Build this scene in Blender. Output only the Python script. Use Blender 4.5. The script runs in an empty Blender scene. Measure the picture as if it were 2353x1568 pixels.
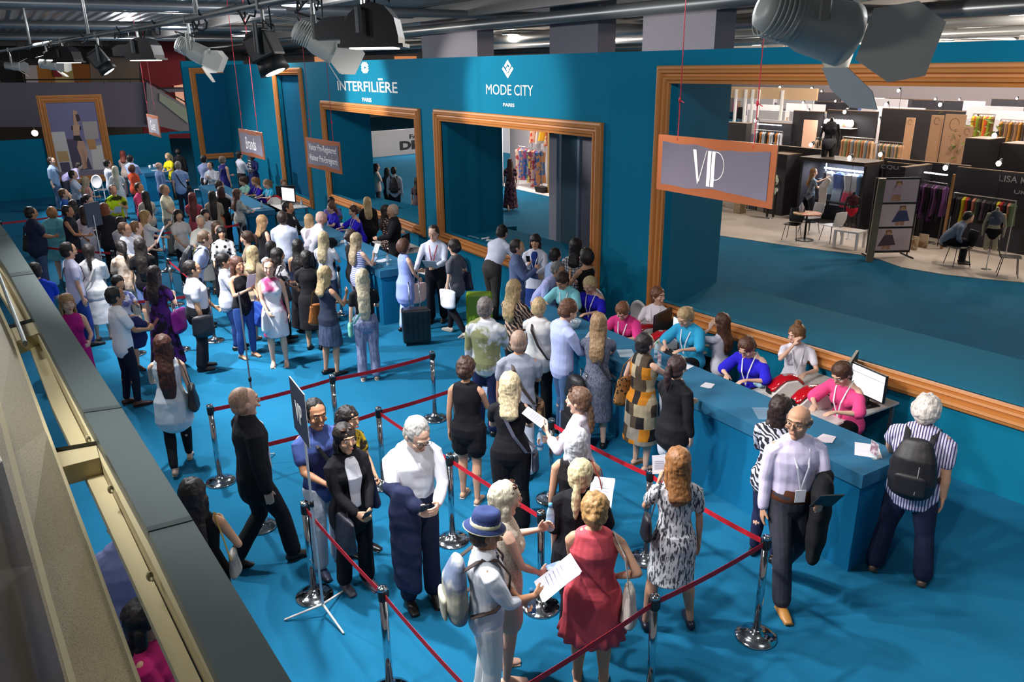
import bpy, math, random
from mathutils import Vector, Matrix, Euler
random.seed(7)
sc = bpy.context.scene
col = sc.collection
# ---------------------------------------------------------------- camera
# world frame: X runs along the long teal wall, Y points through it, Z is up; metres
W_, H_ = 2353.0, 1568.0
FPX, PITCH, ROLL, CAMZ = 1808.0, 0.336, -0.012, 4.553
AZ = math.radians(-58.2)
cp, sp, cr, sr = math.cos(PITCH), math.sin(PITCH), math.cos(ROLL), math.sin(ROLL)
_f = Vector((0, cp, -sp)); _u0 = Vector((0, sp, cp)); _r0 = Vector((1, 0, 0))
_r = cr*_r0 + sr*_u0; _u = -sr*_r0 + cr*_u0
def _towall(v):
    return Vector((v.x*math.cos(AZ)+v.y*math.sin(AZ), -v.x*math.sin(AZ)+v.y*math.cos(AZ), v.z))
CF, CR, CU = _towall(_f), _towall(_r), _towall(_u)
CAM = Vector((0, 0, CAMZ))
cd = bpy.data.cameras.new('camera'); cam = bpy.data.objects.new('camera', cd); col.objects.link(cam)
cd.sensor_width = 36.0; cd.lens = FPX*36.0/W_; cd.clip_start = 0.05; cd.clip_end = 400
m = Matrix((CR, CU, -CF)).transposed().to_4x4(); m.translation = CAM; cam.matrix_world = m
sc.camera = cam
# ---------------------------------------------------------------- world, exposure, render
wd = bpy.data.worlds.new('world'); sc.world = wd; wd.use_nodes = True
wd.node_tree.nodes['Background'].inputs[0].default_value = (0.86, 0.84, 0.86, 1)
wd.node_tree.nodes['Background'].inputs[1].default_value = 0.20
sc.view_settings.view_transform = 'Standard'; sc.view_settings.look = 'None'
sc.view_settings.exposure = 0.0; sc.view_settings.gamma = 1.0; sc.view_settings.use_curve_mapping = False
try:
    sc.cycles.max_bounces = 5; sc.cycles.diffuse_bounces = 2; sc.cycles.glossy_bounces = 3
    sc.cycles.transmission_bounces = 4; sc.cycles.use_denoising = True; sc.cycles.caustics_reflective = False
    sc.cycles.caustics_refractive = False; sc.cycles.sample_clamp_indirect = 4.0
except Exception: pass
# ---------------------------------------------------------------- where a point of the room lies
def ray(x, y): return (x-W_/2)/FPX*CR - (y-H_/2)/FPX*CU + CF
def P(x, y, z=0.0):                       # the point at height z on the sight line through (x, y)
    d = ray(x, y); t = (z-CAMZ)/d.z; return CAM + d*t
def PY(x, y, t0):                         # ... on the plane Y = t0
    d = ray(x, y); t = t0/d.y; return CAM + d*t
def PX(x, y, s0):
    d = ray(x, y); t = s0/d.x; return CAM + d*t
# ---------------------------------------------------------------- tags
def tag(o, label=None, cat=None, group=None, kind=None):
    if label: o['label'] = label
    if cat: o['category'] = cat
    if group: o['group'] = group
    if kind: o['kind'] = kind
    return o
def empty(name, loc=(0, 0, 0), rz=0.0, label=None, cat=None, group=None):
    o = bpy.data.objects.new(name, None); col.objects.link(o)
    o.empty_display_size = 0.1; o.location = loc; o.rotation_euler = (0, 0, rz)
    return tag(o, label, cat, group)
# ---------------------------------------------------------------- mesh builder
class MB:
    def __init__(s): s.v = []; s.f = []; s.m = []
    def add(s, vs, fs, mi=0):
        o = len(s.v); s.v += [tuple(v) for v in vs]; s.f += [tuple(i+o for i in f) for f in fs]; s.m += [mi]*len(fs); return s
    def box(s, x0, y0, z0, x1, y1, z1, mi=0, M=None):
        vs = [Vector(p) for p in ((x0,y0,z0),(x1,y0,z0),(x1,y1,z0),(x0,y1,z0),(x0,y0,z1),(x1,y0,z1),(x1,y1,z1),(x0,y1,z1))]
        if M is not None: vs = [M @ v for v in vs]
        return s.add(vs, [(0,3,2,1),(4,5,6,7),(0,1,5,4),(1,2,6,5),(2,3,7,6),(3,0,4,7)], mi)
    def cbox(s, c, d, mi=0, M=None, taper=1.0):
        x, y, z = c; a, b, h = d[0]/2, d[1]/2, d[2]/2; t = taper
        vs = [Vector(p) for p in ((x-a,y-b,z-h),(x+a,y-b,z-h),(x+a,y+b,z-h),(x-a,y+b,z-h),(x-a*t,y-b*t,z+h),(x+a*t,y-b*t,z+h),(x+a*t,y+b*t,z+h),(x-a*t,y+b*t,z+h))]
        if M is not None: vs = [M @ v for v in vs]
        return s.add(vs, [(0,3,2,1),(4,5,6,7),(0,1,5,4),(1,2,6,5),(2,3,7,6),(3,0,4,7)], mi)
    def chain(s, pts, rad, xref=(1, 0, 0), n=12, mi=0, round_=True):
        """tube through pts; rad = list of r or (rx, ry); xref = where rx points"""
        pts = [Vector(p) for p in pts]; rad = [(r, r) if isinstance(r, (int, float)) else r for r in rad]; xr = Vector(xref)
        T = []
        for i in range(len(pts)):
            a = pts[max(i-1, 0)]; b = pts[min(i+1, len(pts)-1)]; t = b-a
            T.append(t.normalized() if t.length > 1e-9 else Vector((0, 0, 1)))
        rings = []
        if round_:
            r = min(rad[0]); rings += [(pts[0]-T[0]*r*.9, (rad[0][0]*.42, rad[0][1]*.42), T[0]), (pts[0]-T[0]*r*.55, (rad[0][0]*.83, rad[0][1]*.83), T[0])]
        rings += list(zip(pts, rad, T))
        if round_:
            r = min(rad[-1]); rings += [(pts[-1]+T[-1]*r*.55, (rad[-1][0]*.83, rad[-1][1]*.83), T[-1]), (pts[-1]+T[-1]*r*.9, (rad[-1][0]*.42, rad[-1][1]*.42), T[-1])]
        vs = []; fs = []
        for c, (rx, ry), t in rings:
            x = xr - t*xr.dot(t)
            if x.length < 1e-4: x = Vector((0, 1, 0)) - t*t.y
            if x.length < 1e-4: x = Vector((0, 0, 1))
            x.normalize(); y = t.cross(x)
            for k in range(n):
                a = 2*math.pi*k/n; vs.append(c + x*rx*math.cos(a) + y*ry*math.sin(a))
        R = len(rings)
        for i in range(R-1):
            for k in range(n):
                fs.append((i*n+k, i*n+(k+1) % n, (i+1)*n+(k+1) % n, (i+1)*n+k))
        fs.append(tuple(range(n-1, -1, -1))); fs.append(tuple((R-1)*n+k for k in range(n)))
        return s.add(vs, fs, mi)
    def ell(s, c, r, n=12, m_=8, mi=0, M=None):
        c = Vector(c); vs = []; fs = []
        for i in range(1, m_):
            a = math.pi*i/m_
            for k in range(n):
                b = 2*math.pi*k/n; vs.append(Vector((r[0]*math.sin(a)*math.cos(b), r[1]*math.sin(a)*math.sin(b), r[2]*math.cos(a))))
        vs.append(Vector((0, 0, r[2]))); vs.append(Vector((0, 0, -r[2])))
        if M is not None: vs = [M @ v for v in vs]
        vs = [v + c for v in vs]
        L = (m_-1)*n
        for i in range(m_-2):
            for k in range(n): fs.append((i*n+k, (i+1)*n+k, (i+1)*n+(k+1) % n, i*n+(k+1) % n))
        for k in range(n):
            fs.append((L, k, (k+1) % n)); fs.append((L+1, (m_-2)*n+(k+1) % n, (m_-2)*n+k))
        return s.add(vs, fs, mi)
    def lathe(s, prof, c=(0, 0, 0), n=24, mi=0):
        vs = []; fs = []
        for r, z in prof:
            for k in range(n):
                a = 2*math.pi*k/n; vs.append((c[0]+r*math.cos(a), c[1]+r*math.sin(a), c[2]+z))
        for i in range(len(prof)-1):
            for k in range(n): fs.append((i*n+k, i*n+(k+1) % n, (i+1)*n+(k+1) % n, (i+1)*n+k))
        fs.append(tuple(range(n-1, -1, -1))); fs.append(tuple((len(prof)-1)*n+k for k in range(n)))
        return s.add(vs, fs, mi)
    def prism(s, poly, d, mi=0):
        """poly: list of 3-D points (planar), d: extrusion vector"""
        d = Vector(d); a = [Vector(p) for p in poly]; n = len(a)
        return s.add(a + [p+d for p in a], [tuple(range(n-1, -1, -1)), tuple(range(n, 2*n))] + [(i, (i+1) % n, n+(i+1) % n, n+i) for i in range(n)], mi)
    def build(s, name, mat, parent=None, smooth=False, loc=None, bevel=0, auto=None):
        me = bpy.data.meshes.new(name); me.from_pydata(s.v, [], s.f); me.update()
        for mm in (mat if isinstance(mat, (list, tuple)) else [mat]): me.materials.append(mm)
        if isinstance(mat, (list, tuple)) and len(mat) > 1:
            for p, i in zip(me.polygons, s.m): p.material_index = i
        if smooth:
            for p in me.polygons: p.use_smooth = True
        o = bpy.data.objects.new(name, me); col.objects.link(o)
        if parent is not None: o.parent = parent
        if loc is not None: o.location = loc
        if bevel:
            b = o.modifiers.new('bevel', 'BEVEL'); b.width = bevel; b.segments = 2; b.limit_method = 'ANGLE'
        return o
def copy_tree(o, parent=None):
    c = o.copy(); col.objects.link(c)
    if parent is not None: c.parent = parent
    for ch in list(o.children): copy_tree(ch, c)
    return c
# ---------------------------------------------------------------- materials
def hx(h):
    if not isinstance(h, str): return tuple(h)[:3]
    v = [int(h[i:i+2], 16)/255 for i in (0, 2, 4)]
    return tuple(c/12.92 if c <= .04045 else ((c+.055)/1.055)**2.4 for c in v)
_M = {}
def mat(color='808080', rough=.6, metal=0.0, pat=None, c2='ffffff', sc_=20.0, bump=0.0, bsc=40.0, emit=0.0, alpha=1.0, trans=0.0, spec=None, coat=0.0, var=0.0, sheen=0.0):
    key = (color, rough, metal, pat, c2, sc_, bump, bsc, emit, alpha, trans, spec, coat, var, sheen)
    if key in _M: return _M[key]
    m = bpy.data.materials.new('material'); m.use_nodes = True; nt = m.node_tree; b = nt.nodes['Principled BSDF']
    N = nt.nodes.new; L = nt.links.new
    c = (*hx(color), 1); b.inputs['Base Color'].default_value = c
    b.inputs['Roughness'].default_value = rough; b.inputs['Metallic'].default_value = metal
    if spec is not None: b.inputs['Specular IOR Level'].default_value = spec
    if alpha < 1: b.inputs['Alpha'].default_value = alpha
    if trans: b.inputs['Transmission Weight'].default_value = trans
    if coat: b.inputs['Coat Weight'].default_value = coat
    if emit: b.inputs['Emission Color'].default_value = c; b.inputs['Emission Strength'].default_value = emit
    tc = None
    if pat or bump or var:
        tc = N('ShaderNodeTexCoord')
    if pat:
        d = (*hx(c2), 1)
        mp = N('ShaderNodeMapping'); L(tc.outputs['Object'], mp.inputs['Vector'])
        ramp = N('ShaderNodeValToRGB'); ramp.color_ramp.interpolation = 'LINEAR'
        e = ramp.color_ramp.elements; e[0].color = c; e[1].color = d
        def wave(direction, dist=0.0, lo=.45, hi=.55, rot=None):
            w = N('ShaderNodeTexWave'); w.bands_direction = direction; w.inputs['Scale'].default_value = sc_; w.inputs['Distortion'].default_value = dist
            L(mp.outputs[0], w.inputs['Vector']); L(w.outputs['Fac'], ramp.inputs[0]); e[0].position = lo; e[1].position = hi; return w
        if pat == 'hs': wave('Z')
        elif pat == 'vs': wave('X', lo=.55, hi=.62)
        elif pat == 'thin': wave('X', lo=.86, hi=.92)
        elif pat == 'zebra':
            w = wave('DIAGONAL', 9.0); w.inputs['Detail'].default_value = 1.5; w.inputs['Detail Scale'].default_value = 1.2
        elif pat == 'noise':
            w = N('ShaderNodeTexNoise'); w.inputs['Scale'].default_value = sc_; w.inputs['Detail'].default_value = 3
            L(mp.outputs[0], w.inputs['Vector']); L(w.outputs['Fac'], ramp.inputs[0]); e[0].position = .46; e[1].position = .54
        elif pat == 'fleck':
            mp.inputs['Scale'].default_value = (1, 1, .25)
            w = N('ShaderNodeTexNoise'); w.inputs['Scale'].default_value = sc_; w.inputs['Detail'].default_value = 4
            L(mp.outputs[0], w.inputs['Vector']); L(w.outputs['Fac'], ramp.inputs[0]); e[0].position = .5; e[1].position = .56
        elif pat == 'dots':
            w = N('ShaderNodeTexVoronoi'); w.inputs['Scale'].default_value = sc_
            L(mp.outputs[0], w.inputs['Vector']); L(w.outputs['Distance'], ramp.inputs[0]); e[0].position = .30; e[1].position = .38
            e[0].color = d; e[1].color = c
        elif pat == 'floral':
            w = N('ShaderNodeTexVoronoi'); w.inputs['Scale'].default_value = sc_; n2 = N('ShaderNodeTexNoise'); n2.inputs['Scale'].default_value = sc_*.5
            L(mp.outputs[0], n2.inputs['Vector']); L(n2.outputs['Color'], w.inputs['Vector']) if False else L(mp.outputs[0], w.inputs['Vector'])
            ramp.color_ramp.interpolation = 'CONSTANT'; e[0].position = 0; e[1].position = .5
            L(w.outputs['Color'], ramp.inputs[0])
        elif pat in ('check', 'grid'):
            w1 = N('ShaderNodeTexWave'); w1.bands_direction = 'X'; w2 = N('ShaderNodeTexWave'); w2.bands_direction = 'Z'
            for w in (w1, w2): w.inputs['Scale'].default_value = sc_; L(mp.outputs[0], w.inputs['Vector'])
            mx = N('ShaderNodeMath'); mx.operation = 'MAXIMUM' if pat == 'grid' else 'MULTIPLY'
            L(w1.outputs['Fac'], mx.inputs[0]); L(w2.outputs['Fac'], mx.inputs[1]); L(mx.outputs[0], ramp.inputs[0])
            e[0].position, e[1].position = (.88, .94) if pat == 'grid' else (.35, .5)
        elif pat == 'blocks':
            ramp.color_ramp.interpolation = 'CONSTANT'; e[0].color = (*hx('201d1e'), 1); e[0].position = 0; e[1].position = .78; e[1].color = (*hx('4a3d30'), 1)
            for ps, cc in ((.28, 'a8987c'), (.46, 'b9741c'), (.64, '8c8478')): ee = ramp.color_ramp.elements.new(ps); ee.color = (*hx(cc), 1)
            w = N('ShaderNodeTexBrick'); w.inputs['Scale'].default_value = sc_
            L(mp.outputs[0], w.inputs['Vector']); mp.inputs['Rotation'].default_value = (math.pi/2, 0, 0)
            L(w.outputs['Color'], ramp.inputs[0]); w.inputs['Mortar Size'].default_value = 0; w.inputs['Brick Width'].default_value = .34; w.inputs['Row Height'].default_value = .62; w.inputs['Color1'].default_value = (0, 0, 0, 1); w.inputs['Color2'].default_value = (1, 1, 1, 1); w.inputs['Mortar'].default_value = (.5, .5, .5, 1)
        elif pat == 'wood':
            mp.inputs['Scale'].default_value = (1, 1, 12)
            w = N('ShaderNodeTexNoise'); w.inputs['Scale'].default_value = sc_; L(mp.outputs[0], w.inputs['Vector']); L(w.outputs['Fac'], ramp.inputs[0]); e[0].position = .3; e[1].position = .7
        elif pat == 'hair':
            mp.inputs['Scale'].default_value = (1, 1, .08)
            w = N('ShaderNodeTexNoise'); w.inputs['Scale'].default_value = sc_; w.inputs['Detail'].default_value = 3
            L(mp.outputs[0], w.inputs['Vector']); L(w.outputs['Fac'], ramp.inputs[0]); e[0].position = .38; e[1].position = .62
        elif pat == 'grad':      # dip-dyed cloth, top one colour and hem another
            sx = N('ShaderNodeSeparateXYZ'); L(tc.outputs['Generated'], sx.inputs[0]); L(sx.outputs['Z'], ramp.inputs[0]); e[0].position = .38; e[1].position = .5
        L(ramp.outputs[0], b.inputs['Base Color'])
        if pat == 'hair':
            bp = N('ShaderNodeBump'); bp.inputs['Strength'].default_value = .35; bp.inputs['Distance'].default_value = .01
            L(w.outputs['Fac'], bp.inputs['Height']); L(bp.outputs[0], b.inputs['Normal'])
    if var:
        n = N('ShaderNodeTexNoise'); n.inputs['Scale'].default_value = 1.7; n.inputs['Detail'].default_value = 6; L(tc.outputs['Object'], n.inputs['Vector'])
        mr = N('ShaderNodeMapRange'); mr.inputs[1].default_value = .3; mr.inputs[2].default_value = .7; mr.inputs[3].default_value = 1-var; mr.inputs[4].default_value = 1+var
        hs = N('ShaderNodeHueSaturation'); L(n.outputs['Fac'], mr.inputs[0]); L(mr.outputs[0], hs.inputs['Value'])
        src = b.inputs['Base Color'].links[0].from_socket if b.inputs['Base Color'].is_linked else None
        if src: L(src, hs.inputs['Color'])
        else: hs.inputs['Color'].default_value = c
        L(hs.outputs[0], b.inputs['Base Color'])
    if bump:
        n = N('ShaderNodeTexNoise'); n.inputs['Scale'].default_value = bsc; n.inputs['Detail'].default_value = 4
        L(tc.outputs['Object'], n.inputs['Vector'])
        bp = N('ShaderNodeBump'); bp.inputs['Strength'].default_value = bump; bp.inputs['Distance'].default_value = .02
        L(n.outputs['Fac'], bp.inputs['Height']); L(bp.outputs[0], b.inputs['Normal'])
    _M[key] = m; return m
# ================================================================ LIGHTS
def area(name, loc, size, energy, color=(1, 1, 1), size_y=None, rot=(0, 0, 0), spread=None):
    d = bpy.data.lights.new(name, 'AREA'); d.energy = energy; d.color = color; d.size = size
    if size_y: d.shape = 'RECTANGLE'; d.size_y = size_y
    if spread: d.spread = spread
    o = bpy.data.objects.new(name, d); col.objects.link(o); o.location = loc; o.rotation_euler = rot; return o
def spot(name, loc, tgt, energy, color=(1, .93, .82), ang=50, blend=.6, r=.08):
    d = bpy.data.lights.new(name, 'SPOT'); d.energy = energy; d.color = color; d.spot_size = math.radians(ang); d.spot_blend = blend; d.shadow_soft_size = r
    o = bpy.data.objects.new(name, d); col.objects.link(o); o.location = loc
    o.rotation_euler = (Vector(tgt)-Vector(loc)).to_track_quat('-Z', 'Y').to_euler(); return o
CEIL = 6.0
# bare spots without housings, added near the pipe to brighten the queue
SP = 1.0
def pipe_y(x): return 1.576+.064*(x+8.85) if x > -8.85 else 1.576+.1035*(x+8.85)
PZ = 5.0
for (x, y, z, tx, ty, tz, e, c, a) in ((-9.5, .2, 5.6, -6.5, 3.0, 0, 700, (.95, .97, 1), 75), (-4.5, -.4, 5.4, -3.0, 4.5, 0, 420, (.95, .97, 1), 80), (-17.0, .3, 5.6, -13.5, 3.2, 0, 1100, (.97, .97, 1), 75)):
    spot('stage_or_fill_light', (x, y, z), (tx, ty, tz), e, c, a)
# ================================================================ SETTING
carpet = mat('1a6b90', .95, bump=.3, bsc=180, var=.06, spec=.12)
teal = mat('0d7798', .9, bump=.15, bsc=220, var=.03, spec=.12)
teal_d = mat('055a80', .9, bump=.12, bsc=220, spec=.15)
shelf_t = mat('07809c', .9, bump=.12, bsc=220, spec=.15)
oak = mat('b8722f', .55, pat='wood', c2='cf8a42', sc_=9.0, bump=.12, bsc=50)
oakm = mat('c98242', .5, bump=.08, bsc=60, var=.06)
cream = mat('c9b98c', .5, bump=.1, bsc=30); creamy = mat('bfae80', .45, metal=.2, bump=.15, bsc=25)
gmetal = mat('6f7a78', .32, metal=.75, bump=.05, bsc=12)
gdark = mat('3c3f3e', .35, metal=.5)
white = mat('e8e6e4', .5); black = mat('0c0c0e', .5); chrome = mat('c8ccd0', .08, metal=1.0)
steel = mat('9a9d9c', .3, metal=.9); dgrey = mat('2c2b33', .8)
mb = MB(); mb.box(-75, -9, -.1, 12, 70, 0); tag(mb.build('floor', carpet), kind='structure')
# the long teal wall, its four openings with deep reveals and shelf sills
def y2(x): return 8.03 if x < -10 else 8.03+.0894*(x+10)
WT = 4.74; TH = .14
OP = [(-27.70, -25.15, .50, 4.38), (-23.09, -17.0, .98, 3.44), (-15.76, -10.36, 1.02, 3.46), (-8.76, -3.60, 1.08, 4.30)]
w = MB()
def wseg(x0, x1, z0, z1, mi=0):
    a, b = y2(x0), y2(x1)
    w.add([(x0,a,z0),(x1,b,z0),(x1,b+TH,z0),(x0,a+TH,z0),(x0,a,z1),(x1,b,z1),(x1,b+TH,z1),(x0,a+TH,z1)], [(0,3,2,1),(4,5,6,7),(0,1,5,4),(1,2,6,5),(2,3,7,6),(3,0,4,7)], mi)
xs = [-35.2, -28.0]+[v for o in OP for v in o[:2]]+[-10.0, 3.0]; xs = sorted(xs)
for a, b in zip(xs[:-1], xs[1:]):
    o = [q for q in OP if q[0] <= a+1e-6 and q[1] >= b-1e-6]
    if o: wseg(a, b, 0, o[0][2]); wseg(a, b, o[0][3], WT)
    else: wseg(a, b, 0, WT)
def quadbox(p, z0, z1, mi=0):
    w.add([(x, y, z0) for x, y in p]+[(x, y, z1) for x, y in p], [(3,2,1,0),(4,5,6,7),(0,1,5,4),(1,2,6,5),(2,3,7,6),(3,0,4,7)], mi)
# back lines of the reveals: (x_left, y), (x_right, y)
BK = {1: ((-22.75, 9.25), (-16.4, 10.3)), 2: ((-16.2, 9.84), (-9.9, 10.3)), 3: ((-9.55, 10.2), (-1.5, 10.75))}
for i, ((xl, yl), (xr_, yr)) in BK.items():
    x0, x1, z0, z1 = OP[i]; ya, yb = y2(x0)+TH, y2(x1)+TH
    quadbox([(x0, ya), (x1, yb), (xr_, yr), (xl, yl)], z0-.24, z0-.18)                 # shelf sill
    quadbox([(xl, yl), (xr_, yr), (xr_, yr+.05), (xl, yl+.05)], 0, z0-.18)             # its back board
    quadbox([(x0-.03, ya), (x0, ya), (xl, yl), (xl-.03, yl)], z0-.24, WT)               # left reveal
tag(w.build('wall_right', [teal]), kind='structure')
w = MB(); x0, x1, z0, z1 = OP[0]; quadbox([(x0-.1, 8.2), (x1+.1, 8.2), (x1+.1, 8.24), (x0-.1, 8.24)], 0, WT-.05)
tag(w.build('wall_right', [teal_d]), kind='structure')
# far wall with its low teal screen and the framed tall panel
w = MB(); w.box(-35.4, 6.45, 0, -35.2, 8.9, 4.9); w.box(-35.35, -4.5, 0, -35.2, 5.6, 2.18); w.box(-35.3, 5.6, 2.12, -35.2, 6.45, 2.2)
tag(w.build('wall_far', [teal]), kind='structure')
# stepped picture-frame moulding swept round a rectangle
PRO = [(0, -.02), (0, .05), (.025, .06), (.04, .045), (.055, .085), (.085, .095), (.105, .06), (.13, .055), (.15, .10), (.185, .11), (.205, .075), (.235, .07), (.25, .055), (.25, -.02)]
def frame_mesh(c4, nrm, wid=1.0, dep=1.0):
    """c4: inner corners bl, br, tr, tl; nrm: towards the room"""
    c = [Vector(p) for p in c4]; n = Vector(nrm).normalized(); b = MB()
    ux = (c[1]-c[0]).normalized(); uz = (c[3]-c[0]).normalized()
    dirs = [-ux-uz, ux-uz, ux+uz, -ux+uz]
    vs = []
    for k in range(4):
        for (u, d) in PRO: vs.append(c[k]+dirs[k]*u*wid+n*d*dep)
    m_ = len(PRO); fs = []
    for k in range(4):
        for j in range(m_-1): fs.append((k*m_+j, ((k+1) % 4)*m_+j, ((k+1) % 4)*m_+j+1, k*m_+j+1))
    return b.add(vs, fs)
for i, (x0, x1, z0, z1) in enumerate(OP):
    a, b_ = y2(x0), y2(x1)
    tag(frame_mesh([(x0, a, z0), (x1, b_, z0), (x1, b_, z1), (x0, a, z1)], (0.09 if i == 3 else 0, -1, 0), .95 if i else .85).build('window_%d' % (i+1), oakm), kind='structure')
tag(frame_mesh([(-35.19, 6.93, 1.25), (-35.19, 8.08, 1.25), (-35.19, 8.08, 4.42), (-35.19, 6.93, 4.42)], (1, 0, 0), .9).build('window_5', oakm), kind='structure')
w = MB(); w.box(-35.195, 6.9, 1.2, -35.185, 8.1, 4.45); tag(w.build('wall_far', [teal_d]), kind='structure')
# ceiling of corrugated metal sheets, with beams
cm = bpy.data.materials.new('ceiling sheet'); cm.use_nodes = True; nt = cm.node_tree; b = nt.nodes['Principled BSDF']
tc = nt.nodes.new('ShaderNodeTexCoord'); wv = nt.nodes.new('ShaderNodeTexWave'); wv.bands_direction = 'Y'; wv.inputs['Scale'].default_value = 1.1
rm = nt.nodes.new('ShaderNodeValToRGB'); rm.color_ramp.elements[0].color = (*hx('7f7a76'), 1); rm.color_ramp.elements[1].color = (*hx('aaa5a0'), 1)
nt.links.new(tc.outputs['Object'], wv.inputs['Vector']); nt.links.new(wv.outputs['Fac'], rm.inputs[0]); nt.links.new(rm.outputs[0], b.inputs['Base Color'])
bp = nt.nodes.new('ShaderNodeBump'); bp.inputs['Strength'].default_value = .6; bp.inputs['Distance'].default_value = .06; nt.links.new(wv.outputs['Fac'], bp.inputs['Height']); nt.links.new(bp.outputs[0], b.inputs['Normal'])
b.inputs['Roughness'].default_value = .38; b.inputs['Metallic'].default_value = .1
w = MB(); w.box(-75, -3.2, CEIL, 12, 70, CEIL+.1); tag(w.build('ceiling', cm), kind='structure')
beam = mat('8c8884', .55)
for k, y in enumerate((5.5, 9.8, 14.5, 20, 27, 35, 44, 55)):
    w = MB(); w.box(-72, y-.10, CEIL-.32, 10, y+.10, CEIL-.002); tag(w.build('trim_%d' % (k+1), beam), kind='structure')
for k, x in enumerate((-48, -38, -29, -20.5, -12)):
    w = MB(); w.box(x-.08, -3, CEIL-.22, x+.08, 62, CEIL-.004); tag(w.build('trim_%d' % (k+9), beam), kind='structure')
# far ends of the trade hall and the space beyond the low screen
w = MB(); w.box(-75, 62, 0, 12, 62.3, CEIL); tag(w.build('wall_back', mat('b4aab0', .9)), kind='structure')
w = MB(); w.box(-75.3, -9, 0, -75, 62, CEIL); tag(w.build('wall_left', mat('6c6a70', .9)), kind='structure')
# ================================================================ PEOPLE
SKIN = {'l': 'e0b39a', 'm': 'cf9b7c', 'a': 'd3a17f', 'd': '6b4532', 't': 'b8825f'}
def skin_mat(c): return mat(SKIN.get(c, c), .55, bump=.04, bsc=120)
def cloth(spec):
    """'colour' or 'colour:pattern:colour2:scale'"""
    p = spec.split(':')
    if len(p) == 1: return mat(p[0], .85, bump=.22, bsc=16, spec=.25)
    return mat(p[0], .85, pat=p[1], c2=p[2], sc_=float(p[3]), bump=.18, bsc=18, spec=.25)
_fold = bpy.data.textures.new('folds', 'CLOUDS'); _fold.noise_scale = .16; _fold.noise_depth = 1
_curl = bpy.data.textures.new('curls', 'CLOUDS'); _curl.noise_scale = .045; _curl.noise_depth = 1
def soft(o, vox, sm=3, disp=0.0, tex=None):
    r = o.modifiers.new('remesh', 'REMESH'); r.mode = 'VOXEL'; r.voxel_size = vox; r.use_smooth_shade = True
    if sm:
        s = o.modifiers.new('smooth', 'SMOOTH'); s.factor = .5; s.iterations = sm
    if disp:
        d = o.modifiers.new('folds', 'DISPLACE'); d.texture = tex or _fold; d.strength = disp; d.mid_level = .5; d.texture_coords = 'LOCAL'
    return o
ARM = {  # hand target for the right side, torso frame of a 1.75 m person with hips at .93; elbow pole; palm direction; curl
    'd': ((.245, .03, .76), (.3, -1, 0), (0, .1, -1), .35), 'f': ((.09, .34, 1.10), (.8, -.6, -1), (-.35, .9, .15), 1.0),
    'g': ((.07, .26, .98), (.8, -.8, -.6), (-.5, .8, -.3), 1.2), 'p': ((.08, .31, 1.27), (.7, -.3, -1), (-.2, .7, .7), .9),
    'h': ((.17, .03, 1.05), (1.3, -1.0, .2), (-.8, .5, -.3), .3), 'u': ((.07, .15, 1.53), (.9, .5, -1), (-.2, .3, .9), .6),
    'c': ((.13, .46, 1.12), (.9, -.3, -.5), (-.1, 1, -.1), .4), 'x': ((-.10, .20, 1.14), (1, .1, -.9), (-1, .2, 0), .5),
    'b': ((.16, .20, 1.22), (.8, -.6, -1), (-.2, .8, .5), 1.5), 'w': ((.24, .22, .80), (.3, -1, 0), (0, .5, -.9), .5),
    'v': ((.27, -.18, .80), (.3, -1, .2), (0, -.2, -1), .5), 'o': ((.26, .38, 1.02), (.7, -.6, -.5), (.1, 1, -.1), .3),
    'k': ((.03, -.15, .96), (1.2, -.4, 0), (-.9, -.1, -.2), .4), 't': ((.10, .34, .0), (.8, -.4, -.6), (-.2, 1, -.15), .5),
    'z': ((.12, .44, 1.42), (.8, .1, -1), (-.1, .7, .5), .4), 'n': ((.12, -.02, .98), (1.2, -.9, .3), (-.6, .6, -.5), .6)}
_pc = [0]
def ik(a, t, l1, l2, pole):
    d = t-a; D = d.length
    if D > (l1+l2)*.995: d = d*((l1+l2)*.995/D); D = d.length; t = a+d
    x = (l1*l1-l2*l2+D*D)/(2*D); h = math.sqrt(max(l1*l1-x*x, 0)); u = d.normalized()
    p = Vector(pole); p = p-u*p.dot(u); p.normalize()
    return a+u*x+p*h, t
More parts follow.
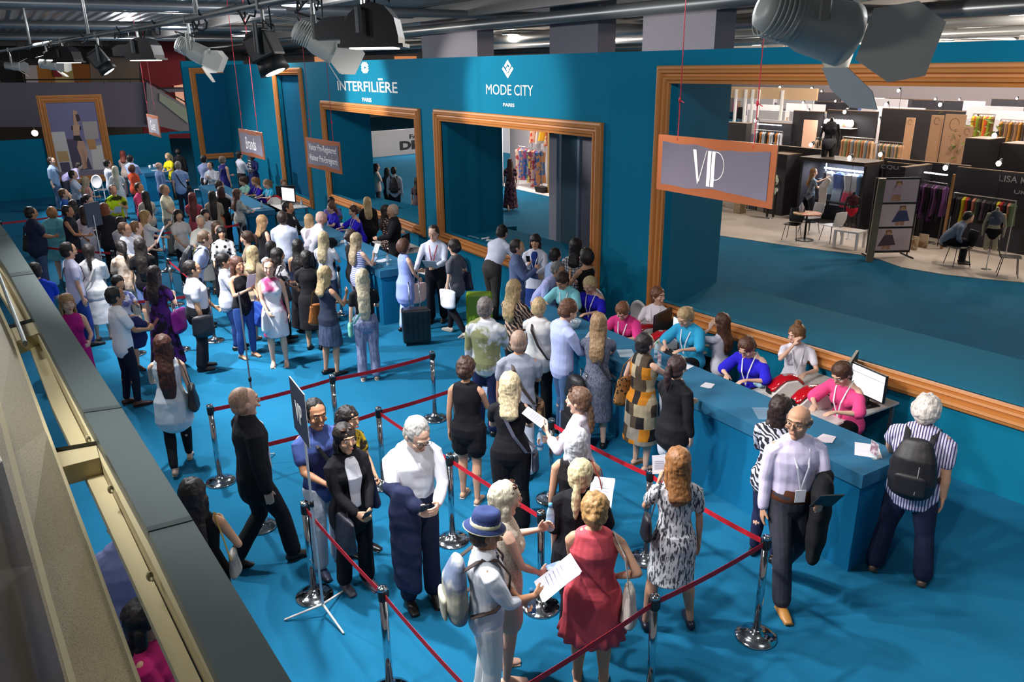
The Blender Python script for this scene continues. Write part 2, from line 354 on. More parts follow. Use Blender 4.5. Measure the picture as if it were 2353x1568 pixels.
def person(hx_, hy_, h, face, look, hair, top, bottom, arms='dd', pose='s', lean=0, head=(0, 0), skin='l', shoe='1a1716', label='', group=None,
           heavy=1.0, extra='', at=None, ground=0.0, seat=.47):
    """hx_, hy_: where the crown shows; h: height; face: 0 back to the camera, 90 facing right, 180 towards us, -90 left.
    look m/f; hair 'style:colour'; top 'kind|cloth' or 'dress...'; bottom 'kind|cloth'"""
    rnd = random.Random(int(hx_*7+hy_*13)); k = h/1.75; fem = look == 'f'; E = extra.split()
    sit = pose == 't'; hz = seat+.09 if sit else .93
    up0 = 1.75-.93+hz
    # base position from the crown
    lr = math.radians(lean)
    def tor(p, amt=1.0):   # torso frame -> body frame (lean about the hips)
        p = Vector(p); a = -lr*amt; q = p-Vector((0, 0, hz+.03))
        return Vector((q.x, q.y*math.cos(a)-q.z*math.sin(a), q.y*math.sin(a)+q.z*math.cos(a)))+Vector((0, 0, hz+.03))
    dz = hz-.93
    neckb = tor((0, -.005, 1.475+dz)); hyaw, hpit = head
    HM = Matrix.Translation(neckb+Vector((0, .0, 0))) @ Matrix.Rotation(-math.radians(hyaw), 4, 'Z') @ Matrix.Rotation(-math.radians(hpit+lean*.55), 4, 'X')
    hc = HM @ Vector((0, .018, .163)); crown = HM @ Vector((0, .01, .292))
    zc = crown.z*k+ground
    pt = P(hx_, hy_, zc) if at is None else None
    v = Vector((pt.x, pt.y, 0)) if pt is not None else Vector((at[0], at[1], 0))
    a = math.atan2(v.y, v.x)-math.radians(face); rz = a-math.pi/2
    off = Matrix.Rotation(rz, 3, 'Z') @ (Vector((crown.x, crown.y, 0))*k)
    base = Vector((pt.x-off.x, pt.y-off.y, ground)) if pt is not None else Vector((at[0], at[1], ground))
    dist = (base+Vector((0, 0, 1.3))-CAM).length
    near = dist < 9.5; vox = min(max(dist*.00100, .0072), .02)/k
    root = empty('person', base, rz, label, 'person', group); root.scale = (k, k, k)
    root['_t'] = 0; del root['_t']
    # ---- skeleton
    sw = (.165 if fem else .188)*(1+(heavy-1)*.35)
    sh = {s: tor((s*sw, -.01, 1.405+dz)) for s in (1, -1)}
    J = {}
    for s, c in ((1, arms[1]), (-1, arms[0])):     # arms string is left then right
        tg, pole, pd, curl = ARM[c]; z = tg[2]+dz if c != 't' else hz+.24
        t = tor((tg[0]*s, tg[1], z), .9 if c not in 'ct' else .35)
        if c in 'tc' and sit: t.z = (hz+.24 if c == 't' else hz+.30)
        el, wr = ik(sh[s], t, .285, .25, (pole[0]*s, pole[1], pole[2]))
        J[s] = (el, wr, Vector((pd[0]*s, pd[1], pd[2])).normalized(), curl, c)
    legs = {}
    for s in (1, -1):
        hp = Vector((s*.088, 0, hz-.02))
        if sit: kn, an = Vector((s*.11, .42, hz+.0)), Vector((s*.11, .40, .09)) if seat < .6 else Vector((s*.11, .36, hz-.38))
        elif pose == 'w':
            st = 1 if s > 0 else -1
            kn, an = (Vector((s*.09, .17, .51)), Vector((s*.08, .235, .088))) if st > 0 else (Vector((s*.09, .03, .49)), Vector((s*.08, -.24, .125)))
        elif pose == 'm': kn, an = Vector((s*.15, .02, .50)), Vector((s*.20, .0, .085))
        elif pose == 'c': kn, an = Vector((s*.08, .03+s*.04, .50)), Vector((s*.05, .02+s*.12, .085))
        else:
            j = rnd.uniform(-.05, .05)*s; kn, an = Vector((s*.095, .03+j, .50)), Vector((s*.105, -.01+j*1.5, .085))
        legs[s] = (hp, kn, an)
    W = heavy
    # torso rings: z, y, rx, ry
    if fem: TR = [(.86, -.01, .165, .115), (.95, -.012, .172, .118), (1.03, -.002, .145, .100), (1.12, .0, .122, .090), (1.21, .0, .132, .095), (1.31, .004, .150, .104), (1.39, -.004, .158, .088), (1.435, -.01, .125, .066)]
    else: TR = [(.86, -.008, .160, .112), (.95, -.008, .166, .116), (1.03, 0, .156, .108), (1.12, .004, .152, .106), (1.21, .004, .162, .112), (1.31, .002, .178, .118), (1.39, -.006, .182, .100), (1.435, -.01, .140, .074)]
    def amt(z): return min(max((z-.93)/.25, 0), 1)
    def torso(b, z0, z1, d=0.0, flare=0.0, n=20, bot=None):
        zs = [r[0] for r in TR]; out = []
        def at_(z):
            if z <= zs[0]: return TR[0]
            for i in range(len(TR)-1):
                if z <= zs[i+1]:
                    f = (z-zs[i])/(zs[i+1]-zs[i]); return tuple(TR[i][j]*(1-f)+TR[i+1][j]*f for j in range(4))
            return TR[-1]
        zz = [z0]+[z for z in zs if z0+.02 < z < z1-.02]+[z1]
        ps = []; rs = []
        for z in zz:
            _, y, rx, ry = at_(z); g = W if z < 1.36 else 1+(W-1)*.4; f = flare*max(0, (1.15-z))/.3
            ps.append(tor((0, y+(.02*(W-1)*3 if 1.0 < z < 1.3 else 0), z+dz), amt(z))); rs.append((rx*g+d+f, ry*g*(1+(W-1)*.5)+d+f))
        b.chain(ps, rs, (1, 0, 0), n)
    # ---- body: one continuous surface
    b = MB(); torso(b, .88, 1.435)
    if fem:
        for s in (1, -1): b.ell(tor((s*.07, .078, 1.275+dz)), (.058*W, .05*W, .055), 10, 6)
    for s in (1, -1):
        el, wr, pd, curl, c = J[s]; ua = (.040 if fem else .046)*(1+(W-1)*.8)
        b.chain([sh[s]-Vector((s*.03, 0, -.005)), sh[s]+(el-sh[s])*.12, sh[s]+(el-sh[s])*.5, el], [ua*1.05, ua*1.08, ua*.93, ua*.76], n=12)
        fa = ua*.76; b.chain([el, el+(wr-el)*.3, el+(wr-el)*.75, wr], [fa, fa*1.06, fa*.78, (fa*.68, fa*.6)], n=12)
        # hand: palm, four fingers, thumb
        pr = (wr-el).normalized(); pd = (pd+pr*.8).normalized()
        side = Vector((0, 0, 1)) if abs(pd.z) < .75 else Vector((0, 1, 0)); side = (side-pd*side.dot(pd)).normalized()
        if c in 'ct': side = Vector((s*1.0, 0, 0))*-1; side = (side-pd*side.dot(pd)).normalized()
        nrm = pd.cross(side)*s          # towards the inside of the hand
        if nrm.dot(Vector((-s, 0, 0))) < 0 and c not in 'ct': nrm = -nrm
        if c in 'ct': nrm = Vector((0, 0, -1)); nrm = (nrm-pd*nrm.dot(pd)).normalized()
        p1 = wr+pd*.085; b.chain([wr-pd*.005, wr+pd*.04, p1], [(.026, .017), (.040, .016), (.040, .013)], side, 10)
        for q in range(4):
            L = (.070, .079, .074, .058)[q]; o = p1+side*(.030-.020*q)-pd*.004; pts = [o]; dr = pd.copy()
            for _ in range(3):
                an_ = curl*.42; dr = (dr*math.cos(an_)+nrm*math.sin(an_)).normalized(); pts.append(pts[-1]+dr*L/3)
            b.chain(pts, [.0098, .0092, .0086, .0075], n=8)
        th = wr+pd*.028+side*.026; td = (pd*.75+side*.65+nrm*.45).normalized()
        b.chain([th-pd*.01, th+td*.035, th+td*.058+pd*.012], [.0135, .0115, .0095], n=8)
    for s in (1, -1):
        hp, kn, an = legs[s]; t_ = (.088 if fem else .086)*(1+(W-1)*.7)
        b.chain([hp, hp+(kn-hp)*.35, hp+(kn-hp)*.75, kn], [t_, t_*.93, t_*.70, t_*.62], n=14)
        b.chain([kn, kn+(an-kn)*.28+Vector((0, -.012, 0)), kn+(an-kn)*.7, an], [t_*.60, t_*.66, t_*.45, t_*.36], n=12)
        pitch = .25 if (pose == 'w' and s < 0) else 0
        b.chain([an+Vector((0, -.035, -.045)), an+Vector((0, .03, -.04-pitch*.1)), an+Vector((s*.008, .12, -.062-pitch*.3)), an+Vector((s*.01, .165, -.068-pitch*.4))], [(.032, .032), (.036, .034), (.042, .020), (.032, .014)], n=12)
    # neck and head
    nk = HM @ Vector((0, .012, .075))
    nr = .050 if fem else .058
    b.chain([neckb-Vector((0, 0, .06)), neckb, nk, HM @ Vector((0, .012, .11))], [nr*1.35, nr, nr*.92, nr*.9], n=12)
    hsc = 1.16; HC = HM @ Matrix.Translation((0, .018, .163)) @ Matrix.Scale(hsc, 4); wj = .92 if fem else 1.0
    hp_ = [(-.105, .042, .028, .026), (-.092, .030, .044*wj, .046), (-.065, .016, .058*wj, .070), (-.03, .006, .067, .086), (.01, .0, .072, .094), (.05, -.006, .071, .090), (.075, -.010, .060, .076), (.093, -.012, .042, .054), (.104, -.013, .020, .026), (.107, -.013, .008, .010)]
    b.chain([HC @ Vector((0, y, z)) for z, y, _, _ in hp_], [(x*hsc, y*hsc) for _, _, x, y in hp_], HC.to_3x3() @ Vector((1, 0, 0)), 20)
    R3 = HC.to_3x3().to_4x4()
    b.chain([HC @ Vector((0, .090, .012)), HC @ Vector((0, .106, -.022)), HC @ Vector((0, .100, -.034))], [.008, .0125, .012], n=8)
    b.ell(HC @ Vector((0, .090, -.062)), (.022, .012, .010), 10, 6, M=R3); b.ell(HC @ Vector((0, .080, .030)), (.052, .018, .010), 12, 6, M=R3)
    for s in (1, -1):
        b.ell(HC @ Vector((s*.074, -.006, -.008)), (.010, .019, .030), 10, 6, M=R3); b.ell(HC @ Vector((s*.042, .066, -.028)), (.022, .020, .018), 10, 6, M=R3)
    sm = skin_mat(skin)
    soft(b.build('body', sm, root), vox*(.85 if near else 1), 2)
    fc = (face+hyaw) % 360; hcol0 = hair.partition(':')[2]
    if 70 < fc < 290:
        for s in (1, -1):
            if dist > 13: break
            e = MB(); e.ell(HC @ Vector((s*.030, .0815, .004)), (.0135, .008, .0065), 10, 6, M=R3)
            ey = e.build('eye', mat('efe9e4', .3), root, True)
            e = MB(); e.ell(HC @ Vector((s*.030, .0875, .004)), (.0055, .004, .0058), 10, 6, M=R3)
            e.build('pupil', mat('1c120c', .2), ey, True)
            e = MB(); e.chain([HC @ Vector((s*.014, .098, .028)), HC @ Vector((s*.032, .094, .034)), HC @ Vector((s*.050, .080, .028))], [(.003, .004)]*3, n=6)
            e.build('eyebrow', mat(hcol0 or '2a1c12', .9), root, True)
        e = MB(); e.ell(HC @ Vector((0, .0965, -.062)), (.021, .0085, .0068), 12, 6, M=R3); e.build('lips', mat('a8504c' if fem else 'a56c5c', .45), root, True)
    # ---- hair
    hs, _, hcol = hair.partition(':')
    if hs not in ('bald', 'none'):
        if len(hcol) == 6 and int(hcol[:2], 16)-int(hcol[4:], 16) > 40 and int(hcol[:2], 16) > 150:
            c3 = [int(hcol[i:i+2], 16) for i in (0, 2, 4)]; g3 = sum(c3)/3; hcol = ''.join('%02x' % int((c*.62+g3*.38)*.86) for c in c3)
        hm = mat(hcol, .5, pat='hair', c2=''.join('%02x' % min(255, int(int(hcol[i:i+2], 16)*(1.45-.35*int(hcol[:2], 16)/255)+8)) for i in (0, 2, 4)), sc_=95.0, spec=.4)
        b = MB(); g = .006 if hs == 'buzz' else .012
        if hs == 'fringe_ring':    # bald crown with hair round the sides
            for s in (1, -1): b.chain([HC @ Vector((s*.066, .03, .02)), HC @ Vector((s*.078, -.02, .0)), HC @ Vector((s*.06, -.072, -.01)), HC @ Vector((0, -.098, -.015))], [(.016, .030)]*4, R3.to_3x3() @ Vector((1, 0, 0)), 10)
        else:
            b.ell(HC @ Vector((0, -.021, .024)), (.073+g, .088+g, .091+g), 20, 12, M=R3)
            b.ell(HC @ Vector((0, -.038, -.03)), (.072+g*.8, .066+g, .062), 16, 8, M=R3)
            if hs not in ('buzz', 'short', 'thin'): b.ell(HC @ Vector((0, -.012, .034)), (.079+g, .088+g, .082+g), 20, 12, M=R3)
        back = lambda z, y=-.085: HC @ Vector((0, y, z))
        dn = Vector((0, 0, -1)); bkd = Matrix.Rotation(0, 3, 'Z') @ Vector((0, -1, 0))
        def fall(L, w, flat=.04, side=True):
            p0 = back(-.03, -.06); pb = tor((0, -.125*W, 1.34+dz))
            pts = [back(.02, -.055), p0]
            if L > .15: pts += [neckb+Vector((0, -.075, 0))+ (tor((0, 0, 1.5+dz))-tor((0, 0, 1.475+dz)))*0, tor((0, -.12*W-.01, 1.36+dz))]
            if L > .3: pts += [tor((0, -.125*W-.01, 1.475-L*.62+dz))]
            if L > .15: pts += [tor((0, -.12*W-.005, 1.475-L+.06+dz))]
            else: pts += [back(-.09-L*.6, -.062)]
            n_ = len(pts); b.chain(pts, [(w*(1.0 if i < n_-1 else .72), flat*(1 if i < n_-1 else .6)) for i in range(n_)], (1, 0, 0), 14)
            if side:
                for s in (1, -1):
                    b.chain([HC @ Vector((s*.060, .005, .03)), HC @ Vector((s*.080, -.012, -.04)), HC @ Vector((s*.076, -.016, -.11)), neckb+Vector((s*.085, -.035, -.0 if L < .15 else -.05))][:(3 if L < .1 else 4)], [(.022, .030), (.022, .036), (.022, .038), (.026, .03)][:(3 if L < .1 else 4)], n=10)
        if hs in ('long', 'vlong', 'wavy'): fall(.34 if hs != 'vlong' else .52, .095 if hs != 'wavy' else .108, .045)
        elif hs == 'bob': fall(.12, .084, .05)
        elif hs == 'bowl': fall(.05, .084, .045); b.ell(HC @ Vector((0, .03, .035)), (.078, .070, .060), 14, 8, M=R3)
        elif hs == 'shoulder': fall(.20, .095, .05)
        elif hs == 'pony':
            o = HC @ Vector((0, -.105, .045)); b.ell(o, (.026, .026, .026), 10, 6)
            b.chain([o, o+Vector((0, -.045, -.01)), o+Vector((0, -.06, -.10)), o+Vector((0, -.05, -.22)), o+Vector((0, -.045, -.29))], [.022, .034, .042, .034, .014], n=12)
        elif hs == 'lowpony':
            o = HC @ Vector((0, -.10, -.045)); b.chain([o, o+Vector((0, -.02, -.07)), o+Vector((0, -.03, -.18)), o+Vector((0, -.03, -.27))], [.030, .036, .034, .016], n=12)
        elif hs == 'bun': b.ell(HC @ Vector((0, -.112, .0)), (.048, .040, .045), 14, 8)
        elif hs == 'topbun': b.ell(HC @ Vector((0, -.035, .135)), (.046, .046, .040), 14, 8)
        elif hs == 'curly':
            b.ell(HC @ Vector((0, -.035, -.01)), (.108, .098, .115), 18, 10, M=R3)
        elif hs == 'fluffy':
            b.ell(HC @ Vector((0, -.028, .012)), (.100, .104, .100), 18, 10, M=R3)
        tex = _curl if hs in ('curly', 'fluffy', 'wavy', 'bun') else None
        soft(b.build('hair', hm, root), vox, 2, (.03 if tex and near else .018) if hs != 'buzz' else .0, tex or _curl)
    # ---- clothes
    def sleeve(b, s, f, d, cuff=0.0):
        el, wr = J[s][0], J[s][1]; ua = (.040 if fem else .046)*(1+(W-1)*.8)+d; s0 = sh[s]-Vector((s*.05, 0, 0))
        if f <= 1: b.chain([s0, sh[s]+(el-sh[s])*.1, sh[s]+(el-sh[s])*f], [ua*1.1, ua*1.12, ua*1.02+cuff], n=12)
        else:
            b.chain([s0, sh[s]+(el-sh[s])*.1, sh[s]+(el-sh[s])*.6, el], [ua*1.1, ua*1.1, ua*.96, ua*.84], n=12)
            w_ = el+(wr-el)*(f-1); b.chain([el, el+(wr-el)*.35*(f-1), w_], [ua*.84, ua*.84, ua*.66+cuff], n=12)
    kind, _, cl = top.partition('|')
    TOPS = {  # z of hem, offset, sleeve fraction (None: none), flare, top z
        'tee': (.85, .014, .62, .012, 1.432), 'polo': (.85, .014, .62, .006, 1.438), 'shirt': (.88, .016, 1.95, .004, 1.44), 'rolled': (.88, .016, 1.35, .004, 1.44),
        'blouse': (.83, .022, 1.5, .02, 1.43), 'tunic': (.74, .022, 1.6, .03, 1.43), 'tuck': (.97, .014, 1.95, 0, 1.44), 'tucktee': (.97, .014, .62, 0, 1.432), 'tank': (.85, .014, None, .012, 1.405), 'strap': (.86, .010, None, .006, 1.37),
        'jacket': (.80, .028, 1.96, .012, 1.438), 'cardigan': (.78, .024, 1.9, .02, 1.43), 'loose': (.80, .026, .95, .035, 1.40), 'off': (.82, .022, .9, .03, 1.355), 'crop': (1.02, .012, .6, 0, 1.43), 'vest': (.84, .022, None, .01, 1.455),
        'longtank': (.68, .016, None, .03, 1.42)}
    bk, _, bc = bottom.partition('|')
    DR = {'dress': .52, 'sdress': .60, 'maxi': .10, 'mididress': .40, 'romper': .70}
    if kind.endswith('*'):                 # one-piece: kind*hem
        kind = kind[:-1]; z0, d, slv, fl, z1 = TOPS[kind]; hem = DR[bk]
        b = MB(); torso(b, .93 if bk != 'romper' else .86, z1, d+(.006 if bk == 'romper' else 0))
        fl2 = {'dress': .008, 'sdress': .012, 'maxi': .07, 'mididress': .015, 'romper': .03}[bk]
        if not sit:
            if bk == 'romper':
                for s in (1, -1): hp, kn, an = legs[s]; b.chain([hp+Vector((0, 0, .04)), hp+(kn-hp)*.55], [.118, .118], n=14)
            else:
                sp_ = max(abs(legs[1][2].y-legs[-1][2].y)*.35*(1-hem), 0)
                b.chain([(0, -.008, 1.0), (0, -.008, .94), (0, -.008, .88), (0, 0, (hem+.88)/2), (0, 0, hem)], [(.160*W+d, .112*W+d), (.180*W+d, .128*W+d), (.184*W+d, .136*W+d), (.18*W+d+fl2*.6, .14*W+d+fl2*.6+sp_*.5), (.18*W+d+fl2*1.3, .145*W+d+fl2*1.3+sp_)], (1, 0, 0), 22, round_=False)
        else:
            for s in (1, -1): hp, kn, an = legs[s]; b.chain([hp, kn], [.115, .10], n=12)
        if slv:
            for s in (1, -1): sleeve(b, s, slv, d)
        if fem:
            for s in (1, -1): b.ell(tor((s*.07, .078, 1.275+dz)), (.058*W+d, .05*W+d, .055+d), 10, 6)
        soft(b.build('dress', cloth(cl), root), vox, 2, .02 if near else .012)
    else:
        if kind != 'none':
            z0, d, slv, fl, z1 = TOPS[kind]
            if sit: z0 = max(z0, .90)
            b = MB(); torso(b, z0, z1, d, fl)
            if kind == 'longtank': b.chain([(0, 0, .92), (0, 0, .70)], [(.185*W, .14*W), (.20*W, .155*W)], (1, 0, 0), 20)
            if kind == 'off':
                b.chain([tor((0, -.01, 1.33+dz)), sh[1]+(J[1][0]-sh[1])*.12], [(.11, .095), (.066, .080)], n=12); b.chain([tor((-.04, 0, 1.30+dz)), sh[-1]+(J[-1][0]-sh[-1])*.45], [(.10, .10), (.07, .085)], n=12)
            if slv:
                for s in (1, -1):
                    if kind == 'off': b.chain([sh[s]+(J[s][0]-sh[s])*(.12 if s > 0 else .48), sh[s]+(J[s][0]-sh[s])*.92], [.062, .080], n=12)
                    else: sleeve(b, s, slv, d, .012 if kind in ('loose', 'blouse') else 0)
            if kind == 'strap':
                for s in (1, -1): b.chain([tor((s*.08, .09*W, 1.36+dz)), tor((s*.085, .0, 1.455+dz)), tor((s*.08, -.095*W, 1.36+dz))], [.010]*3, n=8)
            if kind in ('tank', 'longtank'):
                for s in (1, -1): b.chain([tor((s*.09, .07, 1.38+dz)), tor((s*.095, -.005, 1.462+dz)), tor((s*.09, -.08, 1.38+dz))], [.024]*3, n=8)
            if fem:
                for s in (1, -1): b.ell(tor((s*.07, .078, 1.275+dz)), (.058*W+d, .05*W+d, .055+d), 10, 6)
            if kind in ('shirt', 'polo', 'jacket', 'rolled', 'tuck'):
                b.chain([neckb-Vector((0, .004, .050)), neckb+Vector((0, -.012, .006))], [(nr+.034, nr+.028), (nr+.016, nr+.010)], n=16, round_=False)
            nm = {'tee': 'shirt', 'tuck': 'shirt', 'tucktee': 'shirt', 'polo': 'shirt', 'rolled': 'shirt', 'loose': 'blouse', 'off': 'blouse', 'tank': 'tank_top', 'longtank': 'tank_top', 'strap': 'top', 'crop': 'top', 'tunic': 'blouse'}.get(kind, kind)
            soft(b.build(nm, cloth(cl), root), vox, 2, (.022 if near else .014))
            if kind in ('jacket', 'cardigan') and 'inner' in extra:
                ic = [x for x in E if x.startswith('inner')][0].split('=')[1]; b = MB()
                if not fem: b.chain([neckb-Vector((0, .004, .03)), neckb+Vector((0, -.010, .022))], [(nr+.022, nr+.016), (nr+.010, nr+.006)], n=16, round_=False)
                yb = .155 if fem else .118
                b.chain([tor((0, .060, 1.452+dz)), tor((0, .10, 1.40+dz)), tor((0, yb*W, 1.28+dz)), tor((0, .118*W+.012, 1.12+dz)), tor((0, .118*W+.018, .98+dz))], [(.055, .02), (.070, .03), (.075, .024), (.055, .022), (.05, .02)], (1, 0, 0), 14); soft(b.build('inner_shirt', cloth(ic), root), vox, 1)
        if bk in ('pants', 'jeans', 'shorts', 'capri', 'wide', 'leggings'):
            b = MB(); d = {'pants': .018, 'jeans': .010, 'shorts': .022, 'capri': .014, 'wide': .035, 'leggings': .011}[bk]
            end = {'shorts': .75, 'capri': 1.6}.get(bk, 1.93)
            torso(b, .88, 1.02, .022 if kind in ('tuck', 'tucktee', 'crop') else .010)
            for s in (1, -1):
                hp, kn, an = legs[s]; t_ = (.088 if fem else .086)*(1+(W-1)*.7)
                if end <= 1: b.chain([hp, hp+(kn-hp)*end], [t_+d, t_*.80+d*1.4], n=14)
                else:
                    b.chain([hp, hp+(kn-hp)*.4, kn], [t_+d, t_*.92+d, t_*.64+d], n=14)
                    w_ = kn+(an-kn)*(end-1); b.chain([kn, kn+(an-kn)*.3*(end-1), w_], [t_*.63+d, t_*.66+d, (t_*.40 if bk in ('leggings', 'jeans') else t_*.62)+d*1.3], n=14)
            soft(b.build({'jeans': 'jeans', 'shorts': 'shorts', 'leggings': 'leggings'}.get(bk, 'trousers'), cloth(bc), root), vox, 2, .009)
        elif bk in ('skirt', 'lskirt', 'maxiskirt'):
            hem = {'skirt': .52, 'lskirt': .32, 'maxiskirt': .10}[bk]; fl2 = {'skirt': .03, 'lskirt': .05, 'maxiskirt': .08}[bk]
            b = MB(); torso(b, .90, 1.03, .012)
            b.chain([(0, -.005, .98), (0, -.005, .88), (0, 0, hem)], [(.160*W, .115*W), (.190*W, .142*W), (.19*W+fl2, .15*W+fl2)], (1, 0, 0), 22, round_=False)
            soft(b.build('skirt', cloth(bc), root), vox, 2, .016)
        if 'belt' in E:
            b = MB(); torso(b, .985, 1.01, .026); b.build('belt', mat('5a3018', .5), root, True)
    # shoes
    if ground < .3 or True:
        for s in (1, -1):
            hp, kn, an = legs[s]; b = MB(); pit = .25 if (pose == 'w' and s < 0) else 0
            if 'sandals' in E:
                b.chain([an+Vector((0, -.055, -.078)), an+Vector((0, .04, -.078)), an+Vector((0, .16, -.080))], [(.030, .008), (.036, .008), (.042, .007)], (1, 0, 0), 12)
                b.chain([an+Vector((-.038, .09, -.06)), an+Vector((0, .09, -.036)), an+Vector((.038, .09, -.06))], [.007]*3, n=8)
                b.build('sandal', mat(shoe, .6), root, True)
            else:
                heel = 'heels' in E
                b.chain([an+Vector((0, -.040, -.045)), an+Vector((0, .035, -.042-pit*.1)), an+Vector((s*.006, .12, -.058-pit*.3)), an+Vector((s*.006, .185, -.064-pit*.4))], [(.040, .040), (.041, .040), (.048, .026), (.034, .018)], (1, 0, 0), 14)
                if not heel: b.chain([an+Vector((0, -.045, -.076)), an+Vector((0, .03, -.078-pit*.15)), an+Vector((0, .185, -.079-pit*.4))], [(.040, .010), (.040, .010), (.040, .009)], (1, 0, 0), 12)
                b.build('shoe', mat(shoe, .35), root, True)
    if 'glasses' in E:
        b = MB()
        for s in (1, -1):
            c_ = HC @ Vector((s*.031, .103, .003)); R = R3
            pts = [c_+(R @ Vector((.024*math.cos(t), 0, .017*math.sin(t)))) for t in [i*math.pi/5 for i in range(11)]]
            b.chain(pts, [.0022]*11, n=6, round_=False)
            b.chain([HC @ Vector((s*.055, .100, .006)), HC @ Vector((s*.080, .0, .006))], [.002, .002], n=6)
        b.chain([HC @ Vector((-.008, .108, .006)), HC @ Vector((.008, .108, .006))], [.002, .002], n=6); b.build('glasses', mat('221c1a', .3), root)
    if 'sunnies' in E:
        b = MB()
        for s in (1, -1): b.ell(HC @ Vector((s*.034, .055, .098)), (.030, .020, .012), 12, 6, M=R3)
        b.chain([HC @ Vector((-.07, .04, .075)), HC @ Vector((-.082, -.03, .03))], [.004, .003], n=6); b.chain([HC @ Vector((.07, .04, .075)), HC @ Vector((.082, -.03, .03))], [.004, .003], n=6)
        b.build('sunglasses', mat('3a2014', .15), root, True)
    ly = .135*W+(.03 if fem else .012)
    if 'lanyard' in extra:
        lc = 'eceaf2'; 
        for x in E:
            if x.startswith('lanyard='): lc = x.split('=')[1]
        b = MB(); e_ = tor((0, ly+.012, 1.10+dz))
        for s in (1, -1):
            b.chain([tor((s*.05, -.075, 1.475+dz)), tor((s*.078, -.01, 1.492+dz)), tor((s*.070, .088, 1.42+dz)), tor((s*.045, ly+.008, 1.30+dz)), e_], [(.008, .003)]*5, (1, 0, 0), 8, round_=False)
        b.build('lanyard', mat(lc, .7), root)
        if 'badge' in E:
            b = MB(); b.cbox(e_+Vector((0, .004, -.05)), (.085, .004, .11)); b.build('badge', mat('f2eff2', .5), root)
    if 'hat' in E:
        b = MB(); RM = HC @ Matrix.Translation((0, -.008, .052)) @ Matrix.Rotation(-.18, 4, 'X')
        def hat_l(prof):
            vs = []; n = 24
            for r, z in prof:
                for q in range(n):
                    a_ = 2*math.pi*q/n; vs.append(RM @ Vector((r*math.cos(a_)*.86, r*math.sin(a_)*1.0, z)))
            return vs, [(i*n+q, i*n+(q+1) % n, (i+1)*n+(q+1) % n, (i+1)*n+q) for i in range(len(prof)-1) for q in range(n)]+[tuple((len(prof)-1)*n+q for q in range(n))]
        b.add(*hat_l([(.086, -.005), (.132, -.014), (.134, -.006), (.094, .010), (.092, .060), (.084, .098), (.060, .112), (.03, .100)]))
        ht = b.build('hat', mat('2a3a6b', .85, bump=.2, bsc=150), root, True)
        b = MB(); b.add(*hat_l([(.096, .008), (.0965, .034), (.080, .034)])); b.build('hat_band', mat('8d8a5a', .9, pat='hs', c2='e8e4c8', sc_=60.0), ht, True)
        b = MB(); b.add(*hat_l([(.130, -.017), (.139, -.012), (.131, -.005)])); b.build('hat_brim_edge', mat('b9b49a', .9), ht, True)
    Mw = Matrix.Translation(base) @ Matrix.Rotation(rz, 4, 'Z') @ Matrix.Scale(k, 4)
    return dict(root=root, M=Mw, J=J, sh=sh, HC=HC, HM=HM, tor=tor, rz=rz, base=base, k=k, W=W, dz=dz, fem=fem, legs=legs, neck=neckb)
# ---------------------------------------------------------------- the crowd: where each crown shows, height, way faced, looks
PP = {}
def p(i, x, y, h, f, look, hair, top, bottom, label, **k):
    PP[i] = person(x, y, h, f, look, hair, top, bottom, label=label, **k)
B = '14100f'
# -- far end
p(1, 116, 361, 1.80, 120, 'm', 'short:2a1d16', 'rolled|8fa6c4', 'jeans|4c5f78', 'man in a rolled-sleeve grey-blue shirt and jeans, leftmost at the far end', arms='dd')
p(2, 184, 374, 1.72, 80, 'm', 'short:1c1614', 'rolled|a9a3cc:check:8f8abb:14', 'pants|2a2c38', 'man in a mauve check shirt bending forward below the tall poster', lean=55, arms='cc')
p(3, 166, 392, 1.76, 100, 'm', 'short:1d1512', 'tee|c9d6ec', 'pants|33364a', 'bearded man in a pale blue top beside the bending man', arms='pp')
p(4, 195, 407, 1.64, 60, 'f', 'long:c9a873', 'tank|e59a9a', 'skirt|caa27a', 'long-haired blond woman in a pink top at the far end', arms='fd')
p(6, 245, 367, 1.78, 70, 'm', 'short:1a1513', 'tee|e4e8f2', 'jeans|5a6c88', 'dark-haired man in a white polo right of the tall poster', arms='df')
p(7, 263, 382, 1.68, 15, 'f', 'vlong:bdb6a0', 'tee|eeeeee', 'skirt|e6e6e6', 'woman with very long platinum hair and white clothes', arms='df')
p(8, 281, 347, 1.70, 15, 'f', 'shoulder:6a2f22', 'tank|cbb3a8', 'pants|6a5d60', 'auburn-haired woman in a beige tank top at the far counter', arms='ff')
p(9, 298, 356, 1.80, 35, 'm', 'short:1b1614', 'shirt|aebfe4', 'pants|3f4a66', 'dark-haired man in a light blue shirt at the far counter', arms='ff')
p(10, 302, 379, 1.64, 35, 'f', 'curly:4f2a1c', 'tee|f0613d', 'pants|2a2f48', 'curly-haired woman in an orange tee by the far counter', arms='fd')
p(11, 363, 373, 1.76, 60, 'm', 'fringe_ring:8b857c', 'shirt|8aa0cc:check:5f76aa:14', 'pants|2b3450', 'balding man in a blue check shirt right of the far counter', arms='fd')
p(12, 408, 342, 1.72, 5, 'f', 'fluffy:15110f', 'jacket|191617', 'maxiskirt|19161a', 'woman all in black with big dark hair by the far doorway')
p(13, 385, 352, 1.68, -130, 'f', 'pony:c79a58', 'tee|e8d51a', 'pants|222222', 'blond receptionist in a yellow top behind the far counter', arms='ff')
p(14, 408, 371, 1.78, 20, 'm', 'short:746b62', 'tee|9ab4e2', 'pants|262c40', 'grey-haired man in a light blue shirt with a black shoulder bag at the far end', arms='df')
p(15, 467, 357, 1.82, 25, 'm', 'short:120f0f', 'tuck|a3b2dd', 'pants|15151b', 'black-haired man in a periwinkle shirt and black trousers under the far framed panel', arms='ff')
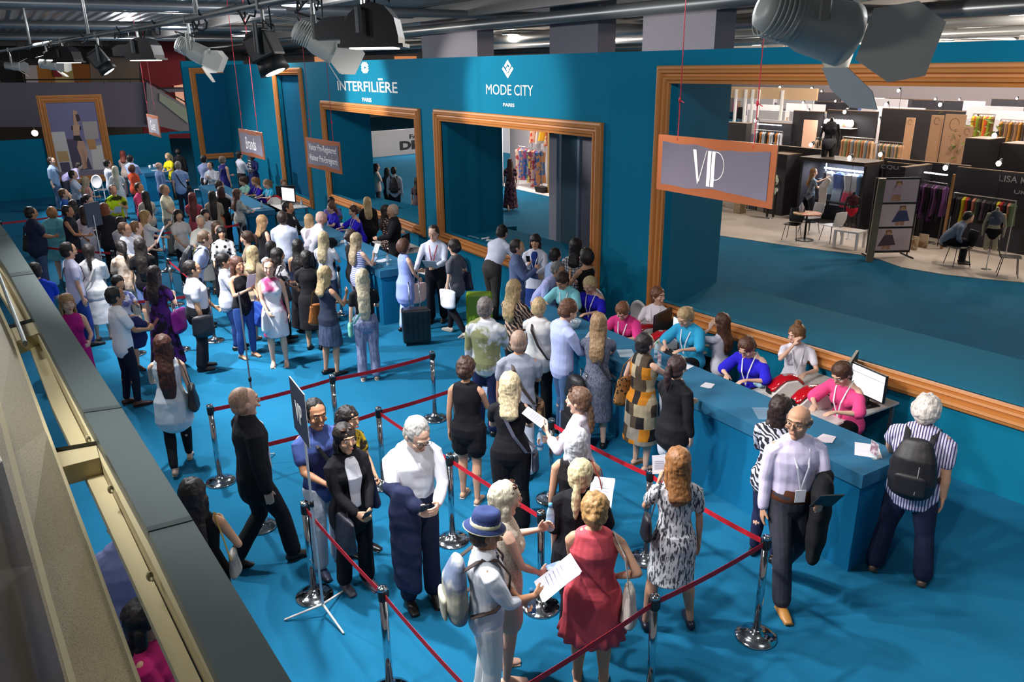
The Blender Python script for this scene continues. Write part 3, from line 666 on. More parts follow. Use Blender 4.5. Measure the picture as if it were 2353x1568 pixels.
p(16, 510, 359, 1.80, 50, 'm', 'short:63564a', 'longtank|2b2d7c', 'pants|2a2c60', 'grey-haired man in a dark blue tunic at the far end', arms='fd')
p(17, 549, 348, 1.82, 60, 'm', 'short:1a1412', 'tuck|dfe2ee', 'pants|1c1c22', 'man in a white shirt with a black bag strap under the second hanging sign', arms='pf')
p(18, 577, 352, 1.66, -160, 'f', 'curly:1c1411', 'blouse|272a60', 'lskirt|2a2d70', 'dark-skinned woman in navy behind the small sign stand', arms='ff', skin='d')
p(19, 482, 372, 1.70, -150, 'f', 'short:171210', 'blouse|d9dde8', 'pants|2b2b33', 'dark-haired person in white between the periwinkle and navy shirts', arms='pf')
p(20, 503, 415, 1.76, 60, 'm', 'short:231a17', 'tuck|e9e6ea', 'pants|2a2a33', 'dark-haired man in a white shirt at the third counter', arms='fc')
p(21, 506, 429, 1.66, 10, 'f', 'bob:2a1416', 'tee|151418', 'pants|1b1b22', 'short-haired woman in black at the third counter', arms='ff')
p(22, 144, 434, 1.72, 100, 'm', 'short:4a3527', 'tee|3765b8', 'pants|27304a', 'man in a blue shirt scratching his head, left of the neon tee', arms='du')
p(23, 258, 425, 1.76, 170, 'm', 'short:3a2c22', 'tee|b6d81c:noise:2e3318:4', 'pants|2c2c33', 'man in a neon yellow-green tee', arms='pf', skin='m')
p(24, 318, 420, 1.76, 130, 'm', 'short:2b1d16', 'polo|c0426f', 'pants|5f2a5c', 'man in a raspberry pink polo', arms='gf', skin='t')
p(25, 332, 439, 1.60, -15, 'f', 'vlong:15100f', 'tee|d3bfae', 'pants|4a2a4e', 'woman with long black hair beside the pink polo', arms='ff')
p(26, 376, 424, 1.80, 115, 'm', 'buzz:6b5a4a', 'polo|e9e3c2', 'pants|8a8378', 'man with cropped hair in a cream polo', arms='gg', skin='m')
p(27, 440, 443, 1.64, 10, 'f', 'vlong:5a2420', 'tee|c9505c', 'pants|2b2530', 'woman with long auburn hair in a coral top', arms='ff')
p(28, 486, 439, 1.66, 5, 'f', 'vlong:1d1513', 'blouse|a99a86', 'pants|2c2a2c', 'woman with long dark waves in a taupe blouse', arms='ff')
p(29, 68, 476, 1.80, 75, 'm', 'short:15110f', 'tee|232b45', 'jeans|3f5478', 'heavy man in a navy tee and jeans beside the ledge, top left', arms='df', heavy=1.3, skin='t')
p(30, 117, 476, 1.66, 5, 'f', 'curly:8a5f38', 'loose|79cfd8', 'skirt|79cfd8', 'woman in a loose turquoise tunic', arms='dd', heavy=1.35, extra='sandals', shoe='8a7a70')
p(31, 153, 473, 1.74, 110, 'm', 'short:14100f', 'vest|20242f', 'pants|1d2433', 'man in a dark quilted vest with sunglasses on his head', arms='gf', skin='t', extra='sunnies')
p(32, 199, 447, 1.62, 120, 'f', 'pony:1c1311', 'tank|1b181b', 'skirt|201c22', 'dark-haired woman in black reading a paper, left of the neon tee', arms='ff')
p(33, 166, 460, 1.66, 30, 'f', 'long:120e0f', 'tee|23232e', 'pants|1c1c26', 'black-haired woman in charcoal behind the sunglasses man', arms='df')
p(34, 190, 474, 1.64, 10, 'f', 'shoulder:2b1a18', 'tee|e6e0ee', 'pants|e2dce8', 'woman in white with dark brown hair beside the dark sign pole', arms='df')
p(35, 237, 467, 1.70, 5, 'f', 'bob:6b3a22', 'jacket|24242a', 'leggings|141419', 'red-brown bobbed woman in a charcoal jacket', arms='ff')
p(36, 275, 499, 1.64, 20, 'f', 'bun:1c1412', 'blouse|e9dfe0', 'pants|3b3b45', 'woman in white with pinned dark hair behind the grey-haired man', arms='ff')
p(37, 284, 512, 1.76, 120, 'm', 'short:4b382a', 'shirt|e8eaf6', 'pants|3a3d4a', 'brown-haired man in a white open collar facing the queue', arms='ff', skin='m')
p(38, 311, 509, 1.68, 90, 'f', 'short:5f4128', 'tee|ece6ea', 'pants|28262b', 'short-haired woman in white reading a large sheet', arms='fp')
p(39, 332, 484, 1.68, 85, 'f', 'long:8f6f45', 'tee|ece8e6', 'wide|17161b', 'long-haired woman in a white tee raising her phone', arms='fz')
p(40, 408, 482, 1.66, 165, 'f', 'long:17110f', 'tee|e4d9d2', 'leggings|181a24', 'black-haired woman in a white lace top facing the camera', arms='dg', skin='a')
p(41, 459, 496, 1.66, 190, 'f', 'short:8c877e', 'loose|dcd8cc', 'lskirt|8d8b88', 'grey-haired woman with a yellow bag', arms='gf', skin='a')
p(42, 470, 481, 1.62, 160, 'f', 'shoulder:1c1311', 'tee|e8e3e8', 'pants|b8242c', 'dark-haired woman in white and red behind the grey-haired woman', arms='gf', skin='a')
p(43, 495, 509, 1.60, 150, 'f', 'long:3a271d', 'tee|1d1a1d', 'pants|1c1c22', 'brown-haired young woman behind the dotted blouse', arms='gg')
p(44, 472, 532, 1.82, 95, 'm', 'short:4a392b', 'shirt|b7c3ee', 'pants|333a4e', 'brown-haired man in a light blue shirt stooping to his right', arms='dd', lean=22)
p(45, 153, 558, 1.82, 75, 'm', 'short:120e0d', 'tee|d8d4ec', 'jeans|2d4590', 'young man with glasses, white tee and blue jeans', arms='dd', extra='glasses', skin='a')
p(46, 201, 563, 1.70, 10, 'f', 'lowpony:17110f', 'jacket|e6e4e2', 'lskirt|e3e1e2', 'woman in a white blazer and long white skirt with a black ponytail', arms='df', shoe='7a5a48', extra='sandals')
p(47, 276, 554, 1.62, -15, 'f', 'pony:15100f', 'blouse|c9b8a8:noise:9b8472:9', 'pants|c2ae9c', 'black-ponytailed woman in a beige flowered blouse', arms='ff')
p(48, 319, 548, 1.70, 5, 'f', 'vlong:17110f', 'tee|151317', 'shorts|7f93c4', 'woman with long black hair, black tee and denim shorts', arms='df', skin='a')
p(49, 268, 634, 1.56, 150, 'f', 'bob:150f0e', 'tee|e4e6f6:noise:6a72b0:9', 'shorts|3d4258', 'black bobbed girl in a white flowered tee beyond the white polo', arms='pf', skin='a')
p(50, 260, 660, 1.74, 75, 'm', 'short:120e0d', 'polo|eceaf2', 'jeans|161a2e', 'black-haired man in a white polo holding a dark red passport', arms='ff', skin='t', shoe='3a1c14')
p(51, 352, 612, 1.68, 35, 'f', 'wavy:1c1214', 'tee*|4a1f6e:noise:1f1526:9', 'maxi', 'woman in a long purple flowered dress with black waves', arms='db')
p(52, 438, 600, 1.76, 85, 'm', 'short:171210', 'tucktee|eae9f4', 'pants|171922', 'stout man in a white polo and black trousers beside the belt post', arms='gd', heavy=1.22, skin='a')
p(53, 77, 604, 1.74, 10, 'm', 'short:15110f', 'tee|1741c8', 'pants|22304e', 'man in a royal blue tee behind the grey ledge', arms='ff')
p(54, 150, 677, 1.68, 165, 'f', 'long:8a6a48', 'tank*|b01a7c', 'dress', 'woman in a magenta sleeveless dress beside the grey ledge', arms='fd')
p(55, 370, 771, 1.68, 5, 'f', 'vlong:3a1f18', 'longtank|dfe6ee', 'leggings|15161c', 'woman with very long brown hair in a white vest top and black leggings', arms='fd', pose='w', extra='sandals', shoe='b09a86')
# -- middle counters
p(57, 543, 434, 1.66, 65, 'f', 'wavy:4a3022', 'blouse|cfcdc6:noise:8d8d8a:7', 'pants|23232a', 'woman in a grey flowered blouse at the near end of the third counter', arms='cf')
p(58, 554, 408, 1.68, -120, 'f', 'pony:3b241a', 'tee|9fdcc8', 'pants|202020', 'receptionist in a mint top behind the third counter', arms='cc', pose='t', seat=.62, lean=12, head=(0, 15), extra='lanyard')
p(59, 582, 409, 1.68, -120, 'f', 'pony:8a5f38', 'off|3a22b4', 'pants|202020', 'receptionist in violet blue behind the third counter', arms='cc', pose='t', seat=.62, lean=12, head=(0, 15), extra='lanyard')
p(60, 609, 414, 1.68, -115, 'f', 'pony:9a6f42', 'tee|2ea6cc', 'pants|202020', 'receptionist in turquoise behind the third counter, nearest its end', arms='cc', pose='t', seat=.62, lean=12, head=(0, 15), extra='lanyard')
p(61, 651, 412, 1.68, 170, 'f', 'bun:a8542c', 'tee|efe0da', 'pants|202020', 'red-haired receptionist in white seated left of the far computer', arms='tt', pose='t')
p(63, 660, 463, 1.80, 110, 'm', 'short:16110f', 'jacket|15161c', 'pants|15161c', 'dark-haired man in a black suit between the third and second counters', arms='ff', extra='inner=eeeeee', skin='t')
p(64, 647, 486, 1.84, 5, 'm', 'short:231a16', 'shirt|dcdff2', 'pants|2a3350', 'tall man in a white shirt seen from behind, left of the blond bob', arms='ff')
p(65, 601, 495, 1.72, 60, 'f', 'shoulder:8a6b49', 'tank|1b191d', 'skirt|1a181c', 'light-brown-haired woman in a black sleeveless top facing the counter', arms='fd')
p(66, 709, 493, 1.66, 30, 'f', 'bob:b98b4c', 'cardigan|eadfe6', 'pants|dcd2e0', 'woman with a blond bob in a pale pink cardigan', arms='ff')
p(67, 741, 487, 1.80, 75, 'm', 'buzz:d49a86', 'shirt|ebe4ee', 'pants|24242d', 'bald man in a white shirt leaning on the second counter', arms='dc', lean=28, skin='dfa08c')
p(68, 760, 453, 1.66, 170, 'f', 'bun:171110', 'tee|8a7fc8', 'pants|202020', 'dark-skinned receptionist behind the second counter', arms='tt', pose='t', seat=.5, skin='d')
p(70, 760, 466, 1.68, -120, 'f', 'lowpony:4a2f22', 'tee|2b1fc0', 'pants|202020', 'receptionist in a blue tee at the left end of the second counter', arms='cc', pose='t', seat=.62, lean=10)
p(69, 811, 473, 1.70, -115, 'f', 'bun:3d271c', 'off|2a1bd0', 'pants|202020', 'receptionist in an off-shoulder blue top behind the second counter', arms='cc', pose='t', seat=.62, lean=10, extra='lanyard')
p(71, 843, 453, 1.60, -5, 'f', 'wavy:d0a258', 'jacket|1a1618', 'pants|17151a', 'woman with blond waves in a black jacket behind the second counter', arms='dd')
p(72, 886, 472, 1.66, 80, 'f', 'long:21130f', 'blouse|2a1a1c:dots:d8b8a8:26', 'leggings|151318', 'dark-haired woman in a spotted blouse beside the bald man in black', arms='ff')
p(73, 902, 470, 1.82, -95, 'm', 'buzz:c79a80', 'jacket|131217', 'pants|131217', 'bald man in a black suit with a white folder', arms='fd', extra='glasses', skin='m')
p(74, 995, 519, 1.82, -165, 'm', 'short:241915', 'tuck|d6dcf2', 'pants|1c1b24', 'bearded man with glasses, pale shirt and red lanyard', arms='fo', extra='glasses lanyard=b0203c', head=(0, 5))
p(75, 1043, 551, 1.72, -50, 'f', 'bun:1a1312', 'tee|5f6068', 'leggings|18171f', 'woman in a grey tee carrying a large white shopping bag', arms='db', pose='w', shoe='c9bdb0')
p(76, 927, 549, 1.70, 60, 'f', 'curly:3d2519', 'longtank|8f9fe0', 'jeans|b9cdf0', 'curly-haired woman in a light blue tunic with a suitcase', arms='fg')
p(77, 818, 536, 1.72, 50, 'f', 'long:a58a5c', 'tank|e6e6f2:hs:5f6fb8:9', 'jeans|1e2230', 'woman in a blue and white striped vest top at the second counter', arms='fp')
p(78, 806, 528, 1.72, 60, 'f', 'bun:2e201b', 'tee|18161a', 'jeans|8a94a8', 'woman in black with pinned dark hair beside the striped top', arms='gf')
p(79, 831, 619, 1.72, 0, 'f', 'vlong:c4b388', 'crop|1b1a1e', 'pants|8f94b4:fleck:6f7494:26', 'woman with very long blond hair, black tee and patterned trousers', arms='df', extra='sandals', shoe='d8c8b8')
p(80, 742, 533, 1.70, 25, 'f', 'long:cbb078', 'tee|dfe2ea', 'skirt|34405c', 'long-haired blond woman in a white tee behind the black dress', arms='fp')
p(81, 683, 551, 1.68, 10, 'f', 'long:110d0e', 'strap|17151b', 'maxiskirt|17151b', 'woman with straight black hair and a strappy black dress', arms='ff', skin='a')
p(82, 703, 577, 1.70, 10, 'f', 'bowl:110d0d', 'tee*|17161b', 'mididress', 'woman with short black hair in a plain black dress', arms='fd', heavy=1.1, skin='a')
p(83, 745, 613, 1.72, 55, 'f', 'shoulder:c6a160', 'tank|2c3448', 'skirt|4a5672:fleck:39435c:20', 'blond woman in a charcoal top and lace skirt with a tan bag', arms='fp', extra='heels', skin='m')
p(84, 621, 555, 1.60, 20, 'f', 'bob:130f0f', 'tee|d8dfe8', 'pants|39405a', 'black-bobbed woman in a pale tee, only her head and shoulder showing', arms='ff')
p(85, 636, 571, 1.66, 70, 'f', 'shoulder:14100f', 'tee|d8d4d8:noise:2c2a30:10', 'pants|1a1a20', 'black-haired woman in a black and white flowered top', arms='gf', skin='a')
p(86, 616, 597, 1.74, 185, 'f', 'short:4a3226', 'tank*|e8e9f4:noise:b0487a:2.2', 'dress', 'woman in a white dress with purple flowers facing the camera', arms='dg', extra='sandals', shoe='e4dcd8')
p(87, 579, 566, 1.68, 35, 'f', 'shoulder:cfae6a', 'tee*|b09c82', 'mididress', 'blond woman in a plain beige dress', arms='df', heavy=1.1, extra='sandals', shoe='a08a70')
p(88, 543, 591, 1.70, 145, 'f', 'long:3f241c', 'strap|15141a', 'jeans|35569c', 'dark-haired woman in a strapless black top with a blue tote', arms='fp', skin='m', extra='sandals', shoe='3a2a24')
p(89, 511, 583, 1.66, 95, 'f', 'lowpony:141010', 'blouse|e3e6f2', 'jeans|2f4a86', 'black-haired woman in a white smock and jeans', arms='ff', skin='a')
p(90, 566, 532, 1.68, -80, 'f', 'pony:33211a', 'tee|8d7d68', 'pants|6a6052', 'woman with sunglasses on dark hair looking left', arms='gf', extra='sunnies')
p(91, 507, 521, 1.62, 175, 'f', 'bowl:140f0e', 'blouse|d9d5d4:dots:1d1c22:10', 'pants|22222a', 'woman with a black fringe and a dotted blouse', arms='fo', skin='a')
# -- in front of the second window
p(96, 1157, 518, 1.80, 40, 'm', 'short:15100f', 'tuck|dcdff0', 'pants|3b3836', 'man in a white shirt leaning over the window shelf', arms='cc', lean=30, heavy=1.08)
p(97, 1188, 551, 1.76, 95, 'm', 'short:221915', 'jacket|5d6a8e', 'pants|8c90a8', 'man in a grey-blue jacket looking at his phone', arms='fp', extra='inner=e8e8ee', skin='m')
p(98, 1230, 539, 1.70, 190, 'f', 'bowl:1e1213', 'cardigan|e2e4f0', 'lskirt|1f3a80', 'woman in a navy dress and white cardigan with a badge', arms='fp', extra='lanyard badge inner=1f3a80', skin='a', shoe='c9b8a8')
p(99, 1277, 571, 1.66, 50, 'm', 'short:171210', 'shirt|9fb2d8', 'pants|39425c', 'black-haired man in a light blue shirt by the window shelf', arms='ff', lean=8)
p(100, 1287, 604, 1.68, 120, 'm', 'short:5d5a58', 'shirt|b9bce8:check:8f93cc:14', 'pants|3a4056', 'grey-haired man in a lilac check shirt behind the aqua receptionist', arms='gf', lean=35, skin='t')
p(101, 1323, 549, 1.80, 15, 'f', 'shoulder:120e10', 'blouse|e4e4ea:grid:22222a:6', 'pants|2c2c34', 'black-haired woman in a white window-check blouse', arms='fp')
p(102, 1347, 571, 1.74, -40, 'f', 'curly:1c1514', 'strap|151418', 'lskirt|5c5a60', 'woman in a black strappy top with short dark curls by the frame', arms='pf', skin='m')
# -- receptionists of the front counter
RC = dict(pose='t', seat=.60, extra='lanyard', arms='cc')
p(103, 1287, 632, 1.70, -155, 'f', 'pony:2a1b17', 'loose|8fdce6', 'pants|1b1b1f', 'receptionist with dark ponytail in pale aqua at the left end of the front counter', lean=12, head=(10, 25), skin='m', pose='t', seat=.66, extra='lanyard', arms='cc')
p(104, 1351, 640, 1.70, -150, 'f', 'pony:dfb96c', 'off|2420c4', 'pants|1b1b1f', 'blond receptionist in a blue one-shoulder top beside the aqua one', lean=10, head=(5, 20), **RC)
p(106, 1427, 702, 1.68, -155, 'f', 'pony:5a3a26', 'loose|d83a86', 'pants|1b1b1f', 'brown-haired receptionist in deep pink, left of the red printers', lean=14, head=(-5, 30), **RC)
p(108, 1569, 712, 1.72, -150, 'f', 'pony:c99a58', 'loose|35a8d8', 'pants|1b1b1f', 'blond receptionist in bright turquoise at the front counter', lean=10, head=(10, 25), **RC)
p(110, 1710, 783, 1.70, -155, 'f', 'lowpony:43291c', 'off|2a22c8', 'pants|1b1b1f', 'receptionist in royal blue off-shoulder top counting cards', lean=16, head=(5, 30), **RC)
p(112, 1928, 839, 1.72, -150, 'f', 'lowpony:3f281d', 'off|ee4f8c', 'pants|1b1b1f', 'receptionist in a rose pink off-shoulder top at the right end of the counter', lean=14, head=(5, 25), **RC)
SC = dict(pose='t', seat=.48)
p(107, 1512, 661, 1.68, -165, 'f', 'pony:5a3a28', 'tee|ece4ee', 'pants|1b1b1f', 'seated woman in a white tee looking left beside the orange frame', arms='tt', head=(-60, 0), extra='lanyard', pose='t', seat=.55)
p(109, 1661, 721, 1.66, -60, 'f', 'wavy:3d2418', 'tee|e8e4f2', 'pants|1b1b1f', 'seated woman with brown waves facing the white screen', arms='ut', **SC)
p(111, 1830, 748, 1.66, 175, 'f', 'topbun:5f4128', 'tee|ece8f2', 'pants|1b1b1f', 'seated woman with a topknot resting her head on her hand', arms='tu', head=(45, 8), extra='lanyard', lean=8, pose='t', seat=.60)
# -- queue at the front counter
p(114, 1796, 911, 1.68, 15, 'f', 'bob:241815', 'blouse|c8c8d6:zebra:23232c:9', 'jeans|1d2444', 'woman in a zigzag black and white top at the counter', arms='ff')
p(116, 1557, 820, 1.66, 35, 'f', 'pony:2a1c1c', 'cardigan|17161b', 'shorts|dfe3ee', 'dark-ponytailed girl with a pink hair tie and black cardigan', arms='fd', shoe='2a2426')
p(117, 1483, 767, 1.68, 45, 'f', 'short:191416', 'vest*|8a7a62:blocks:c07a1c:4.0', 'mididress', 'short-haired woman in a brown and orange block-patterned dress', arms='bc', extra='sandals', shoe='8a5c30', heavy=1.08)
p(118, 1376, 721, 1.72, 5, 'f', 'long:a67642', 'tee*|6d7284:fleck:4f5364:90', 'mididress', 'ginger-blond woman in a grey marl dress', arms='cc', lean=5)
p(119, 1315, 690, 1.84, 60, 'm', 'short:4a2f22', 'shirt|b6c0ee', 'jeans|4c6a94', 'brown-haired man in a light blue shirt at the front counter', arms='ff', head=(0, 25))
p(120, 1239, 685, 1.70, 20, 'f', 'short:c9a060', 'tee|dfdcda', 'pants|17171c', 'short blond woman in a cream top with a dark bag strap', arms='ff', heavy=1.15)
p(121, 1181, 644, 1.72, 40, 'f', 'wavy:cf9f58', 'blouse|c6a58c:zebra:2a2228:7', 'pants|1b1a20', 'woman with long golden waves in a zebra-print blouse', arms='fp')
p(122, 1115, 684, 1.82, 20, 'm', 'short:5d5654', 'shirt|dfe0e6:noise:93946a:5', 'pants|232d55', 'grey-haired man in a white and olive flowered shirt', arms='df', heavy=1.05)
p(123, 1192, 760, 1.78, 5, 'm', 'buzz:b78a70', 'tee|9da3b4', 'pants|d9dbe6', 'bald man in a grey tee with sunglasses on his head', arms='df', skin='m', extra='sunnies')
p(124, 1070, 822, 1.68, 20, 'f', 'bun:35231d', 'tank*|121117', 'romper', 'woman with a low bun in a black playsuit', arms='df', extra='sandals', shoe='b9b0a8', skin='m')
p(125, 1171, 858, 1.72, 5, 'f', 'shoulder:cdb077', 'crop|17161a', 'wide|121116', 'blond woman in a black tee and wide black trousers', arms='ff', heavy=1.05)
p(126, 1331, 893, 1.68, -70, 'f', 'lowpony:50392b', 'blouse|d8cbd6', 'pants|2c2c33', 'brown-haired woman in a pale pink blouse looking left', arms='pf', extra='sunnies')
p(127, 1325, 986, 1.64, 5, 'f', 'bob:b9b9bd', 'tank|1e191b', 'pants|17151a', 'grey-haired woman in a black lace top with a red bag', arms='df', heavy=1.15, skin='m')
p(128, 1335, 1060, 1.66, 15, 'f', 'lowpony:d9c07c', 'loose|131218', 'pants|141318', 'blond woman with a ponytail in a loose black top', arms='df', heavy=1.05)
p(129, 1368, 1137, 1.68, 0, 'f', 'bun:8f6c42', 'tank*|e05a64', 'sdress', 'woman in a coral red sleeveless dress, hand on her hip', arms='gh', heavy=1.15, skin='m', extra='sandals', shoe='2b2022')
p(130, 1158, 1112, 1.70, 75, 'f', 'long:cdbd96', 'vest|ddd0bc:dots:b8a88c:55', 'shorts|c9baa8', 'woman with straight platinum hair and a beige lace top', arms='pg', extra='sunnies sandals', shoe='c2ac96')
p(131, 1114, 1188, 1.66, 80, 'm', 'buzz:2a211d', 'rolled|eef0f6', 'pants|e6e4e0', 'man in a blue trilby, white shirt and bow tie', arms='gf', extra='hat', skin='t', heavy=1.02)
p(132, 966, 973, 1.84, 165, 'm', 'short:85827e', 'tuck|eeeef6', 'pants|1a2038', 'grey-haired man in a white shirt with a navy jacket over his arm', arms='ff', head=(-15, 30), extra='glasses')
p(133, 1560, 1032, 1.68, -15, 'f', 'shoulder:704a28', 'tee*|d6d6d8:fleck:4a4c54:60', 'dress', 'auburn-haired woman in a black and white flecked dress', arms='pd', extra='heels', shoe='1c1f33', pose='m', skin='m')
p(134, 553, 893, 1.84, 75, 'm', 'buzz:8a6e5c', 'jacket|14151b', 'pants|15161c', 'bald man in a black suit striding to the right', arms='dd', pose='w', extra='inner=e8e4ea', head=(0, -5), shoe='17130f')
p(135, 722, 921, 1.74, 160, 'm', 'short:131010', 'polo|4b5f9e:noise:2a2f5c:3', 'pants|c6ccd8', 'man in a blue patterned polo behind the standing sign', arms='df', skin='t', shoe='1e2438')
p(136, 797, 937, 1.55, 130, 'f', 'curly:17110f', 'tee|c9a92e:noise:2c2820:12', 'pants|232323', 'woman with black curls in a yellow flowered top', arms='gg', skin='a')
p(137, 789, 977, 1.64, 155, 'f', 'bob:171110', 'cardigan|15141a', 'pants|141318', 'woman in a black cardigan over white, sunglasses on her head', arms='gg', extra='inner=eceaf0 sunnies', skin='a', shoe='5c5a66')
p(138, 437, 1104, 1.66, 15, 'f', 'vlong:171010', 'tank|100f12', 'leggings|121116', 'black-haired woman in black beside the grey ledge', arms='db', skin='a')
p(139, 275, 1165, 1.82, 175, 'm', 'short:3a2c24', 'jacket|7f88b8', 'pants|5a6288', 'man in a lilac-grey suit jacket under the beams')
p(140, 324, 1383, 1.66, 110, 'f', 'long:120c0f', 'tee|b21c62', 'pants|2a2230', 'black-haired woman in a crimson top at the bottom left', arms='gg', skin='m')
p(113, 2135, 910, 1.82, 5, 'm', 'fluffy:b4aca6', 'polo|d9d4ea:vs:4a4474:14', 'pants|1d233e', 'white-haired man in a striped shirt with a black backpack', arms='od', pose='m', heavy=1.15, skin='m', shoe='5a4438')
p(115, 1840, 933, 1.84, 155, 'm', 'fringe_ring:5a4a40', 'tuck|d9cfea', 'pants|383842', 'balding man with glasses in a lilac shirt walking towards us', arms='fd', pose='w', head=(45, 0), extra='glasses belt lanyard badge', skin='m', shoe='b9803c', heavy=1.05)
# ================================================================ LETTERING, SIGNS
def text_mesh(t, name, m, parent=None, w=1.0, h=.2, M=None, sx=None, extr=.004, bold=0.0):
    """lettering fitted to a w x h box, lying in the local XZ plane, lower left at the origin of M"""
    c = bpy.data.curves.new('t', 'FONT'); c.body = t; c.size = 1; c.extrude = .02; c.offset = bold; c.resolution_u = 3
    o = bpy.data.objects.new('t', c); me = bpy.data.meshes.new_from_object(o); bpy.data.objects.remove(o)
    xs_ = [v.co.x for v in me.vertices]; ys = [v.co.y for v in me.vertices]
    x0, x1, y0, y1 = min(xs_), max(xs_), min(ys), max(ys)
    for v in me.vertices:
        q = Vector(((v.co.x-x0)/(x1-x0)*w, -(v.co.z+.02)/.04*extr, (v.co.y-y0)/(y1-y0)*h)); v.co = M @ q if M is not None else q
    me.name = name; me.materials.append(m); ob = bpy.data.objects.new(name, me); col.objects.link(ob)
    if parent is not None: ob.parent = parent
    return ob
wl = mat('f2efec', .6)
def T_(x, y, z): return Matrix.Translation((x, y, z))
YW = 8.03
e = empty('wall_lettering', (-20, YW, 4), 0, 'white INTERFILIERE PARIS lettering with a snowflake mark on the teal wall', 'lettering')
def onto(o, e): o.parent = e; o.matrix_parent_inverse = Matrix.Translation(e.location).inverted(); return o
onto(text_mesh('INTERFILIERE', 'title', wl, None, 4.0, .245, T_(-21.93, YW-.001, 3.985), bold=.012), e)
b = MB(); b.box(-19.06, YW-.006, 4.27, -18.76, YW-.001, 4.31); onto(b.build('accent', wl), e)
onto(text_mesh('PARIS', 'subtitle', wl, None, .62, .10, T_(-20.18, YW-.001, 3.735), bold=.02), e)
b = MB()
for i in range(-3, 4):
    for j in range(-3, 4):
        if abs(i)+abs(j) > 4 or (i == 0 and j == 0): continue
        cx, cz = -19.86+(i+j)*.052, 4.565+(i-j)*.030
        b.prism([(cx-.040, YW-.001, cz), (cx, YW-.001, cz-.024), (cx+.040, YW-.001, cz), (cx, YW-.001, cz+.024)], (0, -.005, 0))
onto(b.build('emblem', wl), e)
e = empty('wall_lettering', (-13, YW, 4), 0, 'white MODE CITY PARIS lettering with a diamond mark on the teal wall', 'lettering')
onto(text_mesh('MODE', 'title_word', wl, None, .92, .185, T_(-13.78, YW-.001, 4.05)), e); onto(text_mesh('CITY', 'title_word', wl, None, .62, .185, T_(-12.76, YW-.001, 4.05)), e)
onto(text_mesh('PARIS', 'subtitle', wl, None, .40, .062, T_(-13.16, YW-.001, 3.845), bold=.02), e)
b = MB(); cx, cz = -12.98, 4.505
def dm(pts): b.prism([(cx+x*.20, YW-.001, cz+z*.165) for x, z in pts], (0, -.005, 0))
dm([(-1, .05), (-.75, .27), (-.0, -.5), (0, -1)]); dm([(1, .05), (0, -1), (0, -.5), (.75, .27)])
dm([(0, 1), (-.62, .38), (-.36, .14), (0, .55)]); dm([(0, 1), (0, .55), (.30, .30), (.62, .38)]); dm([(.62, .38), (.30, .30), (-.22, -.22), (0, -.38)]); dm([(-.05, .32), (-.30, .02), (-.14, -.14), (.16, .16)])
onto(b.build('emblem', wl), e)
copper = mat('d98056', .28, metal=.75); slate = mat('615b6c', .75, bump=.1, bsc=300); cord = mat('c8213a', .6)
def hang_sign(x0, z0, w, h, y, lines, label, rot=0, deco=False):
    e = empty('hanging_sign', (x0+w/2, y, z0+h), math.radians(rot), label, 'sign')
    b = MB(); b.box(-w/2, -.006, -h, w/2, .006, 0); b.build('board', copper, e)
    # slate field with a scalloped upper and lower edge
    up_ = []; lo = []; n = 40; q = w*.045
    for i in range(n+1):
        t = i/n; x = -w/2+q+(w-2*q)*t; s_ = .5+.5*math.sin(t*math.pi); a = h*(.11+.045*math.exp(-((t-.62)/.16)**2)+.035*abs(math.sin(t*9.5))*s_); c = h*(.10+.045*math.exp(-((t-.60)/.18)**2)+.03*abs(math.sin(t*8+1))*s_)
        up_.append((x, -.0065, -a)); lo.append((x, -.0065, -h+c))
    b = MB()
    for i in range(n): b.add([up_[i], up_[i+1], lo[i+1], lo[i]], [(0, 3, 2, 1)]); b.add([(p_[0], -.0095, p_[2]) for p_ in (up_[i], up_[i+1], lo[i+1], lo[i])], [(0, 1, 2, 3)])
    for i in range(n): b.add([up_[i], up_[i+1], (up_[i+1][0], -.0095, up_[i+1][2]), (up_[i][0], -.0095, up_[i][2])], [(0, 1, 2, 3)]); b.add([lo[i], lo[i+1], (lo[i+1][0], -.0095, lo[i+1][2]), (lo[i][0], -.0095, lo[i][2])], [(3, 2, 1, 0)])
    b.build('panel', slate, e)
    if deco:      # VIP in thick and thin strokes
        b = MB(); D = (0, -.003, 0); S_ = h*.60; ox = -w*.165; oz = -h*.80; y0 = -.0096
        def pr(pts): b.prism([(ox+px*S_, y0, oz+pz*S_) for px, pz in pts], D)
        pr([(0, 1), (.13, 1), (.30, .08), (.245, 0)]); pr([(.245, 0), (.30, .08), (.56, 1), (.54, 1)])
        pr([(.60, 0), (.73, 0), (.73, 1), (.60, 1)]); pr([(.76, 0), (.89, 0), (.89, 1), (.76, 1)])
        n = 18
        for i in range(n):
            a0, a1 = math.pi/2-math.pi*i/n, math.pi/2-math.pi*(i+1)/n
            pr([(.92+.33*math.cos(a), .60+.40*math.sin(a)) for a in (a0, a1)]+[(.92+.31*math.cos(a), .60+.38*math.sin(a)) for a in (a1, a0)])
        pr([(.89, .98), (.93, .98), (.93, 1), (.89, 1)]); pr([(.89, .20), (.93, .20), (.93, .22), (.89, .22)])
        b.build('lettering', wl, e)
    else:
        n = len(lines)
        for i, (t, ww) in enumerate(lines):
            hh = h*(.46 if n == 1 else .27); text_mesh(t, 'lettering', wl, e, w*ww, hh, T_(-w*ww/2, -.0097, -h*.5-hh/2 if n == 1 else -h*(.46+.34*i)))
    top = CEIL-.01-(z0+h)
    for s in (-1, 1):
        b = MB(); x = s*w*.32; b.chain([(x, -.008, -.035), (x, 0, .0), (x+.003, 0, .35), (x, 0, top)], [.0045]*4, n=6); b.ell((x, 0, .30), (.012, .012, .025), 8, 6); b.chain([(x, 0, .30), (x+.05, 0, .28)], [.004, .004], n=6)
        b.build('cord', cord, e)
    return e
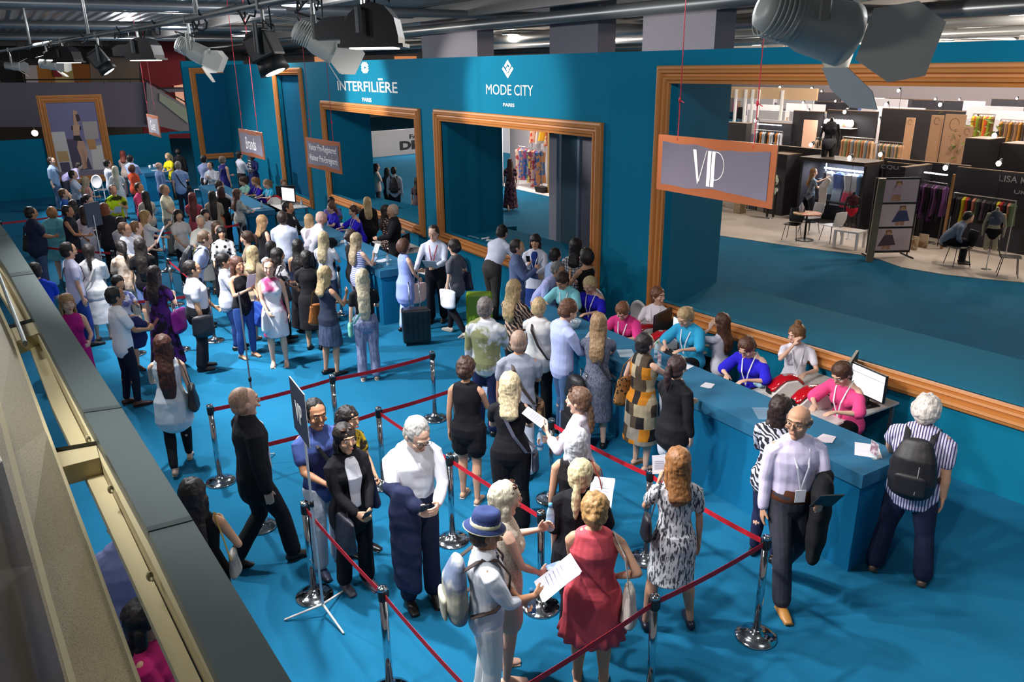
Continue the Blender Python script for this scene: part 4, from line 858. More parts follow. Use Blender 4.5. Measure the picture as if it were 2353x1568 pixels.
hang_sign(-5.50, 3.47, 1.34, .49, 5.0, [], 'copper-edged hanging sign reading VIP above the front counter', deco=True)
hang_sign(-13.66, 2.95, 1.40, .50, 4.4, [('Visitor Pre-Registered', .80), ('Visiteur Pr\u00e9-Enregistr\u00e9', .82)], 'copper-edged hanging sign reading Visitor Pre-Registered above the second queue', rot=4)
hang_sign(-16.32, 2.98, 1.42, .49, 3.92, [('Brands', .42)], 'copper-edged hanging sign reading Brands', rot=3)
hang_sign(-22.5, 3.02, 1.40, .50, 3.15, [('Guides', .40)], 'small far hanging sign reading Guides near the balcony ramp', rot=2)
# ================================================================ LIGHTING PIPE AND LAMPS
b = MB(); xs_ = [2.5, -1, -4, -6, -8.85, -14, -20, -26, -34]; b.chain([(x, pipe_y(x), PZ) for x in xs_], [.030]*len(xs_), n=14)
e = empty('lighting_pipe', (0, 0, 0), 0, 'grey steel lighting pipe running along the hall under the ceiling', 'pipe')
b.build('tube', steel, e, True)
for x in (-3.2, -7.9, -12.6, -17.5, -23, -29):
    b = MB(); b.chain([(x, pipe_y(x), PZ), (x, pipe_y(x), CEIL-.01)], [.022, .022], n=10); b.lathe([(.07, 0), (.07, .02)], (x, pipe_y(x), CEIL-.03), 14); b.build('drop_rod', steel, e, True)
rnd = random.Random(3)
for x in (-4.4, -5.4, -6.6, -7.9, -9.5, -11, -13, -15.5, -18):
    b = MB(); y = pipe_y(x); n = 16; pts = []
    for i in range(n): t = i/(n-1); pts.append((x+.55*(t-.5), y+.045*math.sin(t*11)+.01, PZ+.035-.16*math.sin(t*math.pi)*rnd.uniform(.3, 1)))
    b.chain(pts, [.009]*n, n=6); b.build('cable', mat('17171a', .6), e, True)
lens = mat('fff3dd', .2, emit=9.0)
def lampfix(kind, px, py, tgt, energy, cone, label, colr=(1, .93, .84), y=None):
    # finds its own place under the pipe
    r_ = ray(px, py); x = (1.576+.1035*8.85)/(r_.y/r_.x-.1035)
    if x > -8.85 or r_.y/r_.x > -.05 and px > 1000: x = (1.576+.064*8.85)/(r_.y/r_.x-.064)
    q = PY(px, py, pipe_y(x))
    loc = q; e = empty('stage_lamp', loc, 0, label, 'stage lamp', 'stage lamps on the pipe' if False else None)
    d = (Vector(tgt)-loc).normalized(); R = d.to_track_quat('-Z', 'Y').to_matrix().to_4x4() @ Matrix.Scale(.74 if kind == 'silver' else .85, 4)
    hang = Vector((0, pipe_y(x)-loc.y, PZ-loc.z))
    sideways = (R.to_3x3() @ Vector((1, 0, 0))); sideways.z = 0; sideways.normalize()
    if kind == 'silver':
        body = mat('c4c6c0', .45, metal=.1); b = MB()
        prof = [(.03, .20), (.075, .19), (.085, .15), (.085, .10), (.095, .09), (.10, .03), (.115, -.02), (.118, -.14), (.122, -.15), (.122, -.19), (.108, -.19), (.10, -.12)]
        vs = []; n = 24
        for r, z in prof:
            for k in range(n): a = 2*math.pi*k/n; vs.append(R @ Vector((r*math.cos(a), r*math.sin(a), z)))
        b.add(vs, [(i*n+k, (i+1)*n+k, (i+1)*n+(k+1) % n, i*n+(k+1) % n) for i in range(len(prof)-1) for k in range(n)]+[tuple(range(n))]); b.build('housing', body, e, True)
        for i in range(7):
            b = MB(); z = .045+i*.020
            vs = []
            for r, zz in ((.098, z), (.104, z+.003), (.104, z+.006), (.098, z+.009)):
                for k in range(n): a = 2*math.pi*k/n; vs.append(R @ Vector((r*math.cos(a), r*math.sin(a), zz)))
            b.add(vs, [(i2*n+k, (i2+1)*n+k, (i2+1)*n+(k+1) % n, i2*n+(k+1) % n) for i2 in range(3) for k in range(n)]); b.build('fin', body, e, True)
        b = MB(); b.ell(R @ Vector((0, 0, -.150)), (.10, .10, .02), 16, 6, M=R); b.build('lens', lens, e, True)
        door = mat('d4d2cc', .7)
        for ax, sg, L in ((0, 1, .26), (0, -1, .24), (1, 1, .22), (1, -1, .22)):
            b = MB(); w0, w1 = .095, .15; base = .125; out = .75
            def V(u, l, th=0):
                q = base+l*math.sin(.55)+th*math.cos(.55); zz = -.19-l*math.cos(.55)+th*math.sin(.55)
                return R @ (Vector((sg*q, u, zz)) if ax == 0 else Vector((u, sg*q, zz)))
            pl = [(-w0, 0), (w0, 0), (w1, L*.55), (w1*.65, L), (-w1*.65, L), (-w1, L*.55)]
            b.add([V(u, l) for u, l in pl]+[V(u, l, .003) for u, l in pl], [(0,1,2,3,4,5), (11,10,9,8,7,6)]+[(i, (i+1) % 6, 6+(i+1) % 6, 6+i) for i in range(6)]); b.build('barn_door', door, e)
        wx = .105
    elif kind == 'flood':
        body = mat('101012', .45, metal=.3); b = MB(); R = Matrix.Rotation(math.atan2(CR.y, CR.x), 4, 'Z')
        n = 12; pts = [(-.02, -.06), (.0, .02), (.04, .10), (.10, .145), (.17, .16), (.24, .14), (.29, .08), (.31, -.02), (.31, -.06)]
        b.prism([R @ Vector((x_-.1, -.14, z_)) for x_, z_ in pts], R @ Vector((0, .28, 0))); b.build('housing', body, e)
        b = MB(); b.prism([R @ Vector((x_, -.10, z_)) for x_, z_ in ((-.26, -.03), (-.26, .05), (-.20, .085), (-.09, .09), (-.09, -.03))], R @ Vector((0, .20, 0))); b.build('ballast_box', body, e)
        b = MB(); b.prism([R @ Vector((x_-.1, -.155, z_)) for x_, z_ in ((-.03, -.075), (-.03, -.055), (.335, -.055), (.335, -.075))], R @ Vector((0, .31, 0))); b.build('rim', body, e)
        b = MB(); b.prism([R @ Vector((x_-.1, -.12, z_)) for x_, z_ in ((.03, -.082), (.03, -.076), (.28, -.076), (.28, -.082))], R @ Vector((0, .24, 0))); b.build('lens', lens, e)
        sideways = R @ Vector((0, 1, 0)); wx = .17
    else:
        body = mat('232425', .5, metal=.3); b = MB(); b.cbox((0, 0, .05), (.24, .24, .22), M=R); b.cbox((0, 0, .17), (.18, .18, .05), M=R)
        o = b.build('housing', body, e, bevel=.02)
        b = MB(); b.chain([R @ Vector((0, 0, -.06)), R @ Vector((0, 0, -.17))], [.10, .115], n=20, round_=False); b.build('snoot', body, e, True)
        b = MB(); b.ell(R @ Vector((0, 0, -.172)), (.09, .09, .012), 16, 6, M=R); b.build('lens', lens, e, True)
        for i in range(4):
            b = MB(); b.cbox((-.06+i*.04, -.122, .08), (.012, .004, .10), M=R); b.build('vent', mat('050505', .9), e)
        wx = .15
    b = MB(); s1, s2 = sideways*wx, sideways*-wx; up = hang*1.0; mid = up-Vector((0, 0, .10)) if up.z > .15 else up
    b.chain([s1, s1*1.0+Vector((0, 0, max(mid.z-.04, .05))), mid*1.0, s2+Vector((0, 0, max(mid.z-.04, .05))), s2], [(.016, .005)]*5, sideways, 8, round_=False) if False else b.chain([s1, Vector((s1.x, s1.y, max(mid.z-.03, .04)))], [(.018, .006)]*2, sideways.cross(Vector((0, 0, 1))), 8, round_=False)
    b.chain([s2, Vector((s2.x, s2.y, max(mid.z-.03, .04)))], [(.018, .006)]*2, sideways.cross(Vector((0, 0, 1))), 8, round_=False)
    zt = max(mid.z-.03, .04); b.chain([Vector((s1.x, s1.y, zt)), Vector((s2.x, s2.y, zt))], [(.018, .006)]*2, sideways.cross(Vector((0, 0, 1))), 8, round_=False)
    b.build('yoke', mat('3a3b3c', .4, metal=.6) if kind != 'silver' else mat('8a8c88', .35, metal=.8), e)
    b = MB(); b.chain([Vector((0, 0, zt)), Vector((up.x*.5, up.y*.5, (zt+up.z)/2)), up], [.014, .014, .014], n=10); b.cbox(up, (.05, .07, .07)); b.build('clamp', steel, e)
    b = MB(); b.chain([R @ Vector((0, .06, .16)), R @ Vector((.05, .12, .24)), Vector((.10, .03, zt*.8)), up+Vector((.18, 0, -.02))], [.007]*4, n=6); b.build('cable', mat('141416', .6), e, True)
    sl = spot('stage_or_fill_light', loc+d*(.22 if kind != 'flood' else .0)+(Vector((0, 0, -.10)) if kind == 'flood' else Vector()), tgt, energy, colr, cone); return e
G = 1.0
lampfix('silver', 1850, 50, (0.4, 6.9, 3.2), 900*G, 110, 'large silver stage lamp with grey barn doors, nearest to us at the top right')
lampfix('flood', 838, 78, (-3.6, 4.6, 0), 520*G, 100, 'large black half-round floodlight left of the white lettering', (.97, .97, 1))
lampfix('silver', 724, 92, (-3.2, 8.0, 1.0), 380*G, 62, 'silver stage lamp with white flaps above the white lettering')
lampfix('fresnel', 612, 122, (-5.0, 3.2, .0), 800*G, 70, 'black boxy stage lamp in a square yoke above the Brands sign', (.97, .97, 1))
lampfix('silver', 440, 115, (-5.5, 8.2, 1.0), 520*G, 62, 'silver stage lamp with a raised flap, second silver one from the left')
lampfix('flood', 322, 122, (-8.0, 2.6, 0), 900*G, 95, 'black half-round floodlight left of the second silver lamp', (.96, .98, 1))
lampfix('fresnel', 232, 142, (-11.5, 3.8, .5), 1500*G, 70, 'wide black stage lamp above the tall poster', (.97, .98, 1))
lampfix('silver', 112, 148, (-13.0, 8.0, 3.95), 2600*G, 28, 'small silver stage lamp above the far balcony', (1, .95, .88))
lampfix('flood', 148, 132, (-14.5, 3.6, 0), 1900*G, 80, 'black half-round floodlight above the far balcony', (.96, .98, 1))
lampfix('silver', 28, 152, (-19.9, 8.0, 3.95), 3600*G, 25, 'stage lamp at the far left end of the pipe', (1, .95, .86))
spot('stage_or_fill_light', (-26, .4, 4.7), (-20.0, 4.4, .5), 2400*G, (.98, .97, 1), 75)  # added fill spot with no lamp housing, brightens the far crowd
spot('stage_or_fill_light', (-31, .2, 4.7), (-30.0, 3.8, .8), 1500*G, (.98, .97, 1), 90)  # another added spot without a lamp, for the far end
# ================================================================ BALCONY LEDGE (bottom left)
def strip(pa, pb, za, zb, th, name, m, kind='structure', n=1):
    A = [P(x, y, za) for x, y in pa]; Bp = [P(x, y, zb) for x, y in pb]; b = MB(); k = len(A); dn = Vector((0, 0, -th))
    vs = A+Bp+[q+dn for q in A]+[q+dn for q in Bp]; fs = []
    for i in range(k-1):
        fs += [(i, i+1, k+i+1, k+i), (2*k+i+1, 2*k+i, 3*k+i, 3*k+i+1), (i+1, i, 2*k+i, 2*k+i+1), (k+i, k+i+1, 3*k+i+1, 3*k+i)]
    fs += [(0, k, 3*k, 2*k), (k-1, 3*k-1, 4*k-1, 2*k-1)]
    b.add(vs, fs); o = b.build(name, m); tag(o, kind=kind); return o
cop = mat('66706e', .38, metal=.55, bump=.03, bsc=8, var=.05)
RE = [(-60, 440), (18, 537), (76, 625), (277, 933), (440, 1190), (690, 1600), (900, 1950)]
LE = [(-80, 500), (-25, 553), (23, 632), (190, 945), (338, 1217), (522, 1600), (700, 1950)]
for i in range(len(RE)-1):
    ra, rb, la, lb = RE[i], RE[i+1], LE[i], LE[i+1]; g_ = .006
    f = lambda a, b, t: (a[0]+(b[0]-a[0])*t, a[1]+(b[1]-a[1])*t)
    strip([f(ra, rb, .003), f(ra, rb, .997)], [f(la, lb, .003), f(la, lb, .997)], 3.0, 3.0, .10, 'trim_%d' % (20+i), cop)
    strip([f(ra, rb, 0-.012), f(ra, rb, .012)], [f(la, lb, -.012), f(la, lb, .012)], 3.004, 3.004, .02, 'trim_%d' % (30+i), mat('59625f', .35, metal=.6))
strip([(-30, 560), (24, 640), (92, 762), (188, 934), (281, 1120), (507, 1568), (560, 1680)], [(-45, 562), (14, 640), (82, 762), (170, 934), (262, 1120), (486, 1568), (540, 1680)], 2.93, 2.93, .16, 'trim_40', cream)
strip([(-50, 570), (8, 641), (78, 762), (158, 934), (251, 1120), (463, 1568), (516, 1680)], [(-75, 570), (-20, 641), (55, 762), (119, 934), (208, 1120), (412, 1568), (462, 1680)], 2.86, 2.86, .05, 'trim_41', cream)
perf = mat('978a6a', .45, metal=.3, pat='dots', c2='6f6650', sc_=150.0, bump=.1, bsc=90)
strip([(-30, 640), (30, 770), (110, 985), (200, 1225), (325, 1568), (370, 1690)], [(-120, 700), (-70, 900), (-20, 1080), (60, 1330), (140, 1568), (180, 1690)], 2.95, 3.18, .012, 'trim_42', perf)
strip([(-30, 640), (30, 770), (110, 985), (200, 1225), (325, 1568), (370, 1690)], [(-38, 640), (22, 772), (100, 987), (188, 1227), (311, 1568), (356, 1690)], 2.965, 2.965, .05, 'trim_43', cream)
strip([(-60, 860), (5, 1060), (75, 1300), (150, 1568), (190, 1720)], [(-500, 900), (-450, 1100), (-300, 1350), (-250, 1568), (-200, 1720)], 3.22, 3.55, .02, 'trim_44', mat('4a4238', .25, metal=.2, bump=.03, bsc=10))
strip([(-12, 880), (18, 985), (60, 1150), (118, 1370), (176, 1568), (210, 1690)], [(-26, 880), (4, 985), (46, 1150), (103, 1370), (158, 1568), (190, 1690)], 3.30, 3.30, .03, 'trim_45', mat('c4b690', .3, metal=.4))
for (a, b_, c, d_, n_) in (((93, 1048), (221, 1022), (106, 1083), (228, 1052), 46), ((-10, 766), (82, 738), (-6, 800), (88, 766), 47), ((-40, 560), (20, 540+20), (-38, 580), (26, 582), 48)):
    strip([a, b_], [c, d_], 2.94, 2.94, .09, 'trim_%d' % n_, cream); strip([(a[0], a[1]-12), (b_[0], b_[1]-8)], [a, b_], 2.96, 2.94, .02, 'trim_%d' % (n_+4), gdark)
b = MB()
q0, q1 = P(-30, 560, 3.02), P(58, 790, 3.0); b.chain([q0, q1], [(.014, .02)]*2, n=8, round_=False); tag(b.build('cable_tray', gmetal), 'narrow grey slotted cable tray on the cream beam at the left edge', 'cable tray')
for i in range(3):
    px, py = ((210, 985), (262, 1100), (352, 1300))[i]; q = P(px-8, py+25, 2.95); b = MB(); b.ell(q, (.012, .012, .02), 8, 6); b.chain([q-Vector((.03, 0, 0)), q+Vector((.03, .004, 0))], [.004, .004], n=6)
    tag(b.build('wire_clip', cream), 'small cream wire clip on the beam slot, %s' % ('highest in view', 'middle one', 'lowest in view')[i], 'clip')
# ================================================================ QUEUE POSTS AND BELTS
red = mat('c01426', .6, bump=.1, bsc=200)
POST = {}
def post(k, x, y, label):
    e = empty('queue_post', (x, y, 0), 0, label, 'queue post'); POST[k] = e
    b = MB(); b.lathe([(.172, .0), (.172, .012), (.165, .020), (.11, .040), (.06, .050), (.045, .075), (.034, .085)], n=32); b.build('base', mat('b9bcc0', .12, metal=1.0, bump=.25, bsc=9), e, True)
    b = MB(); b.lathe([(.030, .08), (.030, .88)], n=20); b.build('pole', chrome, e, True)
    b = MB(); b.lathe([(.036, .87), (.036, .955)], n=20); b.cbox((.036, 0, .92), (.014, .03, .06)); b.cbox((-.036, 0, .92), (.014, .03, .06)); b.cbox((0, .036, .92), (.03, .014, .06)); b.build('belt_head', mat('1b1b1d', .4), e)
    b = MB(); b.lathe([(.037, .955), (.037, .975), (.030, .983), (.006, .985)], n=20); b.build('cap', chrome, e, True); return e
def belt(a, c, sag=.03):
    A = POST[a]; q0 = Vector((A.location.x, A.location.y, .915)); q1 = Vector((POST[c].location.x, POST[c].location.y, .915)) if isinstance(c, str) else Vector(c)
    d = (q1-q0); L = d.length; d.normalize(); q0 += d*.04; q1 -= d*.04; b = MB(); n = 8; side = Vector((-d.y, d.x, 0))*.001
    up_ = []; 
    for i in range(n+1):
        t = i/n; q = q0+(q1-q0)*t-Vector((0, 0, sag*4*t*(1-t))); up_.append(q)
    for i in range(n):
        a0, a1 = up_[i], up_[i+1]; h = Vector((0, 0, .024))
        vs = [a0-h-side, a1-h-side, a1+h-side, a0+h-side, a0-h+side, a1-h+side, a1+h+side, a0+h+side]
        b.add([v-A.location for v in vs], [(0, 1, 2, 3), (7, 6, 5, 4), (3, 2, 6, 7), (0, 4, 5, 1)])
    b.build('belt', red, A)
for k, x, y, l in (('A', -3.54, 4.57, 'chrome queue post at the front counter walkway, nearest the lilac shirt man'), ('B', -6.09, 1.62, 'chrome queue post with foil-bright base beside the VIP stand'),
    ('C', -8.93, 4.28, 'chrome queue post at the right end of the upper belt'), ('D', -8.74, 1.39, 'chrome queue post behind the bald man in the black suit'), ('E', -6.31, 4.40, 'chrome queue post left of the woman in pale pink'),
    ('H', -14.03, 2.48, 'chrome queue post behind the stout man in the white polo'), ('S', -7.52, 1.52, 'chrome queue post whose base shows by the striding man'), ('F', -7.62, 2.96, 'chrome queue post above the man texting in a white shirt'),
    ('M', -6.19, 3.10, 'chrome queue post mostly hidden behind the man texting'), ('N', -4.84, 3.27, 'chrome queue post behind the woman with platinum hair'), ('I', -14.3, 4.95, 'chrome queue post at the corner of the second counter'),
    ('L', -4.61, 1.72, 'chrome queue post at the bottom left of the trilby man'), ('R', -3.46, 3.32, 'chrome queue post right of the coral dress'), ('X', -4.88, 4.53, 'chrome queue post left of the flecked dress'),
    ('T', -8.86, 2.87, 'chrome queue post in the middle of the upper belt'), ('G', -16.84, 2.32, 'chrome queue post among the crowd left of the purple dress')): post(k, x, y, l)
ND = P(1118, 1612, .98); post('Z', ND.x, ND.y, 'tall chrome queue post just below the picture'); del POST['Z']['label']; POST['Z']['label'] = 'tall chrome queue post at the bottom edge where two belts meet'
for a, c in (('D', 'T'), ('T', 'C'), ('S', 'F'), ('F', 'N'), ('E', 'X'), ('X', 'A'), ('A', 'R'), ('R', 'Z'), ('B', 'L'), ('L', 'Z'), ('G', 'H')): belt(a, c, .02)
c1 = P(1045, 896, .915); belt('F', (c1.x, c1.y, .915), .01); post('U', c1.x, c1.y, 'tall chrome queue post hidden behind the woman in the black playsuit')
for k, px, py, l in (('f1', 0, 512, 'by the left edge'), ('f2', 145, 494, 'beside the turquoise tunic'), ('f3', 95, 566, 'behind the navy tee man'), ('f4', 258, 580, 'by the black-haired woman in a black tee'), ('f5', 290, 692, 'behind the white polo man with a passport'), ('f6', 395, 684, 'left of the stout man'),
                     ('f7', 505, 521, 'left of the orange rucksack'), ('f8', 552, 513, 'at the third counter end'), ('f9', 372, 534, 'right of the white tee woman')):
    q = P(px, py, .94); post(k, q.x, q.y, 'small distant queue post '+l)
for a, c in (('f1', 'f2'), ('f3', 'f4'), ('f5', 'f6'), ('f7', 'f8'), ('f9', 'f7'), ('H', 'f6')): belt(a, c, .01)
# ================================================================ COUNTERS, DESKS
cb = mat('0c6c98', .85, bump=.12, bsc=220, spec=.15); ct = mat('2b6b8e', .8, bump=.1, bsc=200, spec=.2)
def counter(x0, x1, y0, y1, z, label):
    e = empty('counter', ((x0+x1)/2, (y0+y1)/2, 0), 0, label, 'counter'); w, d = (x1-x0)/2, (y1-y0)/2
    b = MB(); b.box(-w+.03, -d+.03, 0, w-.03, d-.02, z-.15); b.build('body', cb, e)
    b = MB(); b.box(-w, -d, z-.135, w, d, z); b.build('top', ct, e); b = MB(); b.box(-w+.04, -d+.04, z-.15, w-.04, d-.03, z-.135); b.build('shadow_gap', mat('06283c', .9), e); return e
counter(-9.75, -3.66, 5.96, 6.66, 1.05, 'long blue front counter under the VIP sign')
counter(-18.9, -13.15, 5.33, 6.05, 1.05, 'blue second counter in front of the left window')
counter(-27.0, -20.95, 4.95, 5.68, 1.05, 'blue third counter left of the framed panels')
counter(-33.7, -31.6, 4.0, 4.9, 1.05, 'blue far counter with white cups right of the tall poster')
wt = mat('d9d4cf', .45)
def desk(x0, x1, y0, y1, label, z=.76):
    e = empty('desk', ((x0+x1)/2, (y0+y1)/2, 0), 0, label, 'desk'); w, d = (x1-x0)/2, (y1-y0)/2
    b = MB(); b.box(-w, -d, z-.03, w, d, z); b.build('desk_top', wt, e, bevel=.01)
    for sx in (-1, 1):
        for sy in (-1, 1): b = MB(); b.box(sx*(w-.05)-.02, sy*(d-.05)-.02, 0, sx*(w-.05)+.02, sy*(d-.05)+.02, z-.03); b.build('leg', mat('7d858c', .4, metal=.6), e)
    return e
desk(-6.05, -4.82, 7.18, 8.36, 'white desk with computers at the right end behind the front counter')
desk(-8.22, -7.32, 7.12, 7.74, 'white desk with a bright screen behind the turquoise receptionist')
desk(-24.0, -22.6, 6.3, 7.1, 'white desk with a screen beside the red-haired receptionist')
desk(-17.0, -15.4, 6.75, 7.4, 'white desk with computers behind the second counter')
scr = mat('dfe6ee', .3, emit=1.1); blk = mat('121214', .4)
def monitor(x, y, z, face, label, w=.52, h=.33, on=True):
    """face: bearing of the screen's outward normal, degrees from +X"""
    e = empty('monitor', (x, y, z), math.radians(face), label, 'monitor')
    b = MB(); b.box(-.10, -.13, 0, .10, .13, .012); b.box(-.03, -.03, .01, -.01, .03, .16); b.build('stand', blk, e)
    b = MB(); b.box(-.022, -w/2, .10, .012, w/2, .10+h); b.build('casing', blk, e, bevel=.006)
    b = MB(); b.box(.012, -w/2+.015, .115, .014, w/2-.015, .10+h-.015); sc_ob = b.build('screen', scr if on else blk, e)
    if on: b = MB(); b.box(.0142, -w/2+.02, .10+h*.72, .0146, w/2-.02, .10+h*.735); b.build('screen_line', mat('3a3f48', .5), sc_ob)
    return e
monitor(-5.35, 8.12, .76, 205, 'black monitor seen from behind, left of the two at the right desk', .56, .36, False)
monitor(-5.02, 7.98, .76, -100, 'monitor with a pale lit screen behind the rose pink receptionist', .52, .34)
monitor(-8.05, 7.55, .76, 200, 'black monitor seen from behind beside the seated woman looking left', .52, .34, False)
monitor(-7.55, 7.50, .76, -100, 'monitor with a pale lit screen behind the turquoise receptionist', .54, .34)
monitor(-23.3, 6.75, .76, -70, 'monitor with a pale lit screen beside the red-haired receptionist', .62, .40)
monitor(-23.9, 6.85, .76, 160, 'black monitor back beside the red-haired receptionist', .56, .38, False)
monitor(-15.75, 7.05, .76, -140, 'black laptop screen beside the spotted blouse woman', .34, .24, False)
rg = mat('b30f1c', .12, coat=.6)
def printer(x, y, rz, label, s=1.0):
    e = empty('badge_printer', (x, y, .76), math.radians(rz), label, 'badge printer'); b = MB()
    b.prism([(-.11, -.20*s, 0), (-.11, .20*s, 0), (-.11, .20*s, .12), (-.11, .10, .21), (-.11, -.05, .20), (-.11, -.20*s, .07)], (.22, 0, 0)); b.build('body', mat('e4ddd8', .4), e, bevel=.012)
    b = MB(); b.chain([(0, .19, .15), (0, .10, .225), (0, -.03, .225), (0, -.13, .17), (0, -.20, .10)], [(.095, .03)]*5, (1, 0, 0), 14); b.build('cover', rg, e, True)
    b = MB(); b.cbox((0, -.205, .08), (.09, .05, .07)); b.build('card_slot', blk, e); b = MB(); b.ell((0, -.02, .258), (.03, .03, .006), 12, 6); b.build('badge_plate', mat('c8c8cc', .3, metal=.7), e, True)
printer(-5.72, 7.42, -20, 'red and white badge printer, left of the pair by the rose pink receptionist'); printer(-5.32, 7.38, -20, 'red and white badge printer, right of the pair by the rose pink receptionist')
printer(-8.17, 7.35, -20, 'red and white badge printer in front of the seated woman looking left'); printer(-7.80, 7.32, -20, 'red and white badge printer beside the turquoise receptionist'); printer(-23.75, 6.45, -30, 'red badge printer in front of the red-haired receptionist')
def keyboard(x, y, z, rz, label):
    e = empty('keyboard', (x, y, z), math.radians(rz), label, 'keyboard'); b = MB(); b.box(-.21, -.07, 0, .21, .07, .018); b.build('base', blk, e, bevel=.004)
    b = MB()
    for r in range(4):
        for c in range(12): b.box(-.195+c*.033, -.06+r*.031, .018, -.168+c*.033, -.036+r*.031, .023)
    b.build('keys', mat('24242a', .5), e)
keyboard(-5.05, 7.62, .76, -30, 'black keyboard at the right end of the white desk'); keyboard(-7.55, 7.26, .76, -20, 'black keyboard in front of the lit screen')
b = MB(); b.ell((-4.93, 7.98, .775), (.035, .055, .018), 12, 8); tag(b.build('computer_mouse', blk, smooth=True), 'black mouse at the corner of the right white desk', 'mouse')
# chairs
wc = mat('e9e4e2', .25, coat=.4)
def chair(x, y, rz, label, group=None, m=None, z=0):
    m = m or wc; e = empty('chair', (x, y, z), math.radians(rz), label, 'chair', group)
    b = MB(); b.chain([(0, -.20, .455), (0, .20, .455)], [(.21, .018), (.20, .018)], (1, 0, 0), 16); b.build('seat', m, e, True)
    b = MB(); M = Matrix.Translation((0, -.235, .78)) @ Matrix.Rotation(math.pi/2-.12, 4, 'X')
    vs = []; n = 28
    for r0, z0 in ((1, -.012), (1, .012), (.80, .016), (.78, .004), (.0, .004), (.0, -.004), (.78, -.004), (.80, -.016)):
        for k in range(n): a = 2*math.pi*k/n; vs.append(M @ Vector((.20*r0*math.cos(a), .25*r0*math.sin(a), z0)))
    b.add(vs, [(i*n+k, ((i+1) % 8)*n+k, ((i+1) % 8)*n+(k+1) % n, i*n+(k+1) % n) for i in range(8) for k in range(n) if i != 4]); b.build('backrest', m, e, True)
    for sx in (-1, 1):
        b = MB(); b.chain([(sx*.17, -.20, .46), (sx*.185, -.225, .66)], [.016, .016], n=8); b.build('back_post', m, e, True)
        for sy in (-1, 1): b = MB(); b.chain([(sx*.18, sy*.18, .45), (sx*.19, sy*.21, .012)], [.018, .012], n=8); b.build('leg', m, e, True)
    return e
chair(-10.05, 7.72, 200, 'white medallion chair against the wall with a brown paper bag on it'); chair(-9.1, 7.82, 185, 'white medallion chair directly behind the blond blue-topped receptionist')
chair(-20.9, 7.6, 150, 'white medallion chair below the left window sill'); chair(-14.7, 7.1, 200, 'white medallion chair beside the bald man in the black suit')
chair(-32.6, 2.6, 60, 'white chair below the tall poster'); chair(-30.5, 5.7, 120, 'white chair right of the light blue shirt, far end'); chair(-30.9, 6.4, 80, 'second white chair at the far end by the framed panel')
b = MB(); b.prism([(-10.16, 7.62, .50), (-9.92, 7.66, .50), (-9.96, 7.72, .92), (-10.20, 7.68, .90)], (.03, -.09, .0)); tag(b.build('paper_bag', mat('b08d52', .8, bump=.4, bsc=14)), 'brown paper bag leaning on the white medallion chair', 'bag')
def stool(i, h_, label, dark=True):
    q = PP[i]; R = Matrix.Rotation(q['rz'], 4, 'Z'); e = empty('stool', q['base'], q['rz'], label, 'stool')
    b = MB(); b.lathe([(.18, h_-.05), (.20, h_-.03), (.20, h_-.01), (.17, h_)], n=20); b.build('seat', blk, e, True); b = MB(); b.lathe([(.20, 0), (.20, .015), (.03, .03), (.025, h_-.05)], n=20); b.build('pedestal', steel, e, True)
for i, h_ in ((58, .62), (59, .62), (60, .62), (61, .47), (68, .5), (70, .62), (69, .62), (103, .66), (104, .60), (106, .60), (108, .60), (110, .60), (112, .60), (107, .55), (109, .48), (111, .60)):
    stool(i, (h_-.045)*PP[i]['k'], 'black stool under the '+' '.join(PP[i]['root']['label'].split()[:9]))
# ================================================================ THINGS ON THE COUNTERS
def bottle(x, y, z, label, cap='e8f0f4', h=.22):
    e = empty('water_bottle', (x, y, z), 0, label, 'bottle'); b = MB(); b.lathe([(.028, 0), (.032, .01), (.032, h*.62), (.026, h*.76), (.012, h*.88), (.012, h*.93)], n=14); b.build('body', mat('cfe2ea', .08, alpha=.55), e, True)
    b = MB(); b.lathe([(.014, h*.92), (.014, h)], n=10); b.build('cap', mat(cap, .5), e, True); b = MB(); b.lathe([(.0326, h*.25), (.0326, h*.5)], n=14); b.build('wrap', mat('8fb4cc', .5), e, True); return e
def leaf(x, y, z, rz, label, w=.15, h=.21, n=1, c='ece9ef', name='paper_sheet'):
    b = MB()
    for i in range(n): M = Matrix.Translation((x+.012*i, y+.008*i, z+.001+.0025*i)) @ Matrix.Rotation(math.radians(rz+7*i), 4, 'Z'); b.cbox((0, 0, 0), (w, h, .0018), M=M)
    return tag(b.build(name, mat(c, .7)), label, 'paper')
leaf(-5.95, 6.33, 1.05, 20, 'white cards under the hands of the royal blue receptionist', .11, .15, 2); leaf(-4.33, 6.30, 1.05, 10, 'small printed cards before the rose pink receptionist', .12, .17, 3, 'e9dbe4')
leaf(-3.95, 6.42, 1.05, 35, 'white printed sheets at the right end of the front counter', .21, .29, 2); leaf(-5.05, 6.28, 1.05, 55, 'clear plastic sheet on the front counter', .22, .30, 1, '6f92ae'); leaf(-6.55, 6.48, 1.05, 15, 'pale sheet left of the royal blue receptionist', .21, .29, 1)
leaf(-8.1, 6.35, 1.05, 40, 'open white leaflets before the deep pink receptionist', .2, .26, 2); leaf(-7.3, 6.25, 1.05, 60, 'clear wallet on the counter before the turquoise receptionist', .2, .28, 1, 'a9bccb')
leaf(-13.9, 5.7, 1.05, 10, 'heap of pale leaflets at the near end of the second counter', .2, .28, 3, 'c7cfd8'); leaf(-16.0, 5.75, 1.05, 60, 'white leaflets in the middle of the second counter', .2, .28, 2); leaf(-21.4, 5.3, 1.05, 20, 'white sheet at the near end of the third counter', .2, .28)
leaf(-32.3, 4.5, 1.05, 10, 'white sheets on the far counter', .25, .3, 2); leaf(-5.55, 7.95, .76, 30, 'white sheet on the right white desk', .21, .29)
